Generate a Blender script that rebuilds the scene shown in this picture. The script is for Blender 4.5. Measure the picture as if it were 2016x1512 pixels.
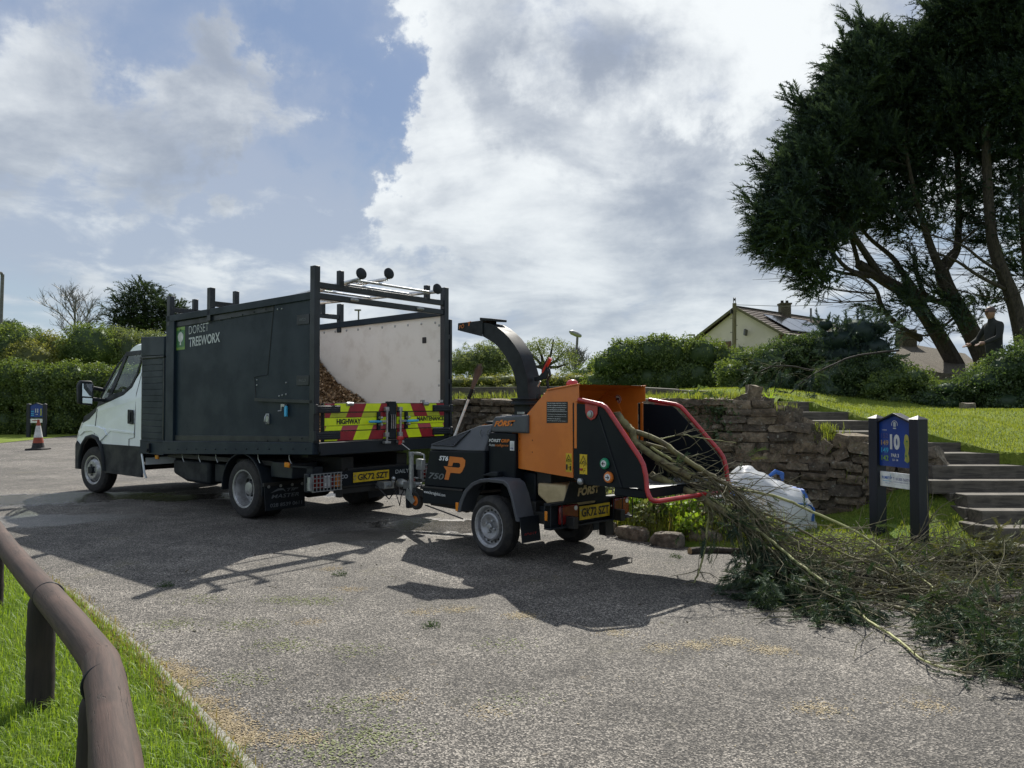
import bpy, math, random
import numpy as np
from mathutils import Vector, Matrix, Euler
R = math.radians
random.seed(7); rng = np.random.default_rng(7)
S = bpy.context.scene
for o in list(bpy.data.objects): bpy.data.objects.remove(o)

# ------------------------------------------------------------------ camera
F, CX, CY, HZ, EYE = 1514.0, 1008.0, 756.0, 792.0, 1.38   # focal length and horizon in photo pixels, eye height in metres
PITCH = math.atan((HZ - CY) / F)
cd = bpy.data.cameras.new('camera'); cam = bpy.data.objects.new('camera', cd); S.collection.objects.link(cam)
cd.sensor_width = 36; cd.lens = F * 36 / 2016; cd.clip_start = .05; cd.clip_end = 2000
cam.location = (0, 0, EYE); cam.rotation_euler = (math.pi / 2 + PITCH, 0, 0)
S.camera = cam
def ray(x, y):
    a = (x - CX) / F; b = -(y - CY) / F
    return Vector((a, math.cos(PITCH) - b * math.sin(PITCH), math.sin(PITCH) + b * math.cos(PITCH)))
def at(x, y, Y):                       # where the photo's pixel lies at depth Y
    d = ray(x, y); k = Y / d.y
    return Vector((d.x * k, Y, EYE + d.z * k))
def G(x, y, z=0):                      # where the photo's pixel meets the ground
    d = ray(x, y); k = (z - EYE) / d.z
    return Vector((d.x * k, d.y * k, z))

# ------------------------------------------------------------------ sky, sun, exposure
SUNV = Vector((.173, 1.012, 1.0))
SUN_EL = math.atan2(1.0, math.hypot(.173, 1.012)); SUN_AZ = math.atan2(.173, 1.012)
W = bpy.data.worlds.new('World'); S.world = W; W.use_nodes = True
nt = W.node_tree; nt.nodes.clear()
def nd(tree, t, **kw):
    n = tree.nodes.new(t)
    for k, v in kw.items():
        if k.startswith('i_'):
            key = k[2:]; key = int(key) if key.isdigit() else key.replace('_', ' ')
            n.inputs[key].default_value = v
        else: setattr(n, k, v)
    return n
def mth(tree, op, a, b=None, c=None):
    n = tree.nodes.new('ShaderNodeMath'); n.operation = op
    for i, v in enumerate((a, b, c)):
        if v is None: continue
        if isinstance(v, (int, float)): n.inputs[i].default_value = v
        else: tree.links.new(v, n.inputs[i])
    return n.outputs[0]
def mixc(tree, f, a, b, blend='MIX'):
    n = tree.nodes.new('ShaderNodeMix'); n.data_type = 'RGBA'; n.blend_type = blend
    for s, v in ((n.inputs[0], f), (n.inputs[6], a), (n.inputs[7], b)):
        if isinstance(v, (int, float)): s.default_value = v
        elif isinstance(v, (tuple, list)): s.default_value = tuple(v) + (1,) if len(v) == 3 else v
        else: tree.links.new(v, s)
    return n.outputs[2]
def smooth(tree, v, lo, hi, a=0., b=1.):
    n = tree.nodes.new('ShaderNodeMapRange'); n.interpolation_type = 'SMOOTHSTEP'
    tree.links.new(v, n.inputs[0])
    for i, q in enumerate((lo, hi, a, b)): n.inputs[i + 1].default_value = q
    return n.outputs[0]
sky = nd(nt, 'ShaderNodeTexSky', sky_type='NISHITA', sun_disc=False, sun_elevation=SUN_EL, sun_rotation=SUN_AZ,
         altitude=20, air_density=1.0, dust_density=1.2, ozone_density=1.3)
tc = nd(nt, 'ShaderNodeTexCoord'); gen = tc.outputs['Generated']
sp = nd(nt, 'ShaderNodeSeparateXYZ'); nt.links.new(gen, sp.inputs[0])
zc = mth(nt, 'ADD', mth(nt, 'MAXIMUM', sp.outputs[2], 0.0), .22)
cb = nd(nt, 'ShaderNodeCombineXYZ')
nt.links.new(mth(nt, 'DIVIDE', sp.outputs[0], zc), cb.inputs[0]); nt.links.new(mth(nt, 'DIVIDE', sp.outputs[1], zc), cb.inputs[1])
def cloudnoise(scale, detail, rough, off, dist=0.0):
    mp = nd(nt, 'ShaderNodeMapping'); nt.links.new(cb.outputs[0], mp.inputs[0]); mp.inputs['Location'].default_value = off
    n = nd(nt, 'ShaderNodeTexNoise', i_Scale=scale, i_Detail=detail, i_Roughness=rough, i_Distortion=dist); nt.links.new(mp.outputs[0], n.inputs['Vector'])
    return n.outputs[0]
wn_ = nd(nt, 'ShaderNodeTexNoise', i_Scale=3.6, i_Detail=8, i_Roughness=.62); nt.links.new(gen, wn_.inputs['Vector'])
wv = nd(nt, 'ShaderNodeVectorMath', operation='SUBTRACT'); nt.links.new(wn_.outputs['Color'], wv.inputs[0]); wv.inputs[1].default_value = (.5, .5, .5)
ws = nd(nt, 'ShaderNodeVectorMath', operation='SCALE'); nt.links.new(wv.outputs[0], ws.inputs[0]); ws.inputs['Scale'].default_value = .75
wa = nd(nt, 'ShaderNodeVectorMath', operation='ADD'); nt.links.new(gen, wa.inputs[0]); nt.links.new(ws.outputs[0], wa.inputs[1])
wg = nd(nt, 'ShaderNodeVectorMath', operation='NORMALIZE'); nt.links.new(wa.outputs[0], wg.inputs[0])
def skyblob(px, py, deg):              # soft ragged spot of the sky round a direction
    d = ray(px, py).normalized()
    v = nd(nt, 'ShaderNodeVectorMath', operation='DOT_PRODUCT'); nt.links.new(wg.outputs[0], v.inputs[0]); v.inputs[1].default_value = d
    return smooth(nt, v.outputs['Value'], math.cos(R(deg)), 1.0)
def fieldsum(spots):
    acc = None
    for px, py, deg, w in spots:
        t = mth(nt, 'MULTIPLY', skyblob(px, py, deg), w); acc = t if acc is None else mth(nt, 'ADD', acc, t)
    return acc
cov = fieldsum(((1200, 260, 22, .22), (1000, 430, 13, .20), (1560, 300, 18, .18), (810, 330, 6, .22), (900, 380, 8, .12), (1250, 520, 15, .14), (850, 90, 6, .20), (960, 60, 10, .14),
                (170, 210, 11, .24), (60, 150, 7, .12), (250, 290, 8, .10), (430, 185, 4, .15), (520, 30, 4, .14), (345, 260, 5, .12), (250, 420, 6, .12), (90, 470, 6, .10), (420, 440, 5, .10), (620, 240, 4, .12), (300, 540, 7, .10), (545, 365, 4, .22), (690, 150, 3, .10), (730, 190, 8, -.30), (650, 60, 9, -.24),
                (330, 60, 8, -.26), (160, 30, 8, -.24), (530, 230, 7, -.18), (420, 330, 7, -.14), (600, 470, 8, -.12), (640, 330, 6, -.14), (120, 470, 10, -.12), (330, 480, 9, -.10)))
n1 = cloudnoise(3.0, 11, .58, (3.1, 1.7, 0), .35)
n0 = cloudnoise(.9, 3, .5, (8.2, 4.4, 0))
dens_in = mth(nt, 'ADD', mth(nt, 'ADD', mth(nt, 'ADD', mth(nt, 'MULTIPLY', mth(nt, 'SUBTRACT', n1, .5), 1.45), .5), mth(nt, 'MULTIPLY', mth(nt, 'SUBTRACT', n0, .5), .35)), mth(nt, 'ADD', cov, .06))  # extra cloud cover added over the whole sky to brighten the shaded sides
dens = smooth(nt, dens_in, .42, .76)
thick = smooth(nt, dens_in, .60, .95)
n2 = cloudnoise(2.0, 9, .60, (11.3, 6.1, 0), .4)
br = fieldsum(((1430, 40, 9, .70), (1490, 110, 6, .35), (900, 60, 9, .16), (820, 300, 8, .26), (1000, 420, 9, .20), (1230, 500, 10, .22), (1600, 640, 8, .2), (1100, 20, 6, .1),
               (1190, 180, 9, -.34), (1570, 330, 13, -.34), (1400, 560, 8, -.08), (1720, 90, 7, -.16), (170, 180, 16, -.34), (120, 330, 10, -.2), (400, 250, 8, -.15)))
shade = mth(nt, 'ADD', mth(nt, 'ADD', mth(nt, 'MULTIPLY', mth(nt, 'SUBTRACT', n2, .5), 2.6), mth(nt, 'MULTIPLY', mth(nt, 'SUBTRACT', n1, .5), 2.0)), mth(nt, 'ADD', br, .50))
shade = smooth(nt, mth(nt, 'SUBTRACT', shade, mth(nt, 'MULTIPLY', thick, .12)), -.55, 1.35)
ccol = mixc(nt, shade, (2.6, 3.0, 3.7), (7.5, 7.8, 7.9))
low = smooth(nt, sp.outputs[2], 0.0, .38)
# clear air: pale milky blue towards the horizon, thin high veil
air = mixc(nt, low, (3.3, 4.2, 5.0), (1.45, 2.2, 3.65))
clear = mixc(nt, .85, sky.outputs[0], air)
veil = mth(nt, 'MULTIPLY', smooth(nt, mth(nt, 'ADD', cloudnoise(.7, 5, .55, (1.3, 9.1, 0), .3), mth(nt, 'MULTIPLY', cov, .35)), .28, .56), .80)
clear = mixc(nt, veil, clear, (3.25, 3.75, 4.75))
full = mixc(nt, mth(nt, 'MULTIPLY', dens, .92), clear, ccol)
full = mixc(nt, mth(nt, 'MULTIPLY', mth(nt, 'SUBTRACT', 1.0, low), .40), full, (3.75, 4.45, 5.0))
bg = nd(nt, 'ShaderNodeBackground', i_Strength=.05); nt.links.new(full, bg.inputs[0])
wo = nd(nt, 'ShaderNodeOutputWorld'); nt.links.new(bg.outputs[0], wo.inputs[0])
sl = bpy.data.lights.new('sun', 'SUN'); sl.energy = 2.5; sl.angle = R(.6); sl.color = (1, .95, .86)
so = bpy.data.objects.new('sun', sl); S.collection.objects.link(so); so.location = (5, 30, 30)
so.rotation_euler = (-SUNV).to_track_quat('-Z', 'Y').to_euler()
S.view_settings.view_transform = 'Standard'; S.view_settings.look = 'None'; S.view_settings.gamma = 1; S.view_settings.use_curve_mapping = False
S.view_settings.exposure = 1.38
S.render.engine = 'CYCLES'
S.cycles.max_bounces = 6; S.cycles.diffuse_bounces = 3; S.cycles.glossy_bounces = 3; S.cycles.transmission_bounces = 4; S.cycles.transparent_max_bounces = 12
S.cycles.sample_clamp_indirect = 8; S.cycles.use_denoising = True
try: S.cycles.denoiser = 'OPENIMAGEDENOISE'
except Exception: pass

# ------------------------------------------------------------------ materials
def newmat(name):
    m = bpy.data.materials.new(name); m.use_nodes = True
    t = m.node_tree; b = t.nodes['Principled BSDF']
    return m, t, b
def pm(name, c, rough=.5, metal=0, c2=None, ns=6, lo=.42, hi=.62, bump=0, bs=40, coat=0, spec=.5, stretch=None, rv=0, bd=.01):
    m, t, b = newmat(name)
    b.inputs['Roughness'].default_value = rough; b.inputs['Metallic'].default_value = metal
    b.inputs['Coat Weight'].default_value = coat; b.inputs['Coat Roughness'].default_value = .12; b.inputs['Specular IOR Level'].default_value = spec
    b.inputs['Base Color'].default_value = (*c, 1)
    co = nd(t, 'ShaderNodeTexCoord').outputs['Object']
    if stretch:
        mp = nd(t, 'ShaderNodeMapping'); mp.inputs['Scale'].default_value = stretch; t.links.new(co, mp.inputs[0]); co = mp.outputs[0]
    if c2 is None and max(c) > .004: c2 = tuple(v * .72 for v in c)
    if c2 is not None or rv:
        n = nd(t, 'ShaderNodeTexNoise', i_Scale=ns, i_Detail=6, i_Roughness=.62); t.links.new(co, n.inputs['Vector'])
        f = smooth(t, n.outputs[0], lo, hi)
        if c2 is not None: t.links.new(mixc(t, f, c, c2), b.inputs['Base Color'])
        if rv: t.links.new(smooth(t, n.outputs[0], .3, .7, max(.02, rough - rv), rough + rv), b.inputs['Roughness'])
    if bump:
        n = nd(t, 'ShaderNodeTexNoise', i_Scale=bs, i_Detail=5); t.links.new(co, n.inputs['Vector'])
        bp = nd(t, 'ShaderNodeBump', i_Strength=bump, i_Distance=bd); t.links.new(n.outputs[0], bp.inputs['Height']); t.links.new(bp.outputs[0], b.inputs['Normal'])
    return m
def leafmat(name, c1, c2, trans=.4, gloss=.035):
    m = bpy.data.materials.new(name); m.use_nodes = True; t = m.node_tree; t.nodes.clear()
    a = nd(t, 'ShaderNodeAttribute', attribute_name='rnd')
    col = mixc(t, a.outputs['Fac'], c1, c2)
    d = nd(t, 'ShaderNodeBsdfDiffuse'); t.links.new(col, d.inputs[0])
    tr = nd(t, 'ShaderNodeBsdfTranslucent'); t.links.new(mixc(t, 1.0, col, (1.25, 1.2, .55), 'MULTIPLY'), tr.inputs[0])
    mx = nd(t, 'ShaderNodeMixShader', i_0=trans); t.links.new(d.outputs[0], mx.inputs[1]); t.links.new(tr.outputs[0], mx.inputs[2])
    g = nd(t, 'ShaderNodeBsdfGlossy', i_Roughness=.5); g.inputs[0].default_value = (.7, .75, .7, 1)
    m2 = nd(t, 'ShaderNodeMixShader', i_0=gloss); t.links.new(mx.outputs[0], m2.inputs[1]); t.links.new(g.outputs[0], m2.inputs[2])
    o = nd(t, 'ShaderNodeOutputMaterial'); t.links.new(m2.outputs[0], o.inputs[0])
    return m
def rndmat(name, cols, rough=.85, bump=.5, bs=30, pos=None, ns=14):     # solid pieces whose colour varies from piece to piece, plus grain
    m, t, b = newmat(name); b.inputs['Roughness'].default_value = rough
    oi = nd(t, 'ShaderNodeObjectInfo')
    cr = nd(t, 'ShaderNodeValToRGB'); t.links.new(oi.outputs['Random'], cr.inputs[0])
    el = cr.color_ramp.elements
    while len(el) < len(cols): el.new(.5)
    for i, c in enumerate(cols): el[i].position = i / (len(cols) - 1); el[i].color = (*c, 1)
    co = nd(t, 'ShaderNodeTexCoord').outputs['Object']; ge = nd(t, 'ShaderNodeNewGeometry').outputs['Position']
    n = nd(t, 'ShaderNodeTexNoise', i_Scale=ns, i_Detail=8, i_Roughness=.7); t.links.new(ge, n.inputs['Vector'])
    f = smooth(t, n.outputs[0], .35, .7, .45, 1.35)
    vm = nd(t, 'ShaderNodeVectorMath', operation='SCALE'); t.links.new(cr.outputs[0], vm.inputs[0]); t.links.new(f, vm.inputs['Scale'])
    n3 = nd(t, 'ShaderNodeTexNoise', i_Scale=ns * 1.7, i_Detail=3); t.links.new(ge, n3.inputs['Vector'])
    col = mixc(t, smooth(t, n3.outputs[0], .60, .72, 0, .6), vm.outputs[0], (.30, .30, .25))
    t.links.new(col, b.inputs['Base Color'])
    n2 = nd(t, 'ShaderNodeTexNoise', i_Scale=bs, i_Detail=6); t.links.new(ge, n2.inputs['Vector'])
    bp = nd(t, 'ShaderNodeBump', i_Strength=bump, i_Distance=.02); t.links.new(n2.outputs[0], bp.inputs['Height']); t.links.new(bp.outputs[0], b.inputs['Normal'])
    return m
MT = {}
MT['anth'] = pm('anthracite_paint', (.0095, .021, .034), .5, c2=(.0075, .017, .028), ns=2.2, bump=.06, bs=160, rv=.08, spec=.3)
MT['anth2'] = pm('anthracite_frame', (.0065, .012, .019), .45, ns=3, bump=.05, bs=120, rv=.1)
MT['black'] = pm('black_plastic', (.009, .013, .018), .55, spec=.3, ns=5, rv=.12)
MT['blackgloss'] = pm('black_gloss', (.0030, .0062, .0105), .48, c2=(.0024, .005, .009), spec=.22, ns=4, rv=.06)
MT['chassis'] = pm('chassis_black', (.010, .011, .012), .6, c2=(.02, .018, .015), ns=9, rv=.1)
MT['tyre'] = pm('tyre_rubber', (.014, .014, .015), .78, c2=(.030, .028, .025), ns=14, bump=.2, bs=90)
MT['white'] = pm('white_paint', (.82, .88, .93), .25, c2=(.76, .82, .87), ns=3, coat=.5)
MT['ply'] = pm('white_lining_board', (.76, .74, .71), .55, c2=(.64, .61, .57), ns=4, lo=.45, hi=.75, bump=.05, bs=30)
MT['plybrown'] = pm('stained_lining_board', (.34, .26, .20), .7, c2=(.25, .18, .14), ns=5)
MT['rim'] = pm('silver_rim', (.42, .43, .44), .38, metal=.65, c2=(.28, .28, .28), ns=12, rv=.1)
MT['rimgrey'] = pm('grey_steel_rim', (.33, .34, .36), .45, metal=.4, c2=(.22, .22, .22), ns=12)
MT['galv'] = pm('galvanised_steel', (.40, .42, .43), .42, metal=.7, c2=(.28, .29, .30), ns=18, rv=.12)
MT['alu'] = pm('aluminium', (.62, .63, .64), .34, metal=.8, c2=(.48, .49, .50), ns=12, rv=.1)
MT['orange'] = pm('orange_paint', (.60, .165, .020), .4, c2=(.54, .14, .017), ns=4, coat=.25, bump=.03, bs=60)
MT['grey'] = pm('grey_moulding', (.070, .078, .092), .5, c2=(.060, .067, .080), ns=6, bump=.08, bs=220)
MT['red'] = pm('red_paint', (.40, .018, .022), .36, c2=(.30, .014, .018), ns=8, coat=.3)
MT['redlens'] = pm('red_lens', (.17, .007, .008), .2, coat=.6)
MT['amber'] = pm('amber_lens', (.75, .24, .01), .2, coat=.5)
MT['whitelens'] = pm('white_lens', (.7, .7, .7), .2, coat=.5)
MT['yel'] = pm('fluorescent_yellow', (.68, .84, .01), .35, c2=(.6, .76, .01), ns=9)
MT['yel2'] = pm('dull_yellow_strip', (.44, .50, .02), .4)
MT['chred'] = pm('chevron_red', (.30, .012, .022), .35, c2=(.24, .01, .02), ns=9)
MT['chpink'] = pm('chevron_red_faded', (.42, .07, .09), .35)
MT['plate'] = pm('plate_yellow', (.62, .43, .015), .35)
MT['ink'] = pm('black_ink', (.01, .01, .012), .5)
MT['wht'] = pm('white_print', (.72, .74, .76), .4)
MT['silver'] = pm('silver_print', (.50, .54, .56), .4)
MT['greyprint'] = pm('grey_print', (.13, .145, .16), .4)
MT['redprint'] = pm('red_print', (.28, .02, .02), .5)
MT['orprint'] = pm('orange_print', (.72, .20, .02), .4)
MT['lgreen'] = pm('leaf_green_print', (.20, .36, .06), .4)
MT['dgreen'] = pm('dark_green_print', (.05, .19, .07), .4)
MT['lblue'] = pm('blue_print', (.03, .13, .48), .4)
MT['cyan'] = pm('cyan_print', (.05, .42, .72), .4)
MT['purple'] = pm('navy_print', (.09, .09, .28), .4)
MT['green'] = pm('green_button', (.01, .26, .13), .35)
MT['cream'] = pm('cream_plastic', (.55, .44, .25), .4, c2=(.42, .33, .18))
MT['signblue'] = pm('sign_blue', (.008, .045, .26), .35, c2=(.007, .038, .22), ns=5)
MT['signpost'] = pm('navy_post_paint', (.008, .011, .022), .5, bump=.15, bs=30, stretch=(12, 12, 1))
MT['signwhite'] = pm('sign_white', (.84, .86, .87), .4)
MT['mapyel'] = pm('map_ochre', (.42, .38, .08), .5, c2=(.26, .30, .06), ns=22)
MT['concrete'] = pm('concrete', (.30, .29, .26), .85, c2=(.19, .185, .165), ns=30, bump=.3, bs=80)
MT['strap'] = pm('blue_strap', (.03, .13, .46), .6)
MT['bluecloth'] = pm('blue_cloth', (.08, .13, .30), .85)
MT['bag'] = pm('woven_bag', (.80, .82, .84), .34, c2=(.70, .72, .75), ns=5, bump=.6, bs=13, coat=.2, bd=.02)
MT['bark'] = pm('bark', (.050, .040, .032), .9, c2=(.022, .018, .014), ns=14, bump=.7, bs=26, stretch=(1, 1, .4), bd=.03)
MT['stem'] = pm('green_brown_bark', (.19, .175, .075), .75, c2=(.09, .075, .04), ns=10, bump=.35, bs=60)
MT['stemgreen'] = pm('pale_green_bark', (.36, .37, .15), .65, c2=(.22, .22, .09), ns=12, bump=.2, bs=60)
MT['twig'] = pm('twig_bark', (.15, .14, .075), .8, c2=(.07, .06, .036), ns=20)
MT['twigdark'] = pm('dark_twig_bark', (.030, .024, .020), .85)
MT['cutwood'] = pm('cut_wood', (.42, .30, .16), .8, c2=(.32, .22, .12), ns=30)
MT['render'] = pm('cream_render', (.67, .60, .53), .8, c2=(.61, .55, .48), ns=1.2)
MT['steelpole'] = pm('grey_pole', (.13, .13, .135), .5, c2=(.10, .095, .09))
MT['polewood'] = pm('pole_wood', (.20, .175, .115), .85, c2=(.14, .12, .08), ns=4, stretch=(6, 6, .6))
MT['cloth'] = pm('dark_work_clothes', (.012, .014, .013), .9, c2=(.02, .022, .02))
MT['skin'] = pm('skin', (.30, .17, .12), .55)
MT['helmet'] = pm('brown_cap', (.06, .035, .03), .6)
MT['soil'] = pm('soil', (.055, .042, .030), .95, c2=(.03, .024, .018), ns=14, bump=.8, bs=24, bd=.03)
MT['stone'] = rndmat('wall_stone', [(.12, .092, .062), (.175, .138, .095), (.085, .070, .053), (.22, .178, .125), (.145, .108, .066)], .9, .7, 34)
MT['rock'] = rndmat('edging_stone', [(.16, .135, .105), (.22, .19, .15)], .9, .9, 26)
MT['mortar'] = pm('old_mortar', (.075, .063, .046), .95, c2=(.13, .11, .08), ns=16, bump=.8, bs=30, bd=.03)
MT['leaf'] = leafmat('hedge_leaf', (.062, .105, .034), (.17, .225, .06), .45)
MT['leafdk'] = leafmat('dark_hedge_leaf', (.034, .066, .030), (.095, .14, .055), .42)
MT['leafgr'] = leafmat('grey_green_leaf', (.09, .125, .055), (.22, .26, .12), .45)
MT['leafyel'] = leafmat('olive_leaf', (.12, .14, .04), (.28, .28, .09), .45)
MT['leafbr'] = leafmat('bright_leaf', (.14, .26, .025), (.32, .45, .05), .55)
MT['cyp'] = leafmat('cypress_leaf', (.020, .038, .036), (.056, .086, .066), .26, .03)
MT['pine'] = leafmat('pine_leaf', (.018, .034, .024), (.05, .075, .042), .25, .03)
MT['cut'] = leafmat('cut_conifer_leaf', (.013, .034, .018), (.055, .085, .040), .3, .04)
MT['cutgrey'] = leafmat('wilted_conifer_leaf', (.06, .07, .036), (.135, .135, .075), .3, .04)
MT['grass'] = leafmat('grass_blade', (.105, .195, .015), (.27, .38, .05), .55, .04)
MT['grasslawn'] = leafmat('lawn_blade', (.14, .19, .028), (.27, .31, .06), .5, .04)
MT['straw'] = leafmat('dry_grass_blade', (.22, .18, .07), (.34, .27, .11), .4)
MT['flower'] = leafmat('lilac_flower', (.25, .20, .28), (.48, .42, .46), .4)
MT['daisy'] = leafmat('daisy_petal', (.75, .75, .75), (.82, .82, .84), .0)
MT['chip'] = leafmat('wood_chip', (.17, .105, .06), (.62, .44, .28), .05, .03)
MT['litter'] = leafmat('leaf_litter', (.25, .195, .12), (.43, .35, .23), .1, .03)
MT['moss'] = leafmat('green_litter', (.13, .15, .06), (.27, .29, .15), .2, .03)

def glassmat():
    m = bpy.data.materials.new('window_glass'); m.use_nodes = True; t = m.node_tree; t.nodes.clear()
    tr = nd(t, 'ShaderNodeBsdfTransparent'); tr.inputs[0].default_value = (.86, .93, .90, 1)
    g = nd(t, 'ShaderNodeBsdfGlossy', i_Roughness=.02); fr = nd(t, 'ShaderNodeValue'); fr.outputs[0].default_value = .16
    mx = nd(t, 'ShaderNodeMixShader'); t.links.new(fr.outputs[0], mx.inputs[0]); t.links.new(tr.outputs[0], mx.inputs[1]); t.links.new(g.outputs[0], mx.inputs[2])
    o = nd(t, 'ShaderNodeOutputMaterial'); t.links.new(mx.outputs[0], o.inputs[0]); return m
MT['glass'] = glassmat()
def bagmat():
    m = pm('woven_bag', (.80, .82, .84), .34, c2=(.70, .72, .75), ns=5, bump=.6, bs=13, coat=.2, bd=.02); t = m.node_tree
    b = t.nodes['Principled BSDF']; o = t.nodes['Material Output']; tr = nd(t, 'ShaderNodeBsdfTranslucent'); tr.inputs[0].default_value = (.82, .85, .88, 1)
    mx = nd(t, 'ShaderNodeMixShader', i_0=.42); t.links.new(b.outputs[0], mx.inputs[1]); t.links.new(tr.outputs[0], mx.inputs[2]); t.links.new(mx.outputs[0], o.inputs[0]); return m
MT['bag'] = bagmat()
MT['mirror'] = pm('mirror_glass', (.8, .85, .9), .03, metal=1, c2=(.78, .82, .88))
MT['solar'] = pm('solar_panel', (.012, .014, .022), .12, coat=.9, spec=.9)

def woodmat(name, c, c2, axis_scale, crack=1.0):
    m, t, b = newmat(name); b.inputs['Roughness'].default_value = .8
    co = nd(t, 'ShaderNodeTexCoord').outputs['Object']
    mp = nd(t, 'ShaderNodeMapping'); mp.inputs['Scale'].default_value = axis_scale; t.links.new(co, mp.inputs[0])
    n = nd(t, 'ShaderNodeTexNoise', i_Scale=1.6, i_Detail=11, i_Roughness=.72, i_Distortion=.2); t.links.new(mp.outputs[0], n.inputs['Vector'])
    n2 = nd(t, 'ShaderNodeTexNoise', i_Scale=5.0, i_Detail=4); t.links.new(co, n2.inputs['Vector'])
    col = mixc(t, smooth(t, n.outputs[0], .35, .68), c, c2)
    col = mixc(t, smooth(t, n2.outputs[0], .5, .75, 0, .5), col, tuple(v * 1.5 for v in c))
    n3 = nd(t, 'ShaderNodeTexNoise', i_Scale=.9, i_Detail=5); t.links.new(mp.outputs[0], n3.inputs['Vector'])
    ridge = mth(t, 'ABSOLUTE', mth(t, 'SUBTRACT', n3.outputs[0], .5)); ck = mth(t, 'MAXIMUM', smooth(t, ridge, .0005, .006), smooth(t, n2.outputs[0], .56, .46))
    col = mixc(t, mth(t, 'MULTIPLY', mth(t, 'SUBTRACT', 1.0, ck), .85 * crack), col, (.012, .009, .008))
    t.links.new(col, b.inputs['Base Color'])
    h = mth(t, 'ADD', mth(t, 'MULTIPLY', n.outputs[0], .5), mth(t, 'MULTIPLY', ck, .8 * crack))
    bp = nd(t, 'ShaderNodeBump', i_Strength=.55, i_Distance=.008); t.links.new(h, bp.inputs['Height']); t.links.new(bp.outputs[0], b.inputs['Normal'])
    return m
MT['log'] = woodmat('weathered_log', (.078, .047, .037), (.034, .022, .018), (1.5, 24, 24))
MT['post'] = woodmat('shade_darkened_post', (.030, .021, .018), (.014, .011, .010), (1.5, 24, 24))  # rail wood with the posts' shaded side painted in as a darker colour
MT['sleeper'] = woodmat('weathered_sleeper', (.125, .11, .088), (.036, .031, .025), (1.6, 22, 22), .6)

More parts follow.
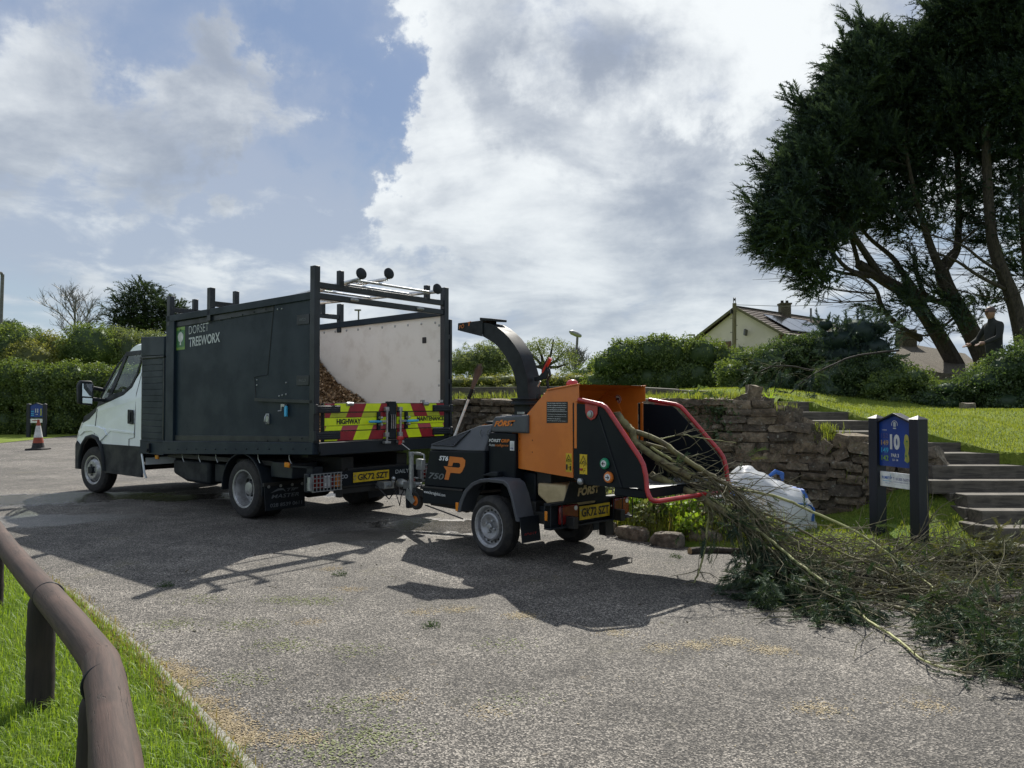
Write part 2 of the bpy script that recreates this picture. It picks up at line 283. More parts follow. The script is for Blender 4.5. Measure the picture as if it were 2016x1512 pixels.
# ------------------------------------------------------------------ building helpers
COL = S.collection
class MB:
    def __init__(s): s.v = []; s.f = []
    def add(s, vs, fs):
        o = len(s.v); s.v += [tuple(v) for v in vs]; s.f += [tuple(i + o for i in f) for f in fs]; return s
    def box(s, c, d, rot=None):
        hx, hy, hz = d[0] / 2, d[1] / 2, d[2] / 2
        vs = [Vector((x, y, z)) for x in (-hx, hx) for y in (-hy, hy) for z in (-hz, hz)]
        if rot is not None: vs = [rot @ v for v in vs]
        c = Vector(c)
        return s.add([v + c for v in vs], [(0, 1, 3, 2), (4, 6, 7, 5), (0, 4, 5, 1), (2, 3, 7, 6), (0, 2, 6, 4), (1, 5, 7, 3)])
    def bb(s, x0, x1, y0, y1, z0, z1): return s.box(((x0 + x1) / 2, (y0 + y1) / 2, (z0 + z1) / 2), (abs(x1 - x0), abs(y1 - y0), abs(z1 - z0)))
    def beam(s, p0, p1, w, h, up=(0, 0, 1)):
        p0, p1 = Vector(p0), Vector(p1); d = (p1 - p0).normalized(); r = d.cross(Vector(up))
        if r.length < 1e-4: r = d.cross(Vector((1, 0, 0)))
        r.normalize(); u = r.cross(d); a = r * w / 2; b = u * h / 2
        return s.add([p0 - a - b, p0 + a - b, p0 + a + b, p0 - a + b, p1 - a - b, p1 + a - b, p1 + a + b, p1 - a + b],
                     [(3, 2, 1, 0), (4, 5, 6, 7), (0, 1, 5, 4), (1, 2, 6, 5), (2, 3, 7, 6), (3, 0, 4, 7)])
    def tube(s, pts, r, n=8, caps=True, closed=False):
        pts = [Vector(p) for p in pts]; m = len(pts); rr = r if isinstance(r, (list, tuple)) else [r] * m
        ref = None; vs = []
        for i, p in enumerate(pts):
            d = (pts[min(i + 1, m - 1)] - pts[max(i - 1, 0)]).normalized() if not closed else (pts[(i + 1) % m] - pts[i - 1]).normalized()
            if ref is None:
                ref = d.cross(Vector((0, 0, 1)))
                if ref.length < .05: ref = d.cross(Vector((1, 0, 0)))
            ref = (ref - d * ref.dot(d)).normalized(); b = d.cross(ref)
            for k in range(n):
                a = 2 * math.pi * k / n; vs.append(p + (ref * math.cos(a) + b * math.sin(a)) * rr[i])
        fs = [(i * n + k, i * n + (k + 1) % n, (i + 1) * n + (k + 1) % n, (i + 1) * n + k) for i in range(m - 1) for k in range(n)]
        if closed: fs += [((m - 1) * n + k, (m - 1) * n + (k + 1) % n, (k + 1) % n, k) for k in range(n)]
        elif caps: fs += [tuple(range(n - 1, -1, -1)), tuple((m - 1) * n + k for k in range(n))]
        return s.add(vs, fs)
    def cyl(s, p0, p1, r0, r1=None, n=16): return s.tube([p0, p1], [r0, r0 if r1 is None else r1], n)
    def ext(s, poly, vec):
        n = len(poly); v = Vector(vec); p = [Vector(q) for q in poly]
        return s.add(p + [q + v for q in p], [tuple(range(n - 1, -1, -1)), tuple(range(n, 2 * n))] + [(i, (i + 1) % n, (i + 1) % n + n, i + n) for i in range(n)])
    def lathe(s, prof, o, ax, n=24, close=True):      # prof: (radius, height along axis)
        o, ax = Vector(o), Vector(ax).normalized(); a = ax.cross(Vector((0, 0, 1)))
        if a.length < .05: a = ax.cross(Vector((1, 0, 0)))
        a.normalize(); b = ax.cross(a); vs = []
        for r, h in prof:
            for k in range(n):
                t = 2 * math.pi * k / n; vs.append(o + ax * h + (a * math.cos(t) + b * math.sin(t)) * r)
        m = len(prof); fs = [(i * n + k, i * n + (k + 1) % n, (i + 1) * n + (k + 1) % n, (i + 1) * n + k) for i in range(m - 1) for k in range(n)]
        if close: fs += [tuple(range(n - 1, -1, -1)), tuple((m - 1) * n + k for k in range(n))]
        return s.add(vs, fs)
    def mesh(s, name, smooth=True, ang=35):
        me = bpy.data.meshes.new(name); me.from_pydata(s.v, [], s.f)
        import bmesh
        bm = bmesh.new(); bm.from_mesh(me); bmesh.ops.recalc_face_normals(bm, faces=bm.faces); bm.to_mesh(me); bm.free()
        if smooth:
            me.polygons.foreach_set('use_smooth', [True] * len(me.polygons)); me.set_sharp_from_angle(angle=R(ang))
        return me
    def parts(s):                                    # connected pieces, one MB each
        par = list(range(len(s.v)))
        def fd(i):
            while par[i] != i: par[i] = par[par[i]]; i = par[i]
            return i
        for f in s.f:
            for i in f[1:]: par[fd(i)] = fd(f[0])
        g = {}
        for f in s.f: g.setdefault(fd(f[0]), []).append(f)
        out = []
        for fs in g.values():
            ids = sorted({i for f in fs for i in f}); mp = {i: k for k, i in enumerate(ids)}; q = MB(); q.v = [s.v[i] for i in ids]; q.f = [tuple(mp[i] for i in f) for f in fs]; out.append(q)
        return out
    def each(s, name, mat, parent=None, **kw):        # every connected piece an object of its own
        return [q.build(name, mat, parent, **kw) for q in s.parts()]
    def stuff(s, name, mat, parent=None, **kw):
        o = s.build(name, mat, parent, **kw); o['kind'] = 'stuff'; return o
    def build(s, name, mat, parent=None, bevel=0, smooth=True, ang=35, loc=None, segs=2):
        o = bpy.data.objects.new(name, s.mesh(name, smooth, ang)); COL.objects.link(o)
        o.data.materials.append(MT[mat] if isinstance(mat, str) else mat)
        if parent is not None: o.parent = parent
        if loc is not None: o.location = loc
        if bevel:
            b = o.modifiers.new('bevel', 'BEVEL'); b.width = bevel; b.segments = segs; b.limit_method = 'ANGLE'; b.angle_limit = R(40)
            b.harden_normals = False
        return o
def tag(o, label=None, cat=None, group=None, kind=None):
    if label: o['label'] = label
    if cat: o['category'] = cat
    if group: o['group'] = group
    if kind: o['kind'] = kind
    return o
def thing(name, label, cat, loc=(0, 0, 0), rz=0, group=None):
    o = bpy.data.objects.new(name, None); COL.objects.link(o); o.location = loc; o.rotation_euler = (0, 0, rz); o.empty_display_size = .2
    return tag(o, label, cat, group)
def sub(name, parent, loc=(0, 0, 0), rot=(0, 0, 0)):
    o = bpy.data.objects.new(name, None); COL.objects.link(o); o.parent = parent; o.location = loc; o.rotation_euler = rot; return o
def npmesh(name, V, Fc, mat, parent=None, rnd=None, smooth=False):
    V = np.asarray(V, np.float32); Fc = np.asarray(Fc, np.int32); k = Fc.shape[1]
    me = bpy.data.meshes.new(name)
    me.vertices.add(len(V)); me.vertices.foreach_set('co', V.ravel())
    me.loops.add(Fc.size); me.loops.foreach_set('vertex_index', Fc.ravel())
    me.polygons.add(len(Fc)); me.polygons.foreach_set('loop_start', np.arange(0, Fc.size, k, dtype=np.int32))
    if smooth: me.polygons.foreach_set('use_smooth', np.ones(len(Fc), bool))
    me.update(calc_edges=True)
    if rnd is not None:
        a = me.attributes.new('rnd', 'FLOAT', 'POINT'); a.data.foreach_set('value', np.asarray(rnd, np.float32))
    me.materials.append(MT[mat] if isinstance(mat, str) else mat)
    o = bpy.data.objects.new(name, me); COL.objects.link(o)
    if parent is not None: o.parent = parent
    return o
def frames(d, roll=None):
    """rotation matrices whose first column is d (N,3)"""
    d = d / np.linalg.norm(d, axis=1, keepdims=True); n = len(d)
    up = np.tile([0., 0., 1.], (n, 1)); bad = np.abs(d[:, 2]) > .97; up[bad] = [1., 0., 0.]
    s = np.cross(up, d); s /= np.linalg.norm(s, axis=1, keepdims=True); u = np.cross(d, s)
    if roll is not None:
        c, q = np.cos(roll)[:, None], np.sin(roll)[:, None]; s, u = s * c + u * q, u * c - s * q
    return np.stack([d, s, u], axis=2)
def scatter(T, TF, pos, rot, scl):
    """copies of a template merged into one vertex / face array"""
    n, k = len(pos), len(T)
    P = np.einsum('nij,kj->nki', rot, T) * np.asarray(scl).reshape(n, 1, -1) + pos[:, None, :]
    Fc = (TF[None] + (np.arange(n) * k)[:, None, None]).reshape(-1, TF.shape[1])
    return P.reshape(-1, 3), Fc
def leaf_template(n, seed, ln=.3, wd=.13, spread=.6):
    """a loose clump of leaves, one triangle each"""
    r = np.random.default_rng(seed); V = []; Fc = []
    for i in range(n):
        d = r.normal(size=3); d /= np.linalg.norm(d); o = r.uniform(-spread, spread, 3)
        s = np.cross(d, r.normal(size=3)); s /= np.linalg.norm(s)
        b = len(V); L = ln * r.uniform(.7, 1.3); w = wd * r.uniform(.7, 1.2)
        V += [o - s * w, o + d * L, o + s * w]; Fc.append((b, b + 1, b + 2))
    return np.array(V), np.array(Fc)
def leaf4_template(n, seed, ln=.5, wd=.2, spread=.6):
    """a few larger pointed leaves for plants seen close by"""
    r = np.random.default_rng(seed); V = []; Fc = []
    for i in range(n):
        d = r.normal(size=3); d /= np.linalg.norm(d); o = r.uniform(-spread, spread, 3)
        s = np.cross(d, r.normal(size=3)); s /= np.linalg.norm(s)
        b = len(V); L = ln * r.uniform(.7, 1.3); w = wd * r.uniform(.7, 1.2)
        V += [o, o + d * L * .5 + s * w, o + d * L, o + d * L * .5 - s * w]; Fc.append((b, b + 1, b + 2, b + 3))
    return np.array(V), np.array(Fc)
def spray_template(n, seed, droop=.25, flat=.35, w=.05, ll=.30):
    """a feathery conifer spray along +x, length 1"""
    r = np.random.default_rng(seed); V = []; Fc = []
    for i in range(n):
        t = i / n; x = t * .85; L = (ll - ll * .5 * t) * r.uniform(.7, 1.3); sg = 1 if i % 2 else -1
        a = r.uniform(.3, .85); o = np.array([x, 0, -droop * t * t])
        d = np.array([math.cos(a), sg * math.sin(a), r.normal() * flat]); d /= np.linalg.norm(d)
        nn = np.cross(d, [r.normal() * .5, r.normal() * .5, 1]); nn /= np.linalg.norm(nn)
        b = len(V); V += [o - nn * w, o + d * L, o + nn * w]; Fc.append((b, b + 1, b + 2))
    return np.array(V), np.array(Fc)
LT = leaf_template(13, 1); LT2 = leaf_template(18, 2, .24, .10, .6); LQ = leaf4_template(7, 5)
SPT = spray_template(24, 3, w=.034, ll=.30); SPF = spray_template(30, 4, w=.022, ll=.30)
def ball(n):
    v = rng.normal(size=(n, 3)); return v / np.linalg.norm(v, axis=1, keepdims=True)
def txt(parent, s, o, right, up, w, h, mat, bold=0.0, shear=0.0, name='lettering', depth=.0015):
    cu = bpy.data.curves.new('t', 'FONT'); cu.body = s; cu.size = 1; cu.offset = bold; cu.shear = shear; cu.resolution_u = 3
    ob = bpy.data.objects.new('t', cu); COL.objects.link(ob)
    bpy.context.view_layer.update(); me = bpy.data.meshes.new_from_object(ob); bpy.data.objects.remove(ob)
    if not len(me.vertices): return None
    co = np.empty(len(me.vertices) * 3, np.float32); me.vertices.foreach_get('co', co); co = co.reshape(-1, 3)
    mn, mx = co.min(0), co.max(0)
    r, u = Vector(right).normalized(), Vector(up).normalized(); n = r.cross(u)
    X = (co[:, 0] - mn[0]) / (mx[0] - mn[0]) * w; Z = (co[:, 1] - mn[1]) / (mx[1] - mn[1]) * h
    P = np.array(o)[None] + X[:, None] * np.array(r)[None] + Z[:, None] * np.array(u)[None] + np.array(n)[None] * depth
    me.vertices.foreach_set('co', P.astype(np.float32).ravel()); me.update()
    ob = bpy.data.objects.new(name, me); COL.objects.link(ob); me.materials.clear(); me.materials.append(MT[mat]); ob.parent = parent
    return ob
def tree_copy(o, parent=None, children=True):
    c = o.copy(); COL.objects.link(c)
    if parent is not None: c.parent = parent
    if children:
        for ch in list(o.children): tree_copy(ch, c)
    return c
# ================================================================== the setting
def struct(o): o['kind'] = 'structure'; return o
def asphalt():
    m, t, b = newmat('worn_asphalt')
    co = nd(t, 'ShaderNodeTexCoord').outputs['Object']
    v1 = nd(t, 'ShaderNodeTexVoronoi', i_Scale=135.0, feature='F1'); t.links.new(co, v1.inputs['Vector'])
    sc = nd(t, 'ShaderNodeSeparateColor'); t.links.new(v1.outputs['Color'], sc.inputs[0])
    cr = nd(t, 'ShaderNodeValToRGB'); t.links.new(sc.outputs[0], cr.inputs[0]); el = cr.color_ramp.elements
    for p, c in ((0, (.020, .0185, .017)), (.34, (.044, .040, .036)), (.60, (.112, .102, .089)), (.85, (.24, .219, .19)), (1, (.385, .35, .305))):
        e = el.new(p) if p not in (0, 1) else el[0 if p == 0 else -1]; e.color = (*c, 1)
    v1.inputs['Randomness'].default_value = 1
    big = nd(t, 'ShaderNodeTexNoise', i_Scale=.55, i_Detail=6, i_Roughness=.65); t.links.new(co, big.inputs['Vector'])
    med = nd(t, 'ShaderNodeTexNoise', i_Scale=3.1, i_Detail=7, i_Roughness=.7); t.links.new(co, med.inputs['Vector'])
    vm = nd(t, 'ShaderNodeVectorMath', operation='SCALE'); t.links.new(cr.outputs[0], vm.inputs[0])
    t.links.new(mth(t, 'MULTIPLY', smooth(t, big.outputs[0], .3, .7, .62, 1.28), smooth(t, med.outputs[0], .32, .72, .74, 1.24)), vm.inputs['Scale'])
    col = vm.outputs[0]
    dust = nd(t, 'ShaderNodeTexNoise', i_Scale=1.3, i_Detail=9, i_Roughness=.74); t.links.new(co, dust.inputs['Vector'])
    col = mixc(t, smooth(t, dust.outputs[0], .56, .74, 0, .5), col, (.135, .122, .06))
    mp = nd(t, 'ShaderNodeMapping'); mp.inputs['Location'].default_value = (5, 9, 0); t.links.new(co, mp.inputs[0])
    saw = nd(t, 'ShaderNodeTexNoise', i_Scale=2.3, i_Detail=9, i_Roughness=.7); t.links.new(mp.outputs[0], saw.inputs['Vector'])
    col = mixc(t, smooth(t, saw.outputs[0], .635, .73, 0, .62), col, (.25, .19, .11))
    wet = None
    wn = nd(t, 'ShaderNodeTexNoise', i_Scale=1.6, i_Detail=7, i_Roughness=.7); t.links.new(co, wn.inputs['Vector'])
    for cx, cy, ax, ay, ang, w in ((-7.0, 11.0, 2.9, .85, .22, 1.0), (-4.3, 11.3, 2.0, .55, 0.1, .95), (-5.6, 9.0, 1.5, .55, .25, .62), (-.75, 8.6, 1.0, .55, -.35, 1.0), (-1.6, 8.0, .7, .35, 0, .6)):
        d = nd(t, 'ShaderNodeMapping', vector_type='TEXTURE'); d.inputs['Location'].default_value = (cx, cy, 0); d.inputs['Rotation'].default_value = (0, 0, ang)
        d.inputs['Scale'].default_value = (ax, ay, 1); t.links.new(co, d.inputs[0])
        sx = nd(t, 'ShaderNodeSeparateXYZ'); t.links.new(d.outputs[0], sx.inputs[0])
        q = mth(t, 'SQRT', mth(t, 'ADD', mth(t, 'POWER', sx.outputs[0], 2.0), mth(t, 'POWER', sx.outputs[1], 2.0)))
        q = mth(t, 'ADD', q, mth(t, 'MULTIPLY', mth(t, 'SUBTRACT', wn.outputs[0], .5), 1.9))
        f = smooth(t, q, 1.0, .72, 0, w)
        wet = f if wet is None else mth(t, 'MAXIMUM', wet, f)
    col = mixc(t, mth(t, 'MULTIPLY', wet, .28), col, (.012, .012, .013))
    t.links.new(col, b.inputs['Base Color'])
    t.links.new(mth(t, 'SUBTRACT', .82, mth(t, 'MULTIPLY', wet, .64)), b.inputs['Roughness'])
    h = mth(t, 'ADD', v1.outputs['Distance'], mth(t, 'MULTIPLY', med.outputs[0], .5))
    bp = nd(t, 'ShaderNodeBump', i_Distance=.007); t.links.new(h, bp.inputs['Height']); t.links.new(bp.outputs[0], b.inputs['Normal'])
    t.links.new(mth(t, 'SUBTRACT', .8, mth(t, 'MULTIPLY', wet, .64)), bp.inputs['Strength'])
    return m
def turf(name, c1, c2, c3):
    m, t, b = newmat(name); b.inputs['Roughness'].default_value = .9; b.inputs['Specular IOR Level'].default_value = .2
    co = nd(t, 'ShaderNodeTexCoord').outputs['Object']
    n = nd(t, 'ShaderNodeTexNoise', i_Scale=1.1, i_Detail=9, i_Roughness=.72); t.links.new(co, n.inputs['Vector'])
    n2 = nd(t, 'ShaderNodeTexNoise', i_Scale=26, i_Detail=6, i_Roughness=.7); t.links.new(co, n2.inputs['Vector'])
    col = mixc(t, smooth(t, n.outputs[0], .36, .66), c1, c2); col = mixc(t, smooth(t, n2.outputs[0], .42, .68, 0, .75), col, c3)
    t.links.new(col, b.inputs['Base Color'])
    bp = nd(t, 'ShaderNodeBump', i_Strength=.9, i_Distance=.05); t.links.new(n2.outputs[0], bp.inputs['Height']); t.links.new(bp.outputs[0], b.inputs['Normal'])
    return m
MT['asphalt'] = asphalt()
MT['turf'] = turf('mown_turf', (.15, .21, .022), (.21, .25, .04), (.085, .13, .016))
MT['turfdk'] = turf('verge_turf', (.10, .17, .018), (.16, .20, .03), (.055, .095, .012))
def sheet(name, poly, z, mat): return struct(MB().add([(x, y, z) for x, y in poly], [tuple(range(len(poly)))]).build(name, mat, smooth=False))
# ground to the horizon: grass
n = 48; gv = [(0, 0, -.05)] + [(900 * math.cos(2 * math.pi * i / n), 900 * math.sin(2 * math.pi * i / n), -.05) for i in range(n)]
struct(MB().add(gv, [(0, i + 1, (i + 1) % n + 1) for i in range(n)]).build('ground', 'turf', smooth=False))
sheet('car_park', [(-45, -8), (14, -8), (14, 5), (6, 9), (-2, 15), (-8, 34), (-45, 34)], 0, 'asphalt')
EDGE = [(-.2, 1.75), (-1.01, 2.94), (-2.02, 4.23), (-3.05, 5.42), (-4.6, 6.95), (-7.2, 9.6), (-12, 14)]      # grass edge by the rail
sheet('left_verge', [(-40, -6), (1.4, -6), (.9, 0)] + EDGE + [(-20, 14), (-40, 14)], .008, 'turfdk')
sheet('far_lawn', [(-16, 18), (-17.2, 25.8), (-18.2, 32.2), (-13, 32.0), (-5, 31.5), (-5, 60), (-90, 60), (-90, 18)], .012, 'turf')
k = MB()
for a, b in zip(EDGE[:4], EDGE[1:5]): k.beam((*a, .0), (*b, .0), .05, .05)
struct(k.build('kerb', 'concrete', bevel=.006))

# --- the bank on the right
BK = [(-14, 28), (-2.6, 14.6), (-.3, 10.2), (.45, 8.95), (.99, 8.35), (1.22, 7.72), (1.65, 7.36), (1.99, 7.19), (2.6, 6.7), (3.68, 5.65), (5.5, 4.1), (9, 1.0)]
WALL = [(-2.6, 13.3), (-.9, 12.4), (1.6, 10.1), (2.6, 9.4), (3.3, 9.1), (4.45, 8.15)]
def resample(poly, n):
    P = np.array(poly, float); d = np.r_[0, np.cumsum(np.hypot(*np.diff(P, axis=0).T))]; s = np.linspace(0, d[-1], n)
    return np.c_[np.interp(s, d, P[:, 0]), np.interp(s, d, P[:, 1])]
def sstep(x, a, b): t = np.clip((x - a) / (b - a), 0, 1); return t * t * (3 - 2 * t)
def verge_h(x, y):
    x, y = np.asarray(x, float), np.asarray(y, float)
    return .03 + .04 * sstep(y, 6, 9) + .50 * sstep(x, 3.55, 4.45) * sstep(y, 6.5, 8.2) + .015 * np.sin(x * 5 + y * 3)
A = resample(BK, 90); B = resample([(-16, 30), (-4, 15.6)] + WALL + [(5.2, 7.8), (6.5, 7.0), (9, 5)], 90); rows = 40
V = []
for i in range(rows):
    f = i / (rows - 1); p = A * (1 - f) + B * f; z = verge_h(p[:, 0], p[:, 1])
    if i == 0: z = z * 0 - .01
    V.append(np.c_[p, z])
V = np.concatenate(V); Fq = np.array([(r * 90 + c, r * 90 + c + 1, (r + 1) * 90 + c + 1, (r + 1) * 90 + c) for r in range(rows - 1) for c in range(89)])
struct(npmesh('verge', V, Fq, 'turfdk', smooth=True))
CP = np.array([(2.7, 10.9, 1.5), (3.5, 10.2, 1.49), (3.9, 9.85, 1.39), (4.22, 9.55, 1.265), (4.4, 9.25, 1.165), (4.74, 8.95, 1.05), (5.08, 8.65, .935), (5.32, 8.35, .835), (6.25, 8.0, .72), (6.2, 6.5, .12), (6.3, 5.5, .03), (9, 5, .1),
               (4.57, 16, 1.66), (8, 12.3, 1.25), (-3, 15, 1.58), (0, 14, 1.58), (1.9, 12, 1.58), (-1, 12.7, 1.38), (1.7, 10.4, 1.38), (2.6, 9.7, 1.38), (3.1, 9.6, 1.36), (0, 30, 1.2), (15, 45, 3.0), (8, 17, 1.55), (10, 8, .66), (12, 14, 1.3), (20, 30, 2.3),
               (-10, 30, .6), (6, 60, 2.5), (40, 60, 4), (30, 10, 1.0), (14, 4, .2), (7, 10, 1.02), (6, 10.5, 1.18)])
def hill_h(x, y):
    x, y = np.atleast_1d(np.asarray(x, float)), np.atleast_1d(np.asarray(y, float))
    d2 = (x[:, None] - CP[None, :, 0]) ** 2 + (y[:, None] - CP[None, :, 1]) ** 2 + .05
    w = d2 ** -1.6; return (w * CP[None, :, 2]).sum(1) / w.sum(1)
def hill(x, y): return float(hill_h(x, y)[0])
# sheet behind the wall and right of the steps: left / front rim follows the wall and the steps
RIM = [(-3.0, 13.7), (-.9, 12.55), (1.65, 10.3), (2.65, 9.62), (3.2, 9.45), (3.46, 10.2), (3.46, 9.88), (3.82, 9.80), (3.84, 9.56), (4.17, 9.5), (4.18, 9.27), (4.33, 9.2), (4.35, 8.97), (4.69, 8.9), (4.71, 8.67), (5.03, 8.6), (5.05, 8.38), (5.27, 8.30), (5.35, 8.05), (6.2, 7.98), (6.28, 7.5), (6.3, 5.3), (9, 2)]
FAR = [(-9, 48), (-2, 60), (6, 62), (14, 62), (26, 60), (44, 55), (50, 40), (52, 28), (50, 16), (46, 6), (40, 0)]
A = resample(RIM, 220); B = resample(FAR, 220); rows = 70; V = []
for i in range(rows):
    f = (i / (rows - 1)) ** 2.1; p = A * (1 - f) + B * f; V.append(np.c_[p, hill_h(p[:, 0], p[:, 1])])
V.insert(0, np.c_[A, hill_h(A[:, 0], A[:, 1]) - .45]); rows += 1
V = np.concatenate(V); Fq = np.array([(r * 220 + c, r * 220 + c + 1, (r + 1) * 220 + c + 1, (r + 1) * 220 + c) for r in range(rows - 1) for c in range(219)])
struct(npmesh('hill_lawn', V, Fq, 'turf', smooth=True))

# --- stone retaining wall: every stone its own piece
def rock_mesh(name, seed, rough=.1, sub=2, shape=.5):
    import bmesh
    r = random.Random(seed); bm = bmesh.new(); bmesh.ops.create_cube(bm, size=1.0)
    bmesh.ops.subdivide_edges(bm, edges=bm.edges, cuts=1, use_grid_fill=True)
    for v in bm.verts:
        q = v.co.copy(); l = q.length
        rd = q.normalized() * .62; v.co = q.lerp(rd, shape * .45) + Vector([r.uniform(-rough, rough) for _ in range(3)])
    me = bpy.data.meshes.new(name); bm.to_mesh(me); bm.free()
    me.polygons.foreach_set('use_smooth', [True] * len(me.polygons)); me.set_sharp_from_angle(angle=R(28)); me.materials.append(MT['stone']); return me
STONES = [rock_mesh('stone', 30 + i, .085, shape=.22) for i in range(14)]
wall = thing('stone_wall', 'old dry stone retaining wall holding back the bank behind the wood chipper', 'wall', (2.6, 9.4, 0))
WP = resample(WALL[1:], 400); WD = np.r_[0, np.cumsum(np.hypot(*np.diff(WP, axis=0).T))]; WL = WD[-1]
def wall_pt(s): return np.interp(s, WD, WP[:, 0]), np.interp(s, WD, WP[:, 1])
def wall_top(s):
    x, y = wall_pt(s); return float(np.interp(x, [-3, 3.0, 3.2, 3.35, 3.5, 3.7, 3.9, 4.1, 4.3, 4.46], [1.37, 1.38, 1.33, 1.24, 1.08, .94, .86, .73, .62, .52]))
z = .0; course = 0; nst = 0
while z < 1.40:
    h = random.uniform(.085, .135); s = random.uniform(-.1, .1)
    while s < WL:
        w = random.uniform(.15, .36); sm = min(s + w / 2, WL); x, y = wall_pt(sm); x2, y2 = wall_pt(min(sm + .05, WL)); x1, y1 = wall_pt(max(sm - .05, 0))
        top = wall_top(sm) - .03; left = s < 2.6
        if z + h * .55 < top and not (left and z < .62) and not (s > 2.4 and s < 4.4 and z < .25):
            a = math.atan2(y2 - y1, x2 - x1); hh = h * random.uniform(.86, 1.0)
            o = bpy.data.objects.new('stone', random.choice(STONES)); COL.objects.link(o); o.parent = wall
            jut = random.uniform(-.025, .02)
            rough = x > 3.25 and z + h > top - .16
            o.location = (x - 2.6 + jut * math.sin(a) * 1, y - 9.4 + .10 - jut, z + h / 2 + verge_h(x, y) * .6)
            tilt = random.uniform(-.05, .05) if not rough else random.uniform(-.6, .6)
            o.rotation_euler = (random.uniform(-.06, .06), tilt, a + random.uniform(-.05, .05)); o.scale = (w * .97, .30, hh * (1.0 if not rough else 1.35)); nst += 1
        s += w
    z += h
s = 0
while s < 4.55:                                      # flat capping stones
    w = random.uniform(.25, .46); x, y = wall_pt(s + w / 2); x2, y2 = wall_pt(s + w); x1, y1 = wall_pt(s)
    o = bpy.data.objects.new('capping_stone', random.choice(STONES)); COL.objects.link(o); o.parent = wall
    o.location = (x - 2.6, y - 9.4 + .12, 1.385 + random.uniform(-.012, .02)); o.rotation_euler = (random.uniform(-.08, .08), random.uniform(-.06, .06), math.atan2(y2 - y1, x2 - x1) + random.uniform(-.1, .1))
    o.scale = (w, .40, random.uniform(.05, .085)); s += w
for px, py, sc, rt in ((1482, 783, (.16, .18, .30), .12), (1466, 790, (.22, .2, .14), -.5), (1508, 797, (.13, .16, .18), .3), (1556, 822, (.2, .2, .22), .2), (1535, 815, (.15, .2, .17), .6), (1601, 853, (.13, .16, .22), -.2), (1585, 840, (.14, .18, .16), .3),
                       (1672, 890, (.13, .16, .20), .1), (1701, 897, (.15, .16, .25), -.1), (1640, 880, (.16, .2, .15), .4), (1838, 962, (.16, .2, .16), .3), (1740, 925, (.2, .2, .16), .2), (1780, 935, (.22, .2, .15), -.2)):
    p = at(px, py, float(np.interp(px, [1440, 1557, 1835], [9.45, 9.2, 8.3]))); o = bpy.data.objects.new('stone', random.choice(STONES)); COL.objects.link(o); o.parent = wall
    o.location = p - Vector((2.6, 9.4, 0)); o.scale = sc; o.rotation_euler = (random.uniform(-.2, .2), rt, random.uniform(-.4, .4))
co = MB(); N = 60
fr = [wall_pt(WL * i / (N - 1)) for i in range(N)]; tops = [wall_top(WL * i / (N - 1)) - .035 for i in range(N)]
vs = []
for (x, y), tz in zip(fr, tops): vs += [(x - 2.6, y - 9.4 - .022, -.1), (x - 2.6, y - 9.4 - .022, tz), (x - 2.6 + .12, y - 9.4 + .5, tz), (x - 2.6 + .12, y - 9.4 + .5, -.1)]
co.add(vs, [(i * 4 + j, i * 4 + (j + 1) % 4, i * 4 + 4 + (j + 1) % 4, i * 4 + 4 + j) for i in range(N - 1) for j in range(4)] + [(0, 1, 2, 3), (N * 4 - 4, N * 4 - 3, N * 4 - 2, N * 4 - 1)])
co.build('wall_core', 'mortar', wall)
print('stones', nst)

# --- timber sleeper steps
def sleeper(p0, p1, w, h, parent, bev=.008, name='sleeper'):
    p0, p1 = Vector(p0), Vector(p1); L = (p1 - p0).length
    o = MB().box((L / 2, 0, 0), (L, w, h)).build(name, 'sleeper', parent, bevel=bev)
    d = (p1 - p0).normalized(); o.rotation_euler = (random.uniform(-.02, .02), -math.asin(d.z), math.atan2(d.y, d.x)); o.location = p0; return o
steps = thing('timber_steps', 'weathered timber sleeper steps climbing the bank beside the stone wall', 'steps', (0, 0, 0))
ST = [(1076, 4.22, 6.6), (1039, 4.24, 6.6), (1005, 4.33, 6.6), (974, 4.36, 6.6), (946, 4.2, 6.5), (917, 4.36, 6.3), (892, 4.38, 5.30), (871, 4.08, 5.06), (849, 3.80, 4.72), (828, 3.46, 4.36), (811, 3.25, 4.20), (791, 3.05, 3.86), (776, 2.5, 3.5)]
for i, (py, x0, x1) in enumerate(ST):
    Y = 6.5 + .3 * i; zt = EYE - (py - HZ) * Y / F; hh = .135
    cut = None
    sleeper((x0 + random.uniform(-.03, .03), Y + .11, zt - hh / 2), (x1, Y + .11, zt - hh / 2), .22, hh, steps)
    if 1 <= i <= 4: sleeper((x0 - .02, Y + .37, zt - hh / 2 - .006), (x0 + .34, Y + .37, zt - hh / 2 - .006), .26, hh - .01, steps)      # return piece on the left
soil = MB()
for i, (py, x0, x1) in enumerate(ST):
    Y = 6.5 + .3 * i; zt = EYE - (py - HZ) * Y / F; soil.bb(x0 + .05, x1 - .02, Y + .2, Y + .62, -.1, zt - .02)
soil.build('step_infill', 'soil', steps)
edging = thing('timber_edging', 'grey timber sleeper edging along the top of the bank above the stone wall', 'edging', (0, 0, 0))
EP = [(-2.2, 13.9), (-.2, 12.95), (1.9, 11.5), (2.35, 11.0), (2.75, 10.75)]
for (a, b), (za, zb) in zip(zip(EP[:-1], EP[1:]), ((1.62, 1.625), (1.625, 1.62), (1.60, 1.56), (1.55, 1.53))):
    sleeper((*a, za - .1), (*b, zb - .1), .13, .22, edging)
